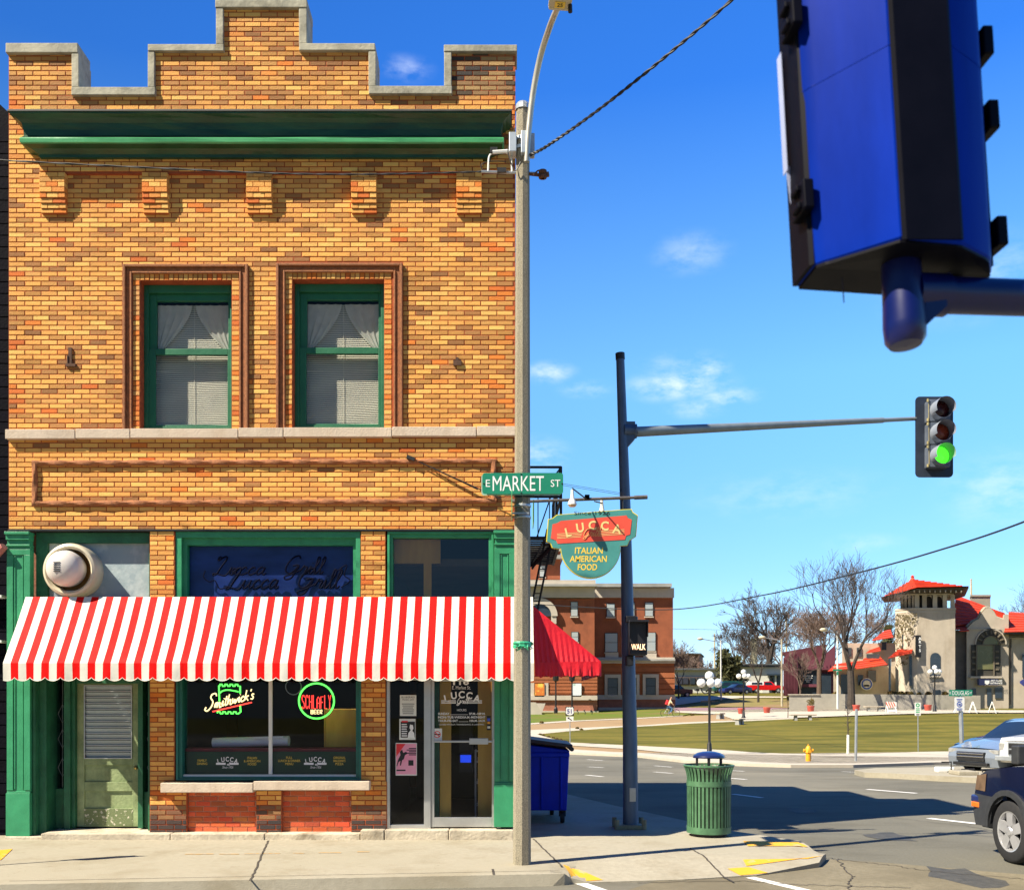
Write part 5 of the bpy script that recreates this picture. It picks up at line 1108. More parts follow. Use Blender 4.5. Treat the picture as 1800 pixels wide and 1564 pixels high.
# ------------------------------------------------------------------ blue dumpster
DY = 14.55; dk = F / DY; dx = lambda p: (p - 900) / dk; dz = lambda p: EYE + (HZ - p) / dk
db = thing('dumpster', 'blue wheeled dumpster standing in the shade beside the restaurant', 'dumpster', (dx(955), DY, SW))
m_dblue = M('dumpster_blue', (.0004, .022, .5), .45, .2, 3, .05, spec=.15)
q = MB(); f = [(dx(911), dz(1424)), (dx(996), dz(1424)), (dx(1001), dz(1318)), (dx(908), dz(1306))]
q.add([(a, DY + .0, b) for a, b in f] + [(a, DY + 1.25, b) for a, b in f], [(0, 1, 2, 3), (7, 6, 5, 4), (0, 4, 5, 1), (1, 5, 6, 2), (2, 6, 7, 3), (3, 7, 4, 0)])
for x in (918, 950, 984): q.box(dx(x), dx(x + 4), DY - .03, DY, dz(1422), dz(1322))
q.box(dx(908), dx(1001), DY - .035, DY, dz(1330), dz(1322)); q.build('body', m_dblue, db, bevel=.02)
q = MB(); q.obox(((dx(905) + dx(1006)) / 2, DY + .62, (dz(1301) + dz(1313)) / 2 + .02), ((dx(1006) - dx(905)) / 2, 0, (dz(1313) - dz(1300)) / 2), (0, .68, 0), (.003, 0, .025)); q.tube([(dx(1005), DY - .05, dz(1316)), (dx(1005), DY + 1.3, dz(1316))], .035, 8); q.build('lid', M('dumpster_lid', (.006, .008, .03), .5, .2, 5), db, bevel=.01)
for x, yy in ((921, .1), (989, .1), (925, 1.1), (975, 1.1)):
    q = MB(); q.lathe([(.02, -.03), (.085, -.03), (.09, 0), (.085, .03), (.02, .03)], 16, (dx(x), DY + yy, SW + .09), 'x'); q.box(dx(x) - .05, dx(x) + .05, DY + yy - .03, DY + yy + .03, SW + .1, dz(1424)); q.build('wheel', m_black, db)
# ------------------------------------------------------------------ litter bin
TY = 13.3; tcx = (1246 - 900) / F * TY; tz = lambda p: EYE + (HZ - p) / F * TY
tr = thing('trash_can', 'round green slatted litter bin with domed lid on the corner pavement', 'trash can', (tcx, TY, SW))
m_bin = M('bin_green', (.07, .165, .085), .4, .25, 8, .1)
N_ = 34; q = MB()
for i in range(N_):
    a0_, a1_ = 2 * math.pi * (i - .31) / N_, 2 * math.pi * (i + .31) / N_
    pr = [(.287, tz(1452)), (.289, tz(1378)), (.289, tz(1366)), (.298, tz(1358)), (.318, tz(1350)), (.330, tz(1345.5))]
    vs = []
    for r_, z in pr:
        for a in (a0_, a1_): vs.append((tcx + r_ * math.cos(a), TY + r_ * math.sin(a), z))
    for r_, z in pr:
        for a in (a0_, a1_): vs.append((tcx + (r_ - .012) * math.cos(a), TY + (r_ - .012) * math.sin(a), z))
    n = len(pr)
    q.add(vs, [(2 * k, 2 * k + 1, 2 * k + 3, 2 * k + 2) for k in range(n - 1)] + [(2 * n + 2 * k, 2 * n + 2 * k + 1, 2 * n + 2 * k + 3, 2 * n + 2 * k + 2) for k in range(n - 1)] + [(2 * k, 2 * k + 2, 2 * n + 2 * k + 2, 2 * n + 2 * k) for k in range(n - 1)] + [(2 * k + 1, 2 * k + 3, 2 * n + 2 * k + 3, 2 * n + 2 * k + 1) for k in range(n - 1)])
q.build('slats', m_bin, tr)
q = MB(); c = (tcx, TY, 0)
q.lathe([(.280, tz(1380)), (.294, tz(1380)), (.294, tz(1371)), (.280, tz(1371)), (.280, tz(1380))], 40, c); q.lathe([(.27, tz(1462)), (.292, tz(1462)), (.292, tz(1451)), (.27, tz(1451))], 40, c); q.lathe([(.320, tz(1346)), (.336, tz(1346)), (.336, tz(1343.5)), (.320, tz(1343)), (.320, tz(1346))], 40, c); q.build('band', m_bin, tr, smooth=True)
q = MB(); q.lathe([(.268, tz(1461)), (.27, tz(1348)), (.001, tz(1348))], 28, c); q.build('liner', M('bin_liner', (.02, .02, .018), .6, .3, 4), tr)
q = MB(); q.lathe([(.001, SW + .004), (.235, SW + .004), (.24, SW + .05), (.2, tz(1461))], 28, c); q.build('foot_ring', m_black, tr, smooth=True)
q = MB(); q.lathe([(.001, tz(1331)), (.205, tz(1331.5)), (.212, tz(1330)), (.205, tz(1327)), (.15, tz(1322.5)), (.08, tz(1320.3)), (.001, tz(1319.6))], 36, c); q.build('lid', M('bin_lid_blue_black', (.012, .02, .09), .28, .2, 6, coat=.4), tr, smooth=True)
for a in range(6):
    q = MB(); an = R(a * 60 + 20); q.box(tcx + .18 * math.cos(an) - .014, tcx + .18 * math.cos(an) + .014, TY + .18 * math.sin(an) - .01, TY + .18 * math.sin(an) + .01, tz(1350), tz(1330)); q.build('lid_post', m_black, tr)
# ------------------------------------------------------------------ the near signal head seen from behind
NY = 1.75; nk = F / NY
nx = lambda p: (p - 900) / nk; nz = lambda p: EYE + (HZ - p) / nk
nh = thing('traffic_light', 'large dark signal head painted with the blue of the sky close to the camera, seen from behind at upper right', 'traffic light', (nx(1575), NY, nz(490)))
m_nb = M('near_signal_sky_tinted', (.0003, .02, .27), .4, .35, 3, .02, stretch=(1, 1, .3), spec=.04); m_nd = M('near_signal_black', (.0015, .0015, .005), .5, .3, 8, spec=.12)  # black casing: blue of the sky and shade is put into its base colour
plan = [(-.190, .10), (-.190, .015), (-.178, .0), (-.172, -.005), (-.078, -.105), (-.064, -.108), (.036, -.108), (.048, -.105), (.125, -.062), (.140, -.050), (.176, .0), (.182, .10)]
q = MB(); n = len(plan); vs = []
zs = [0, .004, .03, .75]
for k, z in enumerate(zs):
    s_in = (.97, .99, 1, 1)[k]
    for x, y in plan: vs.append((x * s_in * (1 + .045 * z), y * (1 + .045 * z) if k else y * .97, z + (max(0, -x) * .12 if k < 3 else 0)))
q.add(vs, [(k * n + i, k * n + (i + 1) % n, (k + 1) * n + (i + 1) % n, (k + 1) * n + i) for k in range(len(zs) - 1) for i in range(n)])
q.build('housing', m_nb, nh, smooth=True, local=True, sharp=25)
q = MB(); q.prismz([(x * .975, y * .97) for x, y in plan], -.004, .003); q.v = [(a, b, c + max(0, -a) * .12) for a, b, c in q.v]; q.build('housing_floor_shade', m_nd, nh, local=True)  # underside blackened, its shade is in the colour
q = MB(); q.prismz([(-.076, -.1085), (-.068, -.1115), (.040, -.1115), (.046, -.1085)], .006, .75); q.build('mounting_channel', m_nd, nh, local=True)
q = MB(); q.prismz([(-.197, .10), (-.197, .02), (-.190, .012), (-.188, .10)], .025, .75); q.prismz([(.182, .10), (.182, .01), (.187, .01), (.189, .10)], .02, .75); q.build('door_rim', m_nd, nh, local=True)
for x, z in ((-.205, .47), (-.203, .14), (.194, .42), (.196, .285), (.198, .075)):
    q = MB(); q.box(x - .011, x + .011, -.01, .05, z - .026, z + .026); q.box(x - (.02 if x < 0 else -.004), x + (-.004 if x < 0 else .014), -.0, .03, z - .022, z - .010); q.box(x - (.022 if x < 0 else -.006), x + (-.004 if x < 0 else .017), -.0, .03, z + .008, z + .020); q.build('latch', m_nd, nh, local=True, bevel=.003)
q = MB(); q.box(-.206, -.2045, .075, .095, .23, .45); q.prism([(-.2065, .24), (-.197, .24), (-.200, .17)], .08, .082); q.build('backplate_shred', M('pale_backplate', (.35, .4, .6), .5, .1, 4), nh, local=True)
q = MB(); q.tube([(-.140, .0, -.005), (-.139, .0, -.05)], .0012, 5); q.build('loose_wire', m_nd, nh, local=True)
q = MB()
for zz in (.335, .675):
    q.prismz([(x * (1 + .045 * zz) * 1.004, y * (1 + .045 * zz) * 1.006 if y < .05 else y * .9) for x, y in plan], zz, zz + .0018)
q.build('section_seam', m_nb, nh, local=True)
q = MB(); pc = -.028
q.lathe([(.036, .02), (.038, -.06), (.040, -.10), (.038, -.125), (.03, -.135), (.001, -.137)], 24, (pc, -.02, 0)); q.tube([(pc + .02, -.02, -.045), (pc + .55, .02, -.043)], .031, 18); q.tube([(pc + .02, -.02, -.045), (pc + .09, -.015, -.045)], .036, 18); q.prism([(pc + .03, -.11), (pc + .075, -.076), (pc + .075, -.05), (pc + .03, -.05)], -.045, .005)
q.build('pipe_bracket', M('pipe_blue_black', (.001, .005, .075), .3, .3, 6, spec=.6), nh, local=True, smooth=True)
q = MB(); q.lathe([(.02, 0), (.018, -.012), (.012, -.018)], 10, (.11, .03, -.002)); q.build('drain_plug', m_white, nh, local=True)
nh.rotation_euler = (R(-2.5), R(-2.3), R(5)); nh.location = (nx(1598), NY, nz(482)); nh.scale = (.87, 1, 1)
# ------------------------------------------------------------------ neighbour on the left
nb = thing('neighbour_building', 'neighbouring building with shade painted into its dark siding at the left edge of the photo', 'building', (-9, 13.4, 0))
q = MB(); q.box(-16, -6.62, 13.3, 22, -.2, 9.3); q.prism([(-16, 9.3), (-6.62, 9.3), (-6.66, 9.5), (-7.2, 10.0), (-16, 10)], 13.3, 22)
for k in range(60): q.box(-16, -6.61, 13.28, 13.3, k * .155, k * .155 + .14)
q.build('wall', M('shade_dark_siding', (.003, .003, .007), .8, .4, 5, .3, spec=.08), nb)  # siding near black: the wall's shade is put into its colour
q = MB(); q.box(-12, -6.7, 13.1, 13.28, fz(1048) , fz(1044)); q.box(-12, -6.7, 13.1, 13.28, fz(1128), fz(1124)); q.build('white_rail', m_white, nb)
q = MB(); q.tube([(fx(-30), 13.0, fz(1000)), (fx(14), 12.9, fz(962))], .05, 10); q.build('pipe', M('pink_pipe', (.35, .12, .10), .6, .2, 6), nb)
# ================================================================== vehicles
m_tyre = M('tyre_rubber', (.018, .018, .02), .8, .2, 20, .1); m_rim = M('alloy_rim', (.55, .55, .57), .3, .1, 6, metal=.55); m_cg = M('car_glass', (.012, .02, .028), .05, .2, 2, spec=.9); m_plastic = M('dark_plastic', (.03, .032, .036), .6, .2, 15, .05); m_chrome = M('chrome', (.6, .6, .6), .15, .05, 6, metal=.95); m_lampg = M('headlamp_glass', (.6, .62, .6), .12, .1, 12, spec=.8); m_amber = M('amber_lens', (.75, .16, .02), .25, .1, 12); m_tail = M('tail_lamp', (.5, .02, .02), .3, .1, 8)
def paint(n, c): return M(n, c, .28, .04, 3, coat=.8)
def wheel(q_parent, x, y, r, side, spokes=5, w_=.2):
    q = MB(); q.lathe([(r * .62, -w_ / 2), (r * .9, -w_ / 2), (r * .985, -w_ * .38), (r, -w_ * .2), (r, w_ * .2), (r * .985, w_ * .38), (r * .9, w_ / 2), (r * .64, w_ / 2), (r * .6, w_ * .3)], 32, (x, y, r), 'y')
    t = q.build('wheel', m_tyre, q_parent, local=True, smooth=True, sharp=50)
    q = MB(); s = side; yo = y + s * w_ * .36
    q.lathe([(r * .65, y + s * w_ * .5), (r * .60, y + s * w_ * .47), (r * .57, y + s * w_ * .2)], 32, (x, 0, r), 'y'); q.lathe([(r * .16, yo + s * .02), (r * .12, yo + s * .035), (.001, yo + s * .037)], 16, (x, 0, r), 'y')
    for k in range(spokes):
        a = 2 * math.pi * k / spokes + .3; d = Vector((math.cos(a), 0, math.sin(a))); e = Vector((-math.sin(a), 0, math.cos(a)))
        c = Vector((x, yo, r))
        p = [c + d * r * .08 + e * r * .14, c + d * r * .08 - e * r * .14, c + d * r * .60 - e * r * .17, c + d * r * .60 + e * r * .17]
        off = Vector((0, s * .02, 0)); q.add([v + off for v in p] + [v - off for v in p], [(0, 1, 2, 3), (7, 6, 5, 4), (0, 4, 5, 1), (1, 5, 6, 2), (2, 6, 7, 3), (3, 7, 4, 0)])
    q.build('rim', m_rim, t, local=True)
    q = MB(); q.lathe([(r * .6, y + s * w_ * .1), (.001, y + s * w_ * .1)], 20, (x, 0, r), 'y'); q.build('hub_recess', m_black, t, local=True)
def car(name, label, loc, rz, mat, top, sill, wx, r, width, glass=(), sidewin=(), belt=1.0, tumble=.25, lower=None, lowz=0, group=None, detail=True, bits=(), spokes=5, nose=.10):
    t = thing(name, label, {'suv': 'suv', 'parked_van': 'van', 'pickup_truck': 'pickup truck'}.get(name, 'car'), loc, group, rz)
    xf, xr = max(p[0] for p in top), min(p[0] for p in top); lc, L2 = (xf + xr) / 2, (xf - xr) / 2
    def hw(l, z): return width / 2 * (1 - nose * min(1, abs(l - lc) / L2) ** 7) * (1 - .05 * max(0, .5 - z)) - tumble * max(0, z - belt) - .02 * max(0, (z - belt * .8)) ** 2
    ra = r * 1.14; pl = list(top)
    for xw in sorted(wx):
        pl += [(xw - ra * math.cos(math.pi * k / 10), max(sill, r + ra * math.sin(math.pi * k / 10) - .0)) for k in range(11)]
    q2 = None
    bm = bmesh.new(); fc = bm.faces.new([bm.verts.new((a, 0, b)) for a, b in pl]); bmesh.ops.triangulate(bm, faces=[fc])
    for z in [i * .15 for i in range(2, 14)]: bmesh.ops.bisect_plane(bm, geom=bm.verts[:] + bm.edges[:] + bm.faces[:], plane_co=(0, 0, z), plane_no=(0, 0, 1))
    for l in [xr + (xf - xr) * i / 16 for i in range(1, 16)]: bmesh.ops.bisect_plane(bm, geom=bm.verts[:] + bm.edges[:] + bm.faces[:], plane_co=(l, 0, 0), plane_no=(1, 0, 0))
    bm.verts.index_update(); vs = [v.co.copy() for v in bm.verts]; fs = [[v.index for v in f.verts] for f in bm.faces]; bm.free()
    q = MB(); q.mi = 0
    for s in (-1, 1): q.add([(v.x, s * hw(v.x, v.z), v.z) for v in vs], fs)
    gq = MB(); N8 = 10
    for i in range(len(top) - 1):
        tgt = gq if i in glass else q
        (a, b), (c, d) = top[i], top[i + 1]; vv = []
        for (l, z) in ((a, b), (c, d)):
            h = hw(l, z)
            for k in range(N8 + 1):
                u = k / N8 * 2 - 1; cr_ = .05 * (1 - u * u) if z > sill + .3 else 0
                steep = abs(d - b) > abs(c - a) * 1.2
                vv.append((l + (.08 * (1 - u * u) * (1 if l > lc else -1) if (steep or l in (xf, xr)) else 0), u * h, z + (cr_ * .6 if not steep else 0)))
        tgt.add(vv, [(k, k + 1, N8 + 2 + k, N8 + 1 + k) for k in range(N8)])
    if lower:
        q.m = [1 if max(q.v[j][2] for j in f) < lowz else m_ for f, m_ in zip(q.f, q.m)]
    q.build('body', [mat, lower or mat], t, local=True, smooth=True, sharp=32)
    q = MB(); q.box(xr + .15, xf - .15, -width / 2 + .12, width / 2 - .12, sill - .02, sill + .35)
    for xw in wx: q.box(xw - ra, xw + ra, -width / 2 + .25, width / 2 - .25, r * .6, r + ra * .95)
    q.build('underbody', m_black, t, local=True)
    if gq.v: gq.build('windscreen', m_cg, t, local=True, smooth=True)
    for pol in sidewin:
        for s in (-1, 1):
            q = MB(); q.add([(a, s * (hw(a, b) + .006), b) for a, b in pol], [list(range(len(pol)))]); q.build('side_window', m_cg, t, local=True)
    for xw in wx:
        for s in (-1, 1): wheel(t, xw, s * (width / 2 - .11), r, s, spokes)
    for nm, mt, b_ in bits:
        q = MB(); q.box(*b_); q.build(nm, mt, t, local=True, bevel=.015)
    return t, hw
# dark SUV at the right edge, driving away
wq = GP(1772, 1517, -.2)
suv_top = [(2.20, .36), (2.26, .50), (2.24, .70), (2.16, .84), (2.08, .97), (1.85, 1.06), (1.3, 1.14), (.82, 1.18), (.25, 1.60), (.0, 1.70), (-1.0, 1.74), (-2.0, 1.70), (-2.25, 1.15), (-2.3, .6), (-2.2, .36)]
t, hw = car('suv', 'black suv with silver alloy wheel cut off by the right edge of the photo', (0, 0, 0), 0, M('black_blue_paint', (.004, .007, .03), .18, .1, 3, coat=1), suv_top, .36, (1.36, -1.32), .375, 1.84, glass=(7,), sidewin=[[(.55, 1.2), (.12, 1.58), (-.45, 1.62), (-.5, 1.2)], [(-.58, 1.2), (-.53, 1.62), (-1.35, 1.62), (-1.45, 1.2)]], belt=1.12, lower=M('grey_cladding', (.035, .037, .042), .5, .2, 12, .05), lowz=.80, spokes=5)
q = MB()
for s in (-1, 1):
    ring = [(1.36 + (.375 * k_) * math.cos(a), .375 + (.375 * k_) * math.sin(a)) for k_ in (1.12, 1.30) for a in [math.pi * i / 14 for i in range(15)]]
    q.add([(a, s * (hw(a, b) + .03), b) for a, b in ring] + [(a, s * (hw(a, b) - .05), b) for a, b in ring], [(i, i + 1, i + 16, i + 15) for i in range(14)] + [(30 + i, i, i + 1, 31 + i) for i in range(14)] + [(15 + i, 45 + i, 46 + i, 16 + i) for i in range(14)])
q.build('wheel_arch', m_plastic, t, local=True, smooth=True)
for s in (-1, 1):
    q = MB(); y = s * hw(2.1, .85); q.add([(2.10, y * 1.012, .98), (1.84, s * (hw(1.84, .98) + .008), 1.02), (1.88, s * (hw(1.9, .8) + .008), .80), (2.16, y * 1.0, .80), (2.22, y * .80, .83), (2.15, y * .80, .97)], [(0, 1, 2, 3), (0, 3, 4, 5)]); q.build('headlight', M('smoked_headlight', (.16, .10, .06), .2, .4, 5, spec=.8), t, local=True)
    q = MB(); q.box(2.06, 2.24, y - .055 if s > 0 else y - .01, y + .01 if s > 0 else y + .055, .58, .645); q.build('marker_lamp', m_amber, t, local=True, bevel=.01)
    q = MB(); q.box(2.0, 2.27, y - .06 if s > 0 else y - .0, y + .0 if s > 0 else y + .06, .64, .73); q.build('bumper_corner', M('blue_bumper', (.02, .03, .12), .3, .1, 4, coat=.5), t, local=True, bevel=.02)
    q = MB(); q.box(.76, .90, s * 1.05 - .12, s * 1.05 + .12, 1.20, 1.41); q.tube([(.80, s * .90, 1.2), (.84, s * 1.03, 1.28)], .03, 6); q.build('door_mirror', m_plastic, t, local=True, bevel=.035)
    q = MB(); q.box(-.9, .93, s * .93 - .03, s * .93 + .03, .30, .36); q.build('side_step', m_plastic, t, local=True, bevel=.01)
q = MB(); q.box(2.18, 2.3, -.5, .5, .7, .92); q.build('grille', m_chrome, t, local=True)
t.rotation_euler = (0, 0, R(95)); fw = Vector((math.cos(R(95)), math.sin(R(95)), 0)); lf = Vector((-fw.y, fw.x, 0))
t.location = Vector((wq.x, wq.y, -.2)) - fw * 1.36 - lf * .92
# shapes shared by the parked cars
SED = dict(top=[(2.3, .25), (2.36, .5), (2.28, .72), (1.5, .88), (.95, .95), (.15, 1.40), (-.2, 1.45), (-.9, 1.42), (-1.6, 1.02), (-2.2, .98), (-2.32, .6), (-2.25, .28)], sill=.25, wx=(1.42, -1.35), r=.32, width=1.76, glass=(4, 7), sidewin=[[(.7, .96), (.12, 1.34), (-.35, 1.38), (-.38, .96)], [(-.45, .96), (-.42, 1.38), (-.85, 1.35), (-1.35, 1.0)]], belt=.93)
UTE = dict(top=[(2.5, .4), (2.55, .6), (2.53, 1.02), (2.4, 1.12), (1.2, 1.2), (.55, 1.72), (.3, 1.8), (-.6, 1.82), (-1.6, 1.8), (-2.4, 1.75), (-2.55, 1.1), (-2.55, .5), (-2.5, .4)], sill=.42, wx=(1.65, -1.6), r=.39, width=1.95, glass=(4,), sidewin=[[(.9, 1.22), (.5, 1.66), (-.2, 1.7), (-.22, 1.22)], [(-.3, 1.22), (-.28, 1.7), (-1.1, 1.7), (-1.12, 1.22)], [(-1.22, 1.22), (-1.2, 1.7), (-2.2, 1.66), (-2.3, 1.22)]], belt=1.2, tumble=.2)
VAN = dict(top=[(2.3, .35), (2.35, .7), (2.2, .95), (1.6, 1.1), (.9, 1.68), (.5, 1.78), (-2.2, 1.76), (-2.45, 1.2), (-2.45, .5), (-2.4, .35)], sill=.33, wx=(1.5, -1.45), r=.33, width=1.9, glass=(3,), sidewin=[[(1.2, 1.1), (.8, 1.6), (-.2, 1.62), (-.2, 1.1)], [(-.3, 1.1), (-.3, 1.62), (-1.3, 1.62), (-1.3, 1.1)], [(-1.4, 1.1), (-1.4, 1.62), (-2.15, 1.6), (-2.25, 1.1)]], belt=1.1, tumble=.18)
PIC = dict(top=[(2.5, .45), (2.55, .95), (2.4, 1.08), (1.3, 1.15), (.75, 1.65), (.5, 1.72), (-.35, 1.7), (-.5, 1.18), (-2.6, 1.15), (-2.65, .6), (-2.6, .45)], sill=.45, wx=(1.7, -1.55), r=.37, width=1.9, glass=(3, 6), sidewin=[[(.95, 1.18), (.62, 1.6), (-.3, 1.62), (-.35, 1.18)]], belt=1.15, tumble=.2)
def atp(px_, py_, up=0): g = G(px_, py_); return g
GR = 'cars parked at the far kerb'; m_hl = M('grey_headlight', (.28, .28, .27), .12, .3, 9, spec=.8)
g = GY(1745, 27.2); fb = [('grille', m_black, (2.30, 2.455, -.44, .44, .40, .64)), ('grille_bar', m_chrome, (2.30, 2.47, -.42, .42, .50, .54)), ('grille_bar', m_chrome, (2.30, 2.47, -.42, .42, .58, .62)), ('headlight', m_hl, (2.12, 2.345, .5, .80, .60, .71)), ('headlight', m_hl, (2.12, 2.345, -.80, -.5, .60, .71)), ('bumper_slot', m_black, (2.33, 2.46, -.55, .55, .28, .36)), ('marker_lamp', m_amber, (2.16, 2.24, .80, .86, .62, .70))]
car('parked_sedan', 'silver sedan parked facing the road behind the street name post', (GY(1712, 26.9).x + 2.08, 27.87, GY(1712, 26.9).z), R(205), paint('silver_paint', (.17, .20, .25)), bits=fb, group=GR, **SED)
ub = [('grille', m_galv, (2.50, 2.655, -.58, .58, .62, 1.02)), ('grille_slot', m_black, (2.56, 2.672, -.54, -.03, .83, .98)), ('grille_slot', m_black, (2.56, 2.672, .03, .54, .83, .98)), ('grille_slot', m_black, (2.56, 2.672, -.54, -.03, .65, .79)), ('grille_slot', m_black, (2.56, 2.672, .03, .54, .65, .79)), ('headlight', m_hl, (2.40, 2.56, .62, .90, .76, .97)), ('headlight', m_hl, (2.40, 2.56, -.90, -.62, .76, .97)), ('bumper', m_galv, (2.45, 2.72, -.93, .93, .46, .60)), ('marker_lamp', m_amber, (2.40, 2.5, .9, .97, .74, .98))]
tr_, hw_ = car('parked_suv', 'white suv with chrome grille parked beside the silver sedan', (GY(1797, 25.4).x + 2.16, 26.7, GY(1774, 25.4).z), R(212), paint('white_car_paint', (.62, .61, .58)), bits=ub, group=GR, **UTE); tr_.scale = (.9, .9, .88)
car('parked_sedan', 'dark navy car parked behind the silver sedan at the lawn edge', (GY(1806, 33).x, 33, GY(1806, 33).z), R(200), paint('navy_paint', (.003, .006, .035)), group=GR, bits=fb, **{**SED, 'top': [(a, b * 1.12 if b > .5 else b) for a, b in SED['top']], 'sidewin': [[(a, b * 1.10) for a, b in w_] for w_ in SED['sidewin']], 'belt': 1.05})
GF = 'cars in the far car park'
def far(px_, Y): g = GY(px_, Y); return (g.x, g.y, g.z)
t, hw = car('pickup_truck', 'red pickup truck with a white camper top in the far car park', far(1345, 150), R(3), paint('red_truck_paint', (.65, .012, .012)), group=GF, **PIC)
q = MB(); q.prismx([(-.9, 1.17), (-.8, 1.7), (.8, 1.7), (.9, 1.17)], -2.6, -.45); o = q.build('camper_top', m_white, t, local=True, bevel=.03)
q = MB()
for s in (-1, 1): q.obox((-1.5, s * .875, 1.43), (.8, 0, 0), (0, .006, 0), (0, -s * .03, .15))
q.build('camper_window', m_cg, o, local=True)
car('parked_van', 'dark green minivan behind the blue car in the far car park', far(1279, 150), R(186), paint('green_van_paint', (.012, .07, .055)), group=GF, **VAN)
car('parked_sedan', 'dark blue hatchback parked left of the red pickup truck', far(1293, 146), R(200), paint('blue_car_paint', (.012, .02, .12)), group=GF, **SED)
car('parked_van', 'white van parked behind the red pickup truck', far(1316, 156), R(95), paint('white_van_paint', (.7, .7, .7)), group=GF, **VAN)
car('pickup_truck', 'dark pickup beside the corner of the brick hall', far(1184, 140), R(10), paint('black_truck_paint', (.01, .012, .02)), group=GF, **PIC)
car('parked_sedan', 'blue car half hidden behind the bare tree trunk at the art centre', far(1530, 108), R(20), paint('bright_blue_paint', (.02, .05, .28)), group=GF, **SED)

# ================================================================== buildings of the background
def wx(p, Y): return (p - 900) / F * Y
def wz(p, Y): return EYE + (HZ - p) / F * Y
m_bh = M('hall_brick', (.30, .09, .04), .9, .18, 1.2, .2, bscale=9); m_bhl = M('hall_orange_brick', (.36, .115, .045), .9, .15, 1.0, .2, bscale=8); m_lime = M('hall_limestone', (.52, .46, .38), .85, .12, .8); m_limeg = M('grey_cornice', (.33, .33, .31), .8, .2, .6)
bh = thing('brick_hall', 'three storey red brick hall with stone bands behind the red awning', 'building', (wx(1060, 110), 110, .3))
YH, YR = 108.0, 114.0
q = MB(); q.wbox(870, 1045, 1052, 1170, YH, 25); q.wbox(1045.2, 1183, 1050, 1165, YR, 22); q.wbox(870, 985, 962, 1018, YH + 3, 18); q.build('wall', m_bh, bh)
q = MB()
for k in range(6): q.wbox(870, 1050, 1189 + k * 6.0 - 6, 1189 + k * 6.0 - 1.2, YH - .4, 25)
for k in range(5): q.wbox(1048, 1186, 1172 + k * 10, 1172 + k * 10 + 8.4, YR - .35, 22)
q.wbox(870, 1049, 1170, 1223, YH - .25, 25); q.wbox(1049, 1185, 1165, 1224, YR - .2, 22); q.build('rusticated_base', m_bhl, bh)
q = MB()
q.wbox(870, 1047, 1019, 1026, YH - .9, 27); q.wbox(870, 1045.5, 1030, 1050, YH - .3, 25); q.wbox(1044, 1185, 1033, 1050, YR - .3, 22); q.wbox(870, 1050, 1222, 1230, YH - .6, 25); q.wbox(1050, 1187, 1221, 1229, YR - .5, 22); q.wbox(870, 1052, 1249, 1262, YH - .8, 25); q.wbox(1052, 1189, 1243, 1258, YR - .9, 22)
q.wbox(1049, 1187, 1161, 1165.5, YR - .6, 22); q.wbox(1048, 1186, 1155, 1158, YR - .3, 22); q.wbox(870, 987, 960, 968, YH + 2.6, 18); q.build('stone_band', m_lime, bh)
q = MB(); q.wbox(870, 1051, 1026, 1030, YH - 1.2, 27); q.wbox(1046, 1181, 1025, 1031, YR - 1.0, 24); q.wbox(1049, 1187, 1158, 1161, YR - .9, 22); q.wbox(940, 990, 975, 981, YH + 2.2, 19); q.build('cornice', m_limeg, bh)
q = MB(); q.wbox(870, 1050, 1230, 1249, YH - .35, 25); q.wbox(1052, 1187, 1229, 1243, YR - .35, 22); q.build('plinth', M('plinth_brick', (.34, .13, .08), .9, .2, 2, .2), bh)
m_wf = M('dark_window_frame', (.02, .022, .025), .5, .2, 3); m_shade = M('window_shade', (.5, .52, .5), .6, .2, .8, col2=(.36, .45, .5))
def hwin(p0, p1, q0, q1, Y, sill=True, trim=0):
    q = MB(); q.wbox(p0, p1, q0, q1, Y - .12, .1)
    o = q.build('window', m_wf, bh)
    q = MB(); mid = (q0 + q1) / 2; q.wbox(p0 + 1, p1 - 1, q0 + 1, mid - .4, Y - .15, .02); q.wbox(p0 + 1, p1 - 1, mid + .4, q1 - 1, Y - .15, .02); q.build('pane', m_shade if trim < 2 else m_pane, o)
    if sill:
        q = MB(); q.wbox(p0 - .6, p1 + .6, q1, q1 + 2, Y - .3, .25)
        if trim: q.wbox(p0 - 5, p0, q0 - 6, q1, Y - .3, .25); q.wbox(p1, p1 + 5, q0 - 6, q1, Y - .3, .25); q.wbox(p0, p1, q0 - 6, q0, Y - .3, .25)
        q.build('surround', m_lime, o)
hwin(1003, 1016, 1057, 1083, YH); hwin(1004, 1017, 1110, 1128, YH); hwin(1066, 1081, 1060, 1084, YR); hwin(1113, 1116, 1058, 1083, YR); hwin(1133.5, 1148.5, 1058, 1083, YR); hwin(1063, 1086, 1112, 1146, YR); hwin(1130, 1153, 1111, 1144, YR); hwin(948, 959, 993, 1014, YH + 3); hwin(965, 972, 960, 974, YH + 3)
hwin(1068, 1086.5, 1191, 1223, YR - .25, True, 2); hwin(1116, 1119, 1191, 1222, YR - .25, True, 2); hwin(1135, 1153, 1190.5, 1221, YR - .25, True, 2); hwin(1098, 1112, 1191, 1222, YR - .25)
q = MB(); q.wbox(1064, 1087, 1147, 1155, YR - .25, .2); q.wbox(1131, 1154, 1147, 1155, YR - .25, .2); q.build('spandrel', m_lime, bh)
q = MB(); cxw, czw = wx(948, YH), wz(1083, YH); q.lathe([(1.95, YH - .25), (1.95, YH - .5), (1.3, YH - .5), (1.3, YH - .2)], 28, (cxw, 0, czw), 'y', 0, math.pi); q.wbox(969, 978, 1080, 1096, YH - .4, .4); q.build('window_arch', m_lime, bh, smooth=True)
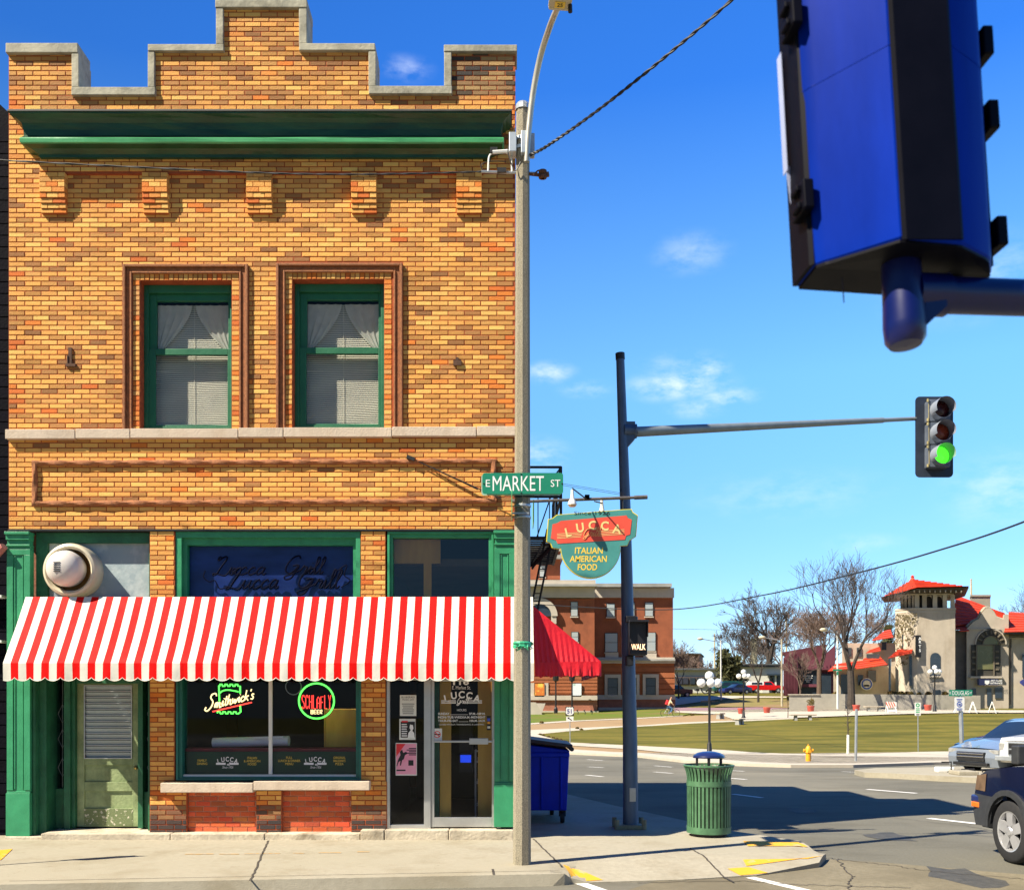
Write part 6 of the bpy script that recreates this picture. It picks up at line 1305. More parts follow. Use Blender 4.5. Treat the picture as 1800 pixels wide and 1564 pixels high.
q = MB(); q.lathe([(1.3, YH - .3), (.001, YH - .3)], 28, (cxw, 0, czw), 'y', 0, math.pi); q.build('arched_pane', m_pane, bh)
q = MB(); q.wbox(930, 939, 1200, 1225, YH - .5, .2); q.wbox(957, 964, 1200, 1225, YH - .5, .2); q.build('door_surround', m_lime, bh)
for p0, p1, nm, lab, c1, c2 in ((940, 957, 'window_poster', 'orange and yellow poster in the ground floor window of the brick hall', (.75, .22, .04), (.85, .6, .1)), (1006, 1022, 'window_poster', 'green and white poster on the brick hall beside the lamp post', (.08, .45, .1), (.75, .8, .85))):
    q = MB(); q.wbox(p0, p1, 1201, 1224, YH - .6, .1); tag(q.build(nm, M('print_' + nm, c1, .5, .1, .9, col2=c2, thresh=(.47, .53))), lab, 'poster')
st_ = thing('stone_steps', 'pale stone stair cheek and steps at the brick hall entrance', 'steps', W(950, 1262, 100))
q = MB(); q.prism([(wx(925, 100), wz(1268, 100)), (wx(987, 100), wz(1268, 100)), (wx(987, 100), wz(1260, 100)), (wx(955, 100), wz(1260, 100)), (wx(942, 100), wz(1234, 100)), (wx(925, 100), wz(1234, 100))], 99, 101.5); q.prism([(wx(925, 100), wz(1268, 100)), (wx(950, 100), wz(1262, 100)), (wx(960, 100), wz(1236, 100)), (wx(925, 100), wz(1236, 100))], 102, 104); q.build('steps', m_lime, st_)
# low white building with car park
PLAN = .24
lb = thing('low_white_building', 'long low white building with dark window band across the car park', 'building', (wx(1270, 172), 172, 2.2))
m_lw = M('low_white_wall', (.60, .60, .55), .8, .08, .4); m_lroof = M('flat_roof_edge', (.10, .11, .12), .7, .2, .4)
q = MB(); q.wbox(1183, 1262, 1177, 1226, 172, 14); q.wbox(1294, 1376, 1171, 1226, 172, 14); q.wbox(1340, 1352, 1203, 1226, 170.5, 1.5); q.build('wall', m_lw, lb)
q = MB(); q.wbox(1181, 1264, 1174, 1177.2, 171.2, 16); q.wbox(1292, 1378, 1166, 1168.5, 171.2, 16); q.wbox(1294, 1377, 1170, 1172, 171.4, 15); q.build('roof', m_lroof, lb)
q = MB(); q.wbox(1183, 1262, 1189, 1204, 171.7, .25)
q.build('window_band', M('bronze_frames', (.10, .08, .075), .5, .2, 1), lb)
for x in (1191, 1201, 1213, 1225, 1237, 1249):
    q = MB(); q.wbox(x, x + 8.5, 1191, 1202, 171.5, .2); q.build('window', m_pane if x % 2 else m_shade, lb)
q = MB(); q.wbox(1352, 1376, 1188, 1222, 171.5, .4); q.wbox(1348, 1376, 1184, 1186.5, 169.5, 2.4); q.build('entrance', m_pane, lb)
q = MB(); q.wbox(1362, 1365, 1186, 1224, 170, .4); q.wbox(1372, 1374, 1186, 1224, 170, .4); q.build('entrance_post', m_white, lb)
fb_ = thing('far_brick_block', 'distant flat brick block far off beyond the low white building', 'building', W(1206, 1170, 300))
q = MB(); q.wbox(1160, 1230, 1149, 1185, 300, 20); q.build('wall', M('far_brick', (.24, .13, .10), .9, .3, .4), fb_); q = MB(); q.wbox(1158, 1232, 1147.5, 1149.5, 299, 22); q.build('roof_edge', m_lroof, fb_)
ch = thing('chimney_tower', 'plain cream chimney tower rising behind the low white building', 'chimney', W(1325, 1170, 185))
q = MB(); q.wbox(1319.5, 1331, 1123, 1168, 185, 1.6); q.wbox(1319, 1331.5, 1122, 1124, 184.9, 1.8); q.build('shaft', M('cream_tower_stone', (.46, .42, .28), .9, .12, .8), ch)
# purple building with lettered board
PLAN = .30
pb = thing('purple_building', 'purple clad building with a steep end wall and black lettered window', 'building', W(1420, 1225, 122))
m_pur = M('purple_cladding', (.17, .045, .07), .7, .1, .7, .1, stretch=(6, 1, 1)); YP = 122
q = MB(); q.prism([(wx(1377, YP), wz(1222, YP)), (wx(1402, YP), wz(1222, YP)), (wx(1402, YP), wz(1150, YP)), (wx(1392, YP), wz(1143, YP)), (wx(1377, YP), wz(1156, YP))], YP, YP + 14); q.prism([(wx(1402, YP), wz(1222, YP)), (wx(1475, YP), wz(1222, YP)), (wx(1475, YP), wz(1132, YP)), (wx(1455, YP), wz(1150, YP)), (wx(1402, YP), wz(1172, YP))], YP + 1.5, YP + 14); q.build('wall', m_pur, pb)
q = MB(); q.wbox(1404, 1437, 1178, 1220, YP + 1.2, .4); q.wbox(1439, 1461, 1184, 1222, YP + 1.2, .4); q.build('window', m_pane, pb); q = MB(); q.wbox(1404, 1437, 1202, 1207, YP + .9, .35); q.build('window_rail', m_pur, pb)
q = MB(); q.prism([(wx(1392, YP), wz(1143, YP)), (wx(1475, YP), wz(1128, YP)), (wx(1475, YP), wz(1172, YP)), (wx(1402, YP), wz(1172, YP)), (wx(1402, YP), wz(1150, YP))], YP + 5, YP + 14); q.build('roof', M('mauve_roof', (.11, .03, .04), .7, .15, .6), pb)
q = MB()
for k in range(9): q.wbox(1378.5 + k * 2.6, 1379.1 + k * 2.6, 1157 - k * 1.55, 1222, YP - .06, .05)
for k in range(6): q.wbox(1440.5 + k * 6, 1441.2 + k * 6, 1172 - k * 1.5, 1184, YP + 1.42, .06)
q.wbox(1402, 1476, 1174, 1177, YP + .9, .6); q.build('batten', M('dark_purple_batten', (.14, .04, .06), .7, .1, 2), pb)
q = MB()
for i, (w_, n_) in enumerate([(17, 7), (16, 6), (11, 4), (6, 3)]):
    for k in range(n_): q.wbox(1420.5 - w_ / 2 + w_ * k / n_, 1420.5 - w_ / 2 + w_ * (k + .8) / n_, 1186.5 + i * 3.4 + (k % 3) * .3, 1188.3 + i * 3.4, YP + 1.1, .08)
q.build('board_lettering', m_whitetxt, pb)
# arts centre with round corner tower
PLAN = .42
YC = 96.0; ac = thing('arts_centre', 'pale stone arts centre with a red tiled corner tower and tall arched window', 'building', (wx(1650, YC), YC, .8))
m_cst = M('arts_pale_stone', (.52, .45, .36), .85, .10, .8, .12, bscale=6); m_tile = M('red_roof_tiles', (.60, .05, .014), .7, .18, 1.5, .2, bscale=14); weather(m_cst, (.62, .55, .46), .5, (1, 1, .4), .48, .72, .8); weather(m_tile, (.55, .5, .5), 1.2, (1, 1, 1), .45, .7, .8); weather(m_bh, (.6, .55, .5), .35, (1, 1, .5), .48, .7, .7)
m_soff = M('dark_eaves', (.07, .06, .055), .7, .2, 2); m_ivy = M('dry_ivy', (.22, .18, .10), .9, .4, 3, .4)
tw = [(wx(1583, YC), YC + 1.3), (wx(1597, YC), YC + .25), (wx(1612, YC), YC), (wx(1679, YC), YC), (wx(1679, YC) + 2.5, YC + 6), (wx(1583, YC) + 2.0, YC + 6)]
q = MB(); q.prismz(tw, .4, wz(1069, YC)); ins = lambda k: [(1.0 * x + (wx(1631, YC) - x) * k, y + (YC + 3 - y) * k) for x, y in tw]
q.prismz(ins(.03), wz(1045, YC), wz(1040, YC)); q.build('tower', m_cst, ac)
q = MB(); q.prismz(ins(-.02), wz(1071, YC), wz(1068, YC)); q.prismz(ins(-.01), wz(1076, YC), wz(1073.5, YC)); q.build('belt_course', m_lime, ac)
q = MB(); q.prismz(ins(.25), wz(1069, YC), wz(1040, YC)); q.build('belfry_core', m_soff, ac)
q = MB()
for p in (1586, 1592, 1598.5, 1605, 1612, 1625, 1643.5, 1661, 1674.5):
    yy = YC + max(0, (1612 - p) / 29) ** 1.2 * 1.3; q.wbox(p - (2.2 if p < 1612 else 4), p + (2.2 if p < 1612 else 4), 1045, 1069, yy + .1, .5)
for p in (1634, 1652, 1669):
    a = [(wx(p - 5, YC), wz(1046, YC)), (wx(p - 5, YC), wz(1051, YC))] + [(wx(p, YC) + wx(905, YC) * math.cos(R(180 - k * 20)), wz(1052, YC) + wx(905, YC) * math.sin(R(180 - k * 20))) for k in range(10)] + [(wx(p + 5, YC), wz(1051, YC)), (wx(p + 5, YC), wz(1046, YC))]
    q.prism(a, YC + .2, YC + .5)
q.build('belfry_pier', m_cst, ac)
ap_ = (wx(1626, YC), YC + 3, wz(1012, YC)); ev = [(wx(1560, YC), YC + 1.6), (wx(1578, YC), YC - .9), (wx(1602, YC), YC - 1.3), (wx(1694, YC), YC - 1.1), (wx(1694, YC) + 3.3, YC + 7), (wx(1560, YC) + 2.3, YC + 7)]
ez = [wz(1048, YC), wz(1044, YC), wz(1036.5, YC), wz(1034, YC), wz(1034, YC), wz(1046, YC)]
q = MB(); vs = []; rows = 9; n = 6
for k in range(rows):
    for t in (k / rows, (k + 1) / rows):
        for (x, y), z in zip(ev, ez): vs.append((x + (ap_[0] - x) * t, y + (ap_[1] - y) * t, z + (ap_[2] - z) * t + (.10 if t == k / rows else 0)))
    o_ = 2 * k * n
q.add(vs, [(j * n + i, j * n + (i + 1) % n, (j + 1) * n + (i + 1) % n, (j + 1) * n + i) for j in range(2 * rows - 1) for i in range(n)])
q.lathe([(.3, ap_[2] - .1), (.12, ap_[2] + .2), (.18, ap_[2] + .3), (.05, ap_[2] + .45)], 10, (ap_[0], ap_[1], 0)); q.build('tower_roof', m_tile, ac)
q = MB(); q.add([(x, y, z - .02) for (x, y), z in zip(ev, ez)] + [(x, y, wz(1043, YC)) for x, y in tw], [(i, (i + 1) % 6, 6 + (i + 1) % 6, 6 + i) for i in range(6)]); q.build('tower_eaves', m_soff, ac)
q = MB()
for k in range(10):
    p = 1606 + k * 9.2; q.wbox(p, p + 2, 1037, 1040, YC - 1, 1.2)
q.build('rafter_tails', m_lime, ac)
# main range behind and right of the tower
YM = 99.0; q = MB(); q.wbox(1679.5, 1850, 1108, 1250, YM, 12)
def P(pts, Y): return [(wx(a, Y), wz(b, Y)) for a, b in pts]
gab = [(1700, 1245), (1700, 1105), (1712, 1092), (1722, 1087), (1727, 1076), (1734, 1068), (1742, 1068), (1749, 1076), (1754, 1085), (1765, 1088), (1766, 1079), (1774, 1079), (1774, 1245)]
q.prism(P(gab, YM - 1), YM - .9, YM + .5); q.wbox(1774, 1850, 1120, 1245, YM - .6, 2); q.build('main_wall', m_cst, ac)
q = MB(); cp = P([(1702, 1101), (1712, 1091), (1722, 1086), (1727, 1075), (1734, 1067), (1742, 1067), (1749, 1075), (1754, 1084), (1766, 1088)], YM - 1)
for a, b in zip(cp, cp[1:]): q.tube([(a[0], YM - .6, a[1]), (b[0], YM - .6, b[1])], .12, 6)
q.build('gable_coping', m_coping, ac)
q = MB()
def roofq(pts, rows, name):
    q = MB(); (a, b, c, d) = [Vector(p) for p in pts]
    for k in range(rows):
        t0, t1 = k / rows, (k + 1) / rows; up = Vector((0, 0, .09))
        p0, p1 = a.lerp(d, t0) + up, b.lerp(c, t0) + up; p2, p3 = b.lerp(c, t1), a.lerp(d, t1)
        q.add([p0, p1, p2, p3, p0 - up, p1 - up], [(0, 1, 2, 3), (4, 5, 1, 0)])
    return q.build(name, m_tile, ac)
roofq([W(1675, 1107, YM - .5), W(1712, 1106, YM - .5), W(1690, 1050, YM + 5), W(1680, 1046, YM + 5)], 8, 'main_roof'); roofq([W(1675, 1100, YM - .2), W(1775, 1090, YM + .6), W(1765, 1077, YM + 5), W(1680, 1045, YM + 5)], 9, 'main_roof'); roofq([W(1765, 1111, YM - 1.8), W(1860, 1109, YM - 1.8), W(1850, 1080, YM + 4), W(1774, 1075, YM + 4)], 8, 'main_roof')
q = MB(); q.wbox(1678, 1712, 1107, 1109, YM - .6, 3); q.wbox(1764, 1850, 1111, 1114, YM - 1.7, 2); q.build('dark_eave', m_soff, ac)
q = MB(); q.wbox(1707, 1741, 1047, 1092, YM + 6, 2.5); q.wbox(1706, 1742, 1045, 1048, YM + 5.9, 2.7); q.build('chimney', M('chimney_stone', (.36, .33, .26), .9, .15, .8), ac)
q = MB(); ax_, az_ = wx(1733, YM), wz(1133, YM); q.wbox(1707, 1759, 1133, 1188, YM - 1.0, .3); q.lathe([(1.44, YM - 1.0), (.001, YM - 1.0)], 24, (ax_, 0, az_), 'y', 0, math.pi); wn = q.build('arched_window', M('shadow_bronze', (.06, .055, .045), .7, .2, 2), ac)
q = MB(); q.wbox(1718, 1746, 1134, 1176, YM - 1.06, .05); q.lathe([(.76, YM - 1.06), (.001, YM - 1.06)], 20, (ax_, 0, wz(1133, YM)), 'y', 0, math.pi); q.build('pane', M('olive_glass', (.17, .17, .075), .25, .15, .6, spec=.7), wn)
q = MB(); q.wbox(1715.5, 1718, 1133, 1187, YM - 1.12, .12); q.wbox(1746, 1748.5, 1133, 1187, YM - 1.12, .12); q.wbox(1716, 1748, 1132, 1134, YM - 1.12, .1); q.lathe([(.84, YM - 1.12), (.84, YM - 1.0), (.74, YM - 1.0), (.74, YM - 1.12), (.84, YM - 1.12)], 20, (ax_, 0, wz(1133, YM)), 'y', 0, math.pi)
for k in range(4):
    for p in (1709, 1750): q.wbox(p, p + 6, 1143 + k * 10.5, 1146 + k * 10.5, YM - 1.1, .2)
for k in range(1, 8): a = math.pi * k / 8; q.obox((ax_ + 1.15 * math.cos(a), YM - 1.05, az_ + 1.15 * math.sin(a)), (.2 * math.cos(a), 0, .2 * math.sin(a)), (0, .06, 0), (-.06 * math.sin(a), 0, .06 * math.cos(a)))
q.build('tracery', M('bronze_tracery', (.17, .14, .10), .7, .15, 2), wn)
q = MB(); q.wbox(1705, 1762, 1188, 1191.5, YM - 1.2, .4); q.build('window_sill', m_lime, wn); q = MB(); q.wbox(1707, 1759, 1104.5, 1106, YM - 1.05, .1); q.lathe([(1.56, YM - 1.05), (1.56, YM - .9), (1.44, YM - .9), (1.44, YM - 1.05), (1.56, YM - 1.05)], 24, (ax_, 0, az_), 'y', 0, math.pi); q.build('window_surround', m_lime, wn)
q = MB(); pieces('window', m_pane, ac, [(1709, 1716, 1210, 1229, YM - 1.0, .1), (1735, 1743, 1210, 1240, YM - 1.0, .1), (1749, 1762, 1209, 1227, YM - 1.0, .1), (1797, 1803, 1150, 1190, YM - .75, .1)], 'wbox')
q = MB(); q.wbox(1680, 1699, 1109, 1240, YM - .05, .2); q.build('recess_shade_panel', M('painted_recess_shade', (.20, .19, .19), .8, .2, 1), ac)  # grey slab stands in for the shade of the recess beside the tower
q = MB(); q.wbox(1776.5, 1778, 1122, 1238, YM - .75, .15); q.build('downpipe', m_soff, ac)
q = MB(); tx_, tz_ = wx(1644, YC), wz(1156, YC); q.lathe([(.5, YC - .05), (.001, YC - .05)], 16, (tx_, 0, tz_), 'y', 0, math.pi); q.wbox(1635, 1653, 1156, 1187, YC - .05, .05); q.build('tower_window', m_pane, ac); pieces('tower_window', m_pane, ac, [(1640, 1653, 1212, 1221, YC - .05, .05)], 'wbox')
q = MB(); q.wbox(1633, 1655, 1187, 1190, YC - .2, .2); q.build('tower_sill', m_lime, ac)
q = MB(); q.wbox(1609, 1619, 1116, 1155, YC - .35, .12); bn = q.build('tower_banner', m_blacktxt, None); tag(bn, 'tall narrow black banner on the arts centre tower', 'banner')
q = MB()
for i, c_ in enumerate('ARTS'): q.text(c_, wx(1614.3, YC), wz(1122.5 + (0, 6, 14, 21)[i], YC), .38, YC - .37, bold=.03)
q.build('lettering', m_whitetxt, bn)
q = MB(); q.wbox(1718, 1755, 1193, 1204, YM - 1.3, .12); bn = tag(q.build('entrance_sign', M('navy_sign', (.02, .025, .08), .5, .1, 2)), 'navy art class entrance sign under the tall arched window', 'sign')
q = MB(); q.text('ART CLASS', wx(1740, YM), wz(1196.5, YM), .24, YM - 1.32, sx=.95, bold=.03); q.text('ENTRANCE', wx(1740, YM), wz(1200.8, YM), .24, YM - 1.32, sx=.95, bold=.03); q.prism(P([(1720, 1196), (1728, 1196), (1728, 1201), (1724, 1203.5), (1720, 1201)], YM), YM - 1.33, YM - 1.31); q.build('lettering', m_whitetxt, bn)
# lower wing left of the tower
q = MB(); q.wbox(1465, 1583, 1170, 1245, YC + 6, 8); q.wbox(1480, 1575, 1130, 1170, YC + 10, 8); q.build('side_wing', m_cst, ac)
roofq([W(1455, 1180, YC + 4.5), W(1520, 1172, YC + 4.5), W(1520, 1160, YC + 9), W(1470, 1166, YC + 9)], 4, 'side_roof'); roofq([W(1505, 1176, YC + 3.5), W(1560, 1168, YC + 3.5), W(1545, 1152, YC + 8), W(1520, 1156, YC + 8)], 5, 'side_roof'); roofq([W(1522, 1148, YC + 7), W(1548, 1144, YC + 7), W(1546, 1136, YC + 10), W(1530, 1142, YC + 10)], 3, 'side_roof'); roofq([W(1533, 1126, YC + 9), W(1570, 1120, YC + 9), W(1565, 1106, YC + 13), W(1556, 1108, YC + 13)], 4, 'side_roof'); roofq([W(1561, 1157, YC - .8), W(1603, 1148, YC - .8), W(1605, 1135, YC + 1), W(1580, 1141, YC + 1)], 5, 'porch_roof'); roofq([W(1686, 1110, YM - 1.6), W(1704, 1109, YM - 1.6), W(1699, 1102, YM), W(1691, 1102, YM)], 2, 'porch_roof')
pieces('dark_opening', m_pane, ac, [(1478, 1495, 1185, 1222, YC + 5.8, .2), (1526, 1540, 1178, 1198, YC + 5.8, .2), (1562, 1566, 1157, 1225, YC + .5, .5), (1598, 1603, 1152, 1205, YC - .02, .3), (1585.5, 1590, 1114, 1140, YC + .6, .4), (1523, 1546, 1149, 1157, YC + 5.5, .4), (1488, 1497, 1138, 1154, YC + 9.9, .3), (1506, 1515, 1138, 1154, YC + 9.9, .3), (1550, 1558, 1128, 1142, YC + 9.9, .3), (1508, 1517, 1186, 1204, YC + 5.8, .2)], 'wbox')
rr = random.Random(3); q = MB()
for i in range(420):
    e0 = rr.random(); va, vb = ((tw[0], tw[1]) if e0 < .55 else (tw[1], tw[2])); t_ = rr.random(); b = 1078 + 90 * rr.random() ** 1.3
    if e0 > .55 and b > 1090 + (1 - t_) * 60: continue
    c = Vector((va[0] + (vb[0] - va[0]) * t_ - .06, va[1] + (vb[1] - va[1]) * t_ - .14, wz(b, YC))); d = Vector((rr.uniform(-1, 1), rr.uniform(-.3, .1), rr.uniform(-1, 1))) * .16
    e = Vector((rr.uniform(-1, 1), 0, rr.uniform(-1, 1))) * .12; q.add([c - d, c + e, c + d, c - e], [(0, 1, 2, 3)])
o = tag(q.build('climbing_ivy', m_ivy), 'dry brown ivy climbing the rounded side of the arts centre tower', 'ivy')
q = MB(); q.lathe([(.62, 101.6), (.62, 101.5), (.001, 101.5)], 24, (wx(1523, 101.6), 0, wz(1202, 101.6)), 'y'); o = tag(q.build('round_sign', m_white), 'round blue and white sign beside the bare tree trunk', 'sign')
q = MB(); q.lathe([(.54, 101.48), (.40, 101.48)], 24, (wx(1523, 101.6), 0, wz(1202, 101.6)), 'y'); q.wbox(1518, 1528, 1203, 1206, 101.5, .03); q.build('blue_mark', M('blue_mark', (.03, .1, .5), .5), o)
q = MB(); q.prism(P([(1790, 1197), (1797, 1193), (1806, 1197), (1806, 1203), (1797, 1206), (1790, 1200)], YM - 1), YM - 1.3, YM - 1.1); tag(q.build('shield_sign', M('blue_shield', (.05, .06, .25), .5, .4, 3)), 'small blue shield sign at the right edge of the arts centre', 'sign')
wl = thing('retaining_wall', 'low grey concrete retaining wall in front of the arts centre', 'wall', W(1550, 1245, 93))
q = MB(); q.prism(P([(1385, 1248), (1385, 1221), (1440, 1221), (1440, 1219), (1550, 1220), (1720, 1222), (1720, 1246)], 93), 92.6, 93.2); q.build('wall', M('retaining_concrete', (.40, .37, .31), .9, .15, .8, .2), wl)
q = MB(); q.wbox(1385, 1441, 1219.5, 1221, 92.5, .8); q.build('wall_cap', m_lime, wl)

PLAN = 0
# ================================================================== trees and planting
m_bark = M('grey_bark', (.055, .043, .035), .95, .3, 5, .4); m_bark2 = M('brown_bark', (.11, .075, .055), .95, .3, 5, .4); m_twig = M('twig_grey', (.065, .052, .048), .95, .3, 5); m_twigb = M('twig_brown', (.13, .09, .075), .95, .3, 5)
m_leafd = M('dark_evergreen', (.035, .06, .015), .8, .5, 1.2, col2=(.085, .075, .02)); m_shrub = M('clipped_shrub', (.10, .10, .02), .85, .5, 4, col2=(.2, .13, .03)); m_shrubr = M('bronze_shrub', (.13, .08, .03), .85, .5, 4, col2=(.22, .14, .04))
def tree(name, label, base, H_, spread, seed, mats=(m_bark, m_twig), trunk=.22, fork=.28, depth=6, group=None, lean=0, cat='tree', up=.25, twigs=1, rmin=.012):
    rr = random.Random(seed); t = thing(name, label, cat, base, group); tq = MB(); cq = MB(); base = Vector(base)
    def grow(p, d, ln, r, lv):
        n = 3; pts = [p]; rs = [r]; q_ = p
        for k in range(n):
            d = (d + Vector((rr.gauss(0, .13), rr.gauss(0, .13), rr.gauss(0, .08) + up * .12))).normalized(); q_ = q_ + d * ln / n; pts.append(q_); rs.append(max(rmin, r * (1 - .38 * (k + 1) / n)))
        (tq if lv <= 1 else cq).tube(pts, rs, 7 if lv < 2 else 4 if lv < 4 else 3, cap=False)
        if lv >= depth: return
        nb = 3 if lv < 2 else rr.choice((3, 3, 4))
        for b in range(nb):
            t_ = rr.uniform(.55, 1) if b else 1; i = min(n - 1, int(t_ * n)); s = pts[i].lerp(pts[i + 1], t_ * n - i) if t_ < 1 else pts[-1]
            ax = d.cross(Vector((rr.gauss(0, 1), rr.gauss(0, 1), rr.gauss(0, 1)))).normalized(); ang = rr.uniform(.30, .75) * spread * (1 if lv else 1.0)
            nd = (Matrix.Rotation(ang, 3, ax) @ d); nd.z += up * .3; nd.normalize()
            grow(s, nd, ln * rr.uniform(.58, .86), max(rmin, rs[-1] * (.72 if b else .9)), lv + 1)
    L0 = H_ * fork; tq.tube([base - Vector((0, 0, .15)), base, base + Vector((lean * .3, 0, L0 * .5)), base + Vector((lean, 0, L0))], [trunk * 1.5, trunk * 1.15, trunk, trunk * .9], 9, cap=False)
    p = base + Vector((lean, 0, L0)); nm = 4; tot = H_ - L0; l1 = tot * .34
    for k in range(nm):
        a = 2 * math.pi * (k + rr.random() * .6) / nm; d = Vector((math.cos(a) * .55 * spread, math.sin(a) * .55 * spread, 1)).normalized(); grow(p - Vector((0, 0, rr.random() * L0 * .12)), d, l1 * rr.uniform(.85, 1.1), trunk * .55, 1)
    tq.build('trunk', mats[0], t); cq.build('crown', mats[1], t)
    return t
def at(p, Y): return GY(p, Y)
GT = 'bare street trees in the background'
tree('bare_tree', 'tall dark bare tree in front of the arts centre tower', at(1497, 90), 13.6, .85, 119, trunk=.32, fork=.26, depth=6, group=GT, lean=-.1, up=.38)
tree('bare_tree', 'big grey bare tree behind the low white building', at(1352, 178), 18.5, .8, 21, trunk=.7, fork=.3, depth=6, group=GT, rmin=.028)
tree('bare_tree', 'dark bare tree rising left of the conifer tops', at(1299, 185), 15, .9, 22, trunk=.38, fork=.25, depth=6, group=GT, rmin=.028)
tree('bare_tree', 'hazy brown bare tree right of the cream chimney tower', at(1385, 186), 15.5, .95, 23, (m_bark2, m_twigb), trunk=.35, fork=.22, depth=6, group=GT, rmin=.03)
tree('bare_tree', 'brown bare tree between the chimney tower and the conifer', at(1322, 192), 12.5, 1.0, 24, (m_bark2, m_twigb), trunk=.3, fork=.2, depth=6, group=GT, rmin=.03)
tree('bare_tree', 'pale trunked brown tree in front of the purple building', at(1440, 116), 11.5, .95, 25, (m_bark2, m_twigb), trunk=.28, fork=.35, depth=6, group=GT, rmin=.018)
tree('bare_tree', 'small bare tree before the purple end wall', at(1407, 98), 6.2, .8, 26, (m_bark2, m_twigb), trunk=.11, fork=.3, depth=5, group=GT)
tree('bare_tree', 'small bare tree beside the red pickup truck', at(1333, 118), 7.2, .75, 27, trunk=.13, fork=.35, depth=5, group=GT)
tree('bare_tree', 'small bare tree at the corner of the brick hall', at(1193, 135), 6.8, .9, 28, (m_bark2, m_twigb), trunk=.12, fork=.3, depth=5, group=GT)
tree('bare_tree', 'bare branches reaching in at the right edge behind the arts centre', at(1822, 125), 15, .95, 29, trunk=.3, fork=.3, depth=6, group=GT)
tree('bare_tree', 'tall bare tree behind the side wing roofs of the arts centre', at(1535, 135), 13, .9, 30, (m_bark2, m_twigb), trunk=.28, fork=.25, depth=6, group=GT, rmin=.02)
tree('bare_tree', 'hazy bare tree far behind the purple building', at(1455, 165), 15, 1.0, 35, (m_bark2, m_twigb), trunk=.28, fork=.2, depth=6, group=GT, rmin=.028)
tree('bare_tree', 'far grey brown tree before the distant brick block', at(1195, 260), 14, 1.1, 33, (m_bark2, m_twigb), trunk=.3, fork=.15, depth=6, group=GT, rmin=.04)
tree('bare_tree', 'far grey tree right of the distant brick block', at(1238, 270), 11, 1.1, 34, (m_bark2, m_twigb), trunk=.3, fork=.15, depth=6, group=GT, rmin=.04)
def sapling(base, H_, seed, label):
    rr = random.Random(seed); t = thing('sapling', label, 'young tree', base); q = MB(); c = MB(); base = Vector(base)
    q.tube([base, base + Vector((.02, 0, H_ * .5)), base + Vector((-.03, 0, H_))], [.035, .025, .008], 6)
    for i in range(26):
        z = rr.uniform(.4, .95) * H_; a = rr.uniform(0, 6.28); l = rr.uniform(.15, .5) * H_ * .28; p = base + Vector((0, 0, z)); d = Vector((math.cos(a), math.sin(a), rr.uniform(.2, .9))) * l
        c.tube([p, p + d * .6 + Vector((0, 0, .03)), p + d], [.010, .007, .004], 4)
    q.build('trunk', m_bark, t); c.build('crown', m_bark, t); return t
g = G(1490, 1328); s_ = F / g.y; t = sapling(g, 100 / s_, 3, 'young bare sapling with a white trunk guard in the mulch bed')
q = MB(); q.tube([(g.x - .0, g.y - .03, g.z + .1), (g.x + .01, g.y - .03, g.z + 37 / s_)], .06, 8); q.build('trunk_guard', m_white, t)
g = G(1385, 1262); sapling(g, 30 / (F / g.y), 5, 'tiny staked sapling beside the bench on the plaza')
# conifer
rr = random.Random(5); ct = thing('conifer', 'dark ragged evergreen tree left of the far car park', 'tree', at(1287, 160)); g = at(1287, 160); q = MB(); s_ = F / 160
for i in range(4200):
    h = rr.random() ** .9; px_ = 1285 + rr.gauss(0, 1) * (13 + 4 * math.sin(h * 7)) * (1 - .45 * h); 
    if rr.random() < .35: px_ = 1271 + rr.gauss(0, 3.6); hh = h * 74
    else: hh = h * 62
    c = Vector((wx(px_, 160), 160 + rr.gauss(0, 1.2), g.z + hh / s_)); d = Vector((rr.gauss(0, 1), rr.gauss(0, 1), rr.gauss(.4, 1))) * .26; e = Vector((rr.gauss(0, 1), rr.gauss(0, 1), rr.gauss(0, 1))) * .13
    q.add([c - d, c + e, c + d, c - e], [(0, 1, 2, 3)])
q.build('crown', m_leafd, ct); q = MB(); q.tube([g, g + Vector((0, 0, 5))], [.25, .1], 7); q.build('trunk', m_bark, ct)
ct = thing('conifer', 'dark green spruce top behind the side wing of the arts centre', 'tree', at(1560, 125)); g = at(1560, 125); q = MB(); s_ = F / 125
for i in range(1200):
    h = rr.random(); c = Vector((g.x + rr.gauss(0, 1) * (1 - h) * 1.0, 125 + rr.gauss(0, .6), g.z + h * 9.3)); d = Vector((rr.gauss(0, 1), rr.gauss(0, 1), rr.gauss(0, .6))) * .25; e = Vector((rr.gauss(0, 1), 0, rr.gauss(0, 1))) * .1; q.add([c - d, c + e, c + d, c - e], [(0, 1, 2, 3)])
q.build('crown', m_leafd, ct); q = MB(); q.tube([g, g + Vector((0, 0, 9))], [.2, .03], 7); q.build('trunk', m_bark, ct)
def bush(label, p, r, mat, seed, group, cat='bush', flat=.8):
    rr = random.Random(seed); q = MB(); p = Vector(p)
    q.ball((p.x, p.y, p.z + r * flat * .8), r * .8, 8, (1, 1, flat))
    for i in range(130):
        d = Vector((rr.gauss(0, 1), rr.gauss(0, 1), abs(rr.gauss(0, 1)))).normalized(); c = p + Vector((d.x * r, d.y * r, r * flat * .6 + d.z * r * flat * 1.1)) * rr.uniform(.85, 1.1) if 0 else p + Vector((d.x * r * .92, d.y * r * .92, r * .35 + d.z * r * flat * 1.15)); a = Vector((rr.gauss(0, 1), rr.gauss(0, 1), rr.gauss(0, 1))) * r * .22; b = Vector((rr.gauss(0, 1), rr.gauss(0, 1), rr.gauss(0, 1))) * r * .14
        q.add([c - a, c + b, c + a, c - b], [(0, 1, 2, 3)])
    return tag(q.build('bush', mat), label, cat, group)
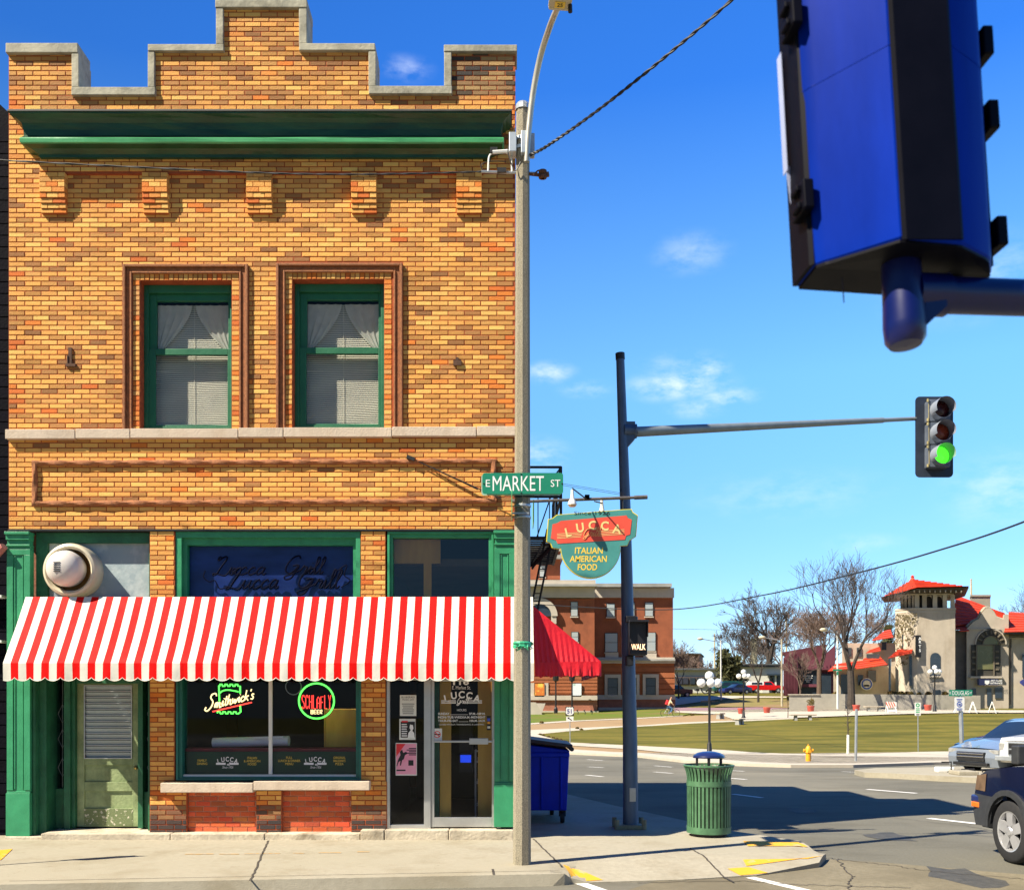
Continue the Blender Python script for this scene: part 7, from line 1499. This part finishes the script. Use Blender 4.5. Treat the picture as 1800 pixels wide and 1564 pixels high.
LB = ['first', 'second', 'third', 'fourth', 'fifth', 'sixth', 'seventh', 'eighth']
for i, (p, y) in enumerate([(950, 1291), (956, 1293), (964.5, 1295), (972.5, 1297), (979, 1299), (986, 1300.5), (992.5, 1303), (999, 1304.5)]): bush(f'{LB[i]} small brown shrub from the left in the row at the lawn tip', G(p, y + 1.5), .085 * F / 60 / F * 60 * 1.0 if 0 else 2.9 / (F / G(p, y + 1.5).y), m_shrubr, 50 + i, 'brown shrubs along the lawn tip')
bush('left of the two dark round shrubs beside the gravel path', G(1015, 1282), .085 * 1.6, m_shrub, 60, None); bush('right of the two dark round shrubs beside the gravel path', G(1022, 1284), .12, m_shrub, 61, None); bush('single dark shrub at the foot of the stone steps', G(952, 1272), .16, m_shrub, 62, None); bush('single dark shrub on the gravel near the bicycle', G(1217, 1258), .16, m_shrub, 63, None); bush('single dark shrub beside the stone bench near the lamp post', G(1291, 1267), .12, m_shrub, 64, None)
for i, (p, r) in enumerate([(1566, 6), (1574, 5), (1584, 5.5), (1594, 5), (1601, 5), (1616, 4), (1632, 5), (1661, 5)]):
    c = W(p, 1220, 94.3); c.z = wz(1222, 94.3); bush(f'{LB[i]} rounded shrub from the left in the bed above the retaining wall', c, r / 18.6, m_shrub if i % 3 else m_shrubr, 70 + i, 'shrubs above the retaining wall')
bush('yellow green shrub by the purple building corner', W(1468, 1224, 94), .3, m_shrub, 90, None)
# mound, drive and car park
overlay('car_park', px((1185, 1240), (1240, 1232), (1262, 1229), (1320, 1226.2), (1390, 1226), (1400, 1224.5), (1185, 1224.5)), .03, m_plaza)
overlay('mound_lawn', px((1255, 1242), (1280, 1232), (1320, 1228), (1390, 1230), (1440, 1238), (1478, 1245), (1400, 1245.3), (1330, 1243)), .06, groundmat('mound_grass', (.14, .15, .03), (.26, .18, .08), .12, 1.2, (.24, .16, .08)))
overlay('strip_lawn', px((1478, 1245.5), (1560, 1246), (1640, 1246), (1640, 1244), (1560, 1243), (1478, 1242)), .05, m_green_lawn)
overlay('park_lawn', px((1186, 1223.8), (1262, 1223.6), (1262, 1222.6), (1186, 1222.6)), .05, m_green_lawn)
# ================================================================== park furniture
m_globe = M('white_globe', (.82, .82, .80), .35, .03, 4)
def globelamp(label, g, hp, group='three globe park lamps', proto=None):
    k = hp / 4.0                              # photo pixels per metre fixes nothing but the height used here
    if proto: return copytree(proto, g, label=label)
    t = thing('globe_lamp', label, 'lamp post', g, group)
    q = MB(); q.lathe([(.17, 0), (.17, .12), (.12, .2), (.10, .55), (.075, .6), (.06, .65), (.055, 3.0), (.07, 3.05), (.05, 3.15), (.04, 3.5)], 14, (0, 0, 0))
    for s in (-1, 1): q.tube(spline([(0, 0, 2.95), (s * .22, 0, 2.9), (s * .38, 0, 3.05), (s * .38, 0, 3.2)]), .028, 6)
    q.tube(spline([(0, 0, 2.95), (0, -.22, 2.9), (0, -.38, 3.05), (0, -.38, 3.2)]), .028, 6)
    q.box(-.38, .38, -.02, .02, 2.5, 2.56); q.build('post', m_black, t, local=True, smooth=True)
    for x, y, z in ((0, 0, 3.72), (-.38, 0, 3.38), (.38, 0, 3.38), (0, -.38, 3.38)):
        q = MB(); q.ball((x, y, z), .21, 14); q.build('globe', m_globe, t, local=True, smooth=True)
    return t
gl = globelamp('three globe lamp post behind the litter bin, nearest of the park lamps', GY(1247, 46.5), 1); globelamp('three globe lamp post standing on the plaza by the benches', GY(1307, 80), 1, proto=gl); globelamp('three globe lamp post in front of the arts centre tower', GY(1643, 84), 1, proto=gl)
for i, (p, y) in enumerate([(977, 1255), (1005.5, 1249)]):
    g = GY(p, 103 + i * 3); t = thing('post_lamp', ('black lamp post beside the stone steps', 'black lamp post beside the green poster on the brick hall')[i], 'lamp post', g)
    q = MB(); q.lathe([(.2, 0), (.2, .5), (.09, .7), (.07, 3.2), (.09, 3.3)], 10, g); q.build('post', m_black, t); q = MB(); q.lathe([(.08, 3.3), (.28, 3.4), (.34, 3.9), (.1, 4.2), (.03, 4.4)], 10, g); q.build('lantern', m_black, t)
def roadpost(px0, pyb, pyt, r, Y=None):
    return None
# route marker
g = G(1002, 1311); k = F / g.y; t = thing('route_sign', 'white route 51 marker with an arrow plate on a slim post', 'road sign', g); c0 = g.x + (1001.5 - 1002) / k
q = MB(); q.tube([g, g + Vector((-.01, 0, 66 / k))], .025, 6); q.build('post', m_galv, t)
zc = g.z + 61.5 / k
q = MB(); q.prism(rrect(c0 - 7.5 / k, c0 + 7.5 / k, zc - 8 / k, zc + 8 / k, .03), g.y - .03, g.y - .025); q.build('marker_plate', m_black, t)
q = MB(); q.prism([(c0 + a / k, zc + b / k) for a, b in ((-6.5, 4.5), (-5, 7), (-2, 6.2), (0, 7.2), (2, 6.2), (5, 7), (6.5, 4.5), (6.3, 1), (7, -3), (5, -6), (0, -7.3), (-5, -6), (-7, -3), (-6.3, 1))], g.y - .036, g.y - .031); q.build('shield', m_white, t)
q = MB(); q.text('51', c0, zc - .6 / k, 10.5 / k, g.y - .038, sx=.95, bold=.03); q.build('number', M('navy_number', (.02, .03, .2), .5), t)
q = MB(); q.box(c0 - 6 / k, c0 + 6.5 / k, g.y - .03, g.y - .025, zc - 18 / k, zc - 9.5 / k); q.build('arrow_plate', m_white, t)
q = MB(); A = lambda a, b: (c0 + a / k, g.y - .033, zc + b / k); q.add([A(-4, -10.5), A(0, -10.8), A(-1, -12), A(4, -15.5), A(3, -17), A(-2.2, -13.2), A(-3.4, -14.4)], [list(range(7))]); q.build('arrow', m_blacktxt, t)
# hydrants
def hydrant(label, g, h):
    t = thing('fire_hydrant', label, 'fire hydrant', g, 'yellow fire hydrants'); m_hy = bpy.data.materials.get('hydrant_yellow') or M('hydrant_yellow', (.80, .36, .02), .45, .12, 8)
    q = MB(); s = h / .75; q.lathe([(.14 * s, 0), (.14 * s, .04 * s), (.10 * s, .05 * s), (.10 * s, .42 * s), (.13 * s, .43 * s), (.13 * s, .47 * s), (.115 * s, .5 * s), (.115 * s, .56 * s), (.09 * s, .64 * s), (.05 * s, .69 * s), (.03 * s, .70 * s), (.03 * s, .75 * s), (.001, .75 * s)], 16, g); q.build('barrel', m_hy, t, smooth=True)
    for s2 in (-1, 1):
        q = MB(); q.tube([(g.x, g.y, g.z + .52 * s), (g.x + s2 * .19 * s, g.y, g.z + .52 * s)], .05 * s, 10); q.tube([(g.x + s2 * .15 * s, g.y, g.z + .52 * s), (g.x + s2 * .185 * s, g.y, g.z + .52 * s)], .065 * s, 8); q.build('side_outlet', m_hy, t)
    q = MB(); q.tube([(g.x, g.y, g.z + .50 * s), (g.x, g.y - .18 * s, g.z + .50 * s)], .07 * s, 10); q.build('front_outlet', m_hy, t)
g = G(1421, 1342); hydrant('yellow fire hydrant at the far kerb beside the mulch bed', g, 34 / (F / g.y)); g = GY(1437, 97); hydrant('yellow fire hydrant far off above the terracotta planter', g, 1.3)
# small posts and signs
g = G(1504, 1342); k = F / g.y; q = MB(); q.tube([g, g + Vector((.03, 0, 96 / k))], .05, 10); o = q.build('steel_post', m_galv); tag(o, 'bare grey steel post at the far kerb beside the sapling', 'post')
g = G(1614, 1322); k = F / g.y; t = thing('parking_sign', 'green and white parking sign on a thin post in the lawn', 'road sign', g)
q = MB(); q.tube([g, g + Vector((-.02, 0, 88 / k))], .022, 6); q.build('post', m_galv, t)
q = MB(); z = g.z + 76 / k; q.prism(rrect(g.x - 6.5 / k, g.x + 3.8 / k, z - 11.5 / k, z + 11.5 / k, .03), g.y - .035, g.y - .03); q.build('plate', m_white, t)
q = MB(); c = g.x - 1.3 / k; q.lathe([(.05, g.y - .04), (.10, g.y - .04)], 16, (c, 0, z + 7 / k), 'y')
for i in range(3): q.box(c - 3.4 / k, c + 3.4 / k, g.y - .04, g.y - .036, z + (0 - i * 3.2) / k, z + (1.6 - i * 3.2) / k)
q.build('green_print', M('green_print', (.02, .35, .12), .5), t); q = MB(); q.box(c - 3 / k, c + 3 / k, g.y - .04, g.y - .036, z - 10.3 / k, z - 8.7 / k); q.build('black_print', m_blacktxt, t)
g = G(1692, 1354); k = F / g.y; t = thing('street_name_post', 'grey post with a green street name blade and white parking plate on the island', 'street sign', g)
q = MB(); q.tube([g + Vector((0, 0, 0)), g + Vector((-3.5 / k, 0, 112 / k)), g + Vector((-5 / k, 0, 140 / k))], [.062, .062, .045], 10); q.build('post', m_galv, t)
zb_ = g.z + (1354 - 1217.5) / k; q = MB(); q.prism(rrect(g.x + (1667 - 1692) / k, g.x + (1708 - 1692) / k, zb_ - 5.5 / k, zb_ + 5.5 / k, .02), g.y - .05, g.y - .045); q.build('blade', m_sgreen, t)
q = MB(); q.fit('DOUGLAS', g.x - 19.5 / k, g.x + 9.5 / k, zb_ - 3.6 / k, zb_ + 3.6 / k, g.y - .053); q.fit('E', g.x - 24 / k, g.x - 21.5 / k, zb_ - 2 / k, zb_ + 2 / k, g.y - .053); q.fit('ST', g.x + 11 / k, g.x + 15.3 / k, zb_ - 2 / k, zb_ + 2 / k, g.y - .053); q.build('lettering', m_whitetxt, t)
zp = g.z + (1354 - 1237) / k; q = MB(); q.prism(rrect(g.x - 16 / k, g.x + 1.5 / k, zp - 12 / k, zp + 12 / k, .03), g.y - .075, g.y - .07); q.build('plate', m_white, t)
q = MB(); c = g.x - 7.5 / k; q.lathe([(.06, g.y - .08), (.085, g.y - .08)], 16, (c, 0, zp - .5 / k), 'y'); q.box(c - 2 / k, c + 2 / k, g.y - .082, g.y - .078, zp - 2 / k, zp + 1 / k)
for a, b in ((8.5, 5), (6, 4), (-8, 5), (-10.2, 4)): q.box(c - b / k, c + b / k, g.y - .08, g.y - .076, zp + (a - .5) / k, zp + (a + .6) / k)
q.build('blue_print', M('blue_print', (.05, .1, .4), .5), t)
# rack and block on the island
t = thing('bike_rack', 'low dark bent pipe rack on the island by the street name post', 'bike rack', G(1700, 1354))
q = MB(); g = G(1665, 1357, .13)
for a, b in (((1655, 1346), (1755, 1349)),): q.tube([W(a[0], 1339, g.y), W(1672, 1338.5, g.y), W(1672, 1356, g.y)], .02, 5); q.tube([W(1690, 1352, g.y), W(1712, 1351, g.y), W(1716, 1360, g.y), W(1727, 1360, g.y), W(1727, 1351, g.y)], .022, 5); q.tube([W(1666, 1356.5, g.y), W(1676, 1356.5, g.y)], .03, 5)
q.build('rack', m_black, t)
g = G(1693, 1361, .13); k = F / g.y; q = MB(); q.box(g.x - 17 / k, g.x + 18 / k, g.y - .3, g.y + .3, g.z, g.z + 7 / k); tag(q.build('concrete_block', m_pave, bevel=.02), 'pale concrete block at the foot of the street name post', 'block')
g = G(1660, 1356, .13); k = F / g.y; q = MB(); q.obox((g.x, g.y, g.z + .06), (15 / k, 0, 0), (0, .12, 0), (0, 0, .07)); tag(q.build('wheel_stop', m_white, bevel=.03), 'white concrete wheel stop left of the street name post', 'wheel stop')
# planters, benches, barricades
GPn = 'terracotta planters on the plaza'; m_terra = M('terracotta', (.50, .09, .065), .7, .12, 3)
for i, (p, y, lab) in enumerate([(1303, 1253, 'terracotta planter partly behind the plaza lamp post'), (1348, 1253, 'terracotta planter standing alone left of the yellow flowers'), (1425, 1252, 'terracotta planter under the far yellow hydrant'), (1505, 1251, 'terracotta planter behind the bare steel post'), (1631, 1250.5, 'terracotta planter left of the right hand globe lamp')]):
    g = GY(p, 88 if i < 3 else 86); k = F / g.y; q = MB(); q.lathe([(.001, .02), (.2, 0), (.26, .08), (.30, .42), (.33, .46), (.33, .56), (.28, .56), (.27, .45), (.001, .45)], 16, g); o = tag(q.build('planter', m_terra, smooth=True), lab, 'planter', GPn)
    if i == 2:
        q = MB(); rr = random.Random(8)
        for j in range(60): a = rr.uniform(0, 6.28); c = g + Vector((math.cos(a) * rr.uniform(0, .3), math.sin(a) * .3, .6 + rr.uniform(0, .5))); d = Vector((rr.gauss(0, .1), 0, rr.gauss(0, .1))); q.add([c - d, c + Vector((.06, 0, 0)), c + d, c - Vector((.06, 0, 0))], [(0, 1, 2, 3)])
        q.build('plants', m_shrub, o)
m_bench = M('bench_concrete', (.45, .40, .34), .8, .1, 3)
def bench(lab, p, Y, wpx, rz=0):
    g = GY(p, Y); k = F / Y; t = thing('stone_bench', lab, 'bench', g, 'stone benches on the plaza', rz); w_ = wpx / k / 2
    q = MB(); q.box(-w_, w_, -.25, .25, .40, .50); q.build('seat', M('bench_slab_' + str(p), (.42, .36, .28), .8, .1, 3), t, local=True, bevel=.02)
    for s in (-.55, .55): q = MB(); q.prismx([(-.2, 0), (.2, 0), (.13, .40), (-.13, .40)], s * w_ - .1, s * w_ + .1); q.build('leg', m_limeg, t, local=True)
bench('stone bench on the plaza right of the lamp post', 1411, 76, 46); bench('small stone bench left of the lamp post on the plaza', 1300, 73, 17, R(40)); bench('small stone bench nearest the bicycle on the plaza', 1266, 80, 15, R(40)); bench('long stone bench behind the steel post', 1536, 84, 34)
m_bo = M('barricade_orange', (.80, .10, .04), .5, .1, 4)
for i, (p, lab) in enumerate([(1566, 'striped red and white barricade left of the parking sign'), (1684, 'white barricade half hidden behind the street name post'), (1710, 'white folding barricade right of the street name post'), (1744, 'white folding barricade at the arts centre entrance')]):
    g = GY(p, 82); k = F / 82; t = thing('barricade', lab, 'barricade', g, 'folding barricades on the plaza')
    q = MB()
    for s in (-1, 1):
        for d in (-1, 1): q.tube([(s * .36, d * .3, 0), (s * .30, 0, .95)], .035, 5)
    q.build('frame', m_white, t, local=True)
    q = MB()
    if i == 0: q.box(-.42, .42, -.14, -.11, .45, .92); q.box(-.4, .4, -.26, -.23, .12, .3)
    else: q.box(-.34, .34, -.1, -.07, .6, .72)
    o = q.build('board', m_white, t, local=True); q = MB()
    for j in range(4 if i == 0 else 2):
        x = -.3 + j * .2; q.add([(x, -.145 if i == 0 else -.105, .47 if i == 0 else .6), (x + .09, -.145 if i == 0 else -.105, .47 if i == 0 else .6), (x - .11, -.145 if i == 0 else -.105, .90 if i == 0 else .72), (x - .20, -.145 if i == 0 else -.105, .90 if i == 0 else .72)], [(0, 1, 2, 3)])
    q.build('stripe', m_bo, o, local=True)
    t.rotation_euler = (0, 0, (0, R(75), R(70), R(65))[i])
# three little sculptures on the lawn
for i, p in enumerate((1016, 1028.5, 1040.5)):
    g = G(p, 1255.5); q = MB(); q.tube([g, g + Vector((.02, 0, .25)), g + Vector((-.12, 0, .42)), g + Vector((.05, 0, .5))], [.05, .04, .08, .02], 6); tag(q.build('lawn_sculpture', m_black), ('leftmost', 'middle', 'rightmost')[i] + ' of the three small dark sculptures on the hall lawn', 'sculpture', 'dark sculptures on the hall lawn')
g = GY(1226, 146); q = MB(); q.tube([g, g + Vector((0, 0, .55))], .06, 6); q.box(g.x - .22, g.x + .22, g.y - .2, g.y + .2, g.z + .5, g.z + .85); tag(q.build('post_box', m_black), 'dark box on a post in the grass by the low white building', 'box')
# street lights and utility poles far off
def slight(lab, p, pt, pb, px1, pz1, Y, mat, rad=.1, base=None):
    t = thing('far_street_light' if px1 else 'utility_pole', lab, 'street light' if px1 else 'utility pole', W(p, pb, Y)); q = MB(); q.tube([W(p + .5, pb, Y), W(p, pt, Y)], [rad, rad * .7], 8); q.build('pole', mat, t)
    if px1:
        q = MB(); s = 1 if px1 > p else -1; q.tube(spline([W(p, pt + 3, Y), W(p + (px1 - p) * .4, pz1 + 4, Y), W(px1, pz1, Y)]), .05, 6); q.build('arm', m_galv, t); q = MB(); q.ball(W(px1, pz1 + .5, Y), .3, 10, (1.3, .7, .6)); q.build('lamp_head', m_cream2, t, smooth=True)
    return t
m_pw = M('white_pole', (.62, .64, .62), .6, .1, 2); m_pc = M('tan_concrete_pole', (.42, .38, .28), .85, .2, 3); m_pt = M('timber_pole', (.5, .38, .18), .85, .2, 2)
slight('white street light with its arm to the left beside the conifer', 1267, 1125, 1231, 1231, 1122, 128, m_pw, .12)
slight('tan concrete street light in front of the purple building', 1374, 1123, 1241, 1340, 1119.5, 104, m_pc, .12)
t = slight('white post with a small green sign before the side wing', 1472, 1111, 1246, 1448, 1106, 92, m_pw, .11)
q = MB(); q.wbox(1464, 1480, 1175.5, 1178.5, 91.8, .04); q.build('sign_blade', m_sgreen, t); q = MB(); q.wbox(1471, 1474, 1180, 1186, 91.8, .04); q.build('sign_plate', m_sgreen, t)
slight('timber utility pole behind the conifer', 1256, 1113, 1180, None, 0, 190, m_pt, .14); slight('timber utility pole behind the big bare tree', 1382, 1074, 1170, None, 0, 195, m_pt, .16); slight('pale utility pole beside the arts centre chimney', 1707, 1017, 1060, None, 0, 112, m_pt, .11)
# cyclist
g = GY(1178, 88); k = F / 88; SC = 1.0
bk = thing('bicycle', 'small bicycle ridden past the corner of the brick hall', 'bicycle', g)
def ringt(c, r, tr): 
    q = MB(); q.tube([(c[0] + r * math.cos(a * math.pi / 12), c[1], c[2] + r * math.sin(a * math.pi / 12)) for a in range(25)], tr, 5, False)
    for i in range(6): q.tube([c, (c[0] + r * math.cos(i * 1.047), c[1], c[2] + r * math.sin(i * 1.047))], .004, 3)
    return q
V = lambda x, z, y=0: (g.x + x, g.y + y, g.z + z)
for x in (-.52, .52): ringt(V(x, .33), .33, .02).build('wheel', m_tyre, bk)
q = MB()
for a, b in ((V(-.52, .33), V(-.12, .30)), (V(-.12, .30), V(-.2, .82)), (V(-.2, .75), V(.38, .80)), (V(-.12, .30), V(.40, .72)), (V(.36, .95), V(.52, .33)), (V(-.52, .33), V(-.2, .78)), (V(.34, .95, -.22), V(.34, .95, .22))): q.tube([a, b], .018, 5)
q.build('frame', m_galv, bk); q = MB(); q.obox(V(-.22, .87), (.12, 0, 0), (0, .06, 0), (0, 0, .025)); q.build('saddle', m_black, bk)
def skinbody(name, nodes, edges, mat, parent):
    me = bpy.data.meshes.new(name); off = parent.location
    me.from_pydata([tuple(Vector(V(*n_[0])) - off) for n_ in nodes], edges, []); me.materials.append(mat); o = bpy.data.objects.new(name, me); C.objects.link(o); o.parent = parent
    m_ = o.modifiers.new('skin', 'SKIN'); m_.use_smooth_shade = True
    for v_, n_ in zip(me.skin_vertices[0].data, nodes): v_.radius = (n_[1], n_[1])
    me.skin_vertices[0].data[0].use_root = True; s_ = o.modifiers.new('sub', 'SUBSURF'); s_.levels = 1; s_.render_levels = 2
    return o
pr = thing('person', 'person in a pale yellow top with a red backpack riding the bicycle', 'person', g)
skin_ = M('skin', (.5, .28, .18), .6, .1, 9)
nd = [((-.2, .93), .13), ((-.12, 1.15), .14), ((-.02, 1.38), .145), ((.03, 1.5), .06), ((.07, 1.58), .075), ((.10, 1.68), .095), ((.09, 1.76), .07),
      ((-.15, .88, -.1), .10), ((.18, .72, -.12), .075), ((.02, .36, -.12), .05), ((.12, .30, -.12), .045), ((-.15, .88, .1), .10), ((.10, .60, .12), .075), ((-.12, .22, .12), .05), ((-.02, .17, .12), .045),
      ((.0, 1.40, -.18), .06), ((.15, 1.18, -.22), .045), ((.33, .99, -.2), .035), ((.0, 1.40, .18), .06), ((.15, 1.18, .22), .045), ((.33, .99, .2), .035)]
ed = [(0, 1), (1, 2), (2, 3), (3, 4), (4, 5), (5, 6), (0, 7), (7, 8), (8, 9), (9, 10), (0, 11), (11, 12), (12, 13), (13, 14), (2, 15), (15, 16), (16, 17), (2, 18), (18, 19), (19, 20)]
skinbody('body', nd, ed, skin_, pr)
sh = lambda i, k_: (nd[i][0], nd[i][1] * k_)
skinbody('shirt', [sh(0, 1.1), sh(1, 1.1), sh(2, 1.12), sh(15, 1.25), sh(16, 1.25), sh(18, 1.25), sh(19, 1.25)], [(0, 1), (1, 2), (2, 3), (3, 4), (2, 5), (5, 6)], M('pale_yellow_cotton', (.75, .66, .42), .8, .1, 9), pr)
skinbody('trousers', [((-.2, .90), .145), sh(7, 1.12), sh(8, 1.15), sh(9, 1.25), sh(11, 1.12), sh(12, 1.15), sh(13, 1.25)], [(0, 1), (1, 2), (2, 3), (0, 4), (4, 5), (5, 6)], M('blue_denim', (.06, .14, .26), .8, .2, 12), pr)
skinbody('hair', [((.07, 1.74), .10), ((.04, 1.68), .085)], [(0, 1)], m_black, pr)
q = MB(); q.obox(V(-.28, 1.27), (.10, 0, -.04), (0, .15, 0), (.07, 0, .2)); tag(q.build('backpack', M('red_backpack', (.65, .03, .04), .6, .1, 9), bevel=.04), 'red backpack on the back of the cyclist', 'backpack')

# a sign just out of frame on the left whose shadow lies across the pavement
t = thing('kerb_sign', 'parking sign on a thin post at the left kerb, only its shadow reaches the photo', 'road sign', (-6.15, 10.6, SW))
q = MB(); q.tube([(-6.15, 10.6, SW), (-6.15, 10.6, SW + 2.2)], .022, 8); q.build('post', m_galv, t)
q = MB(); q.box(-6.31, -5.99, 10.57, 10.575, SW + 1.5, SW + 1.98); q.box(-6.31, -5.99, 10.57, 10.575, SW + 2.0, SW + 2.22); q.build('plate', m_white, t)
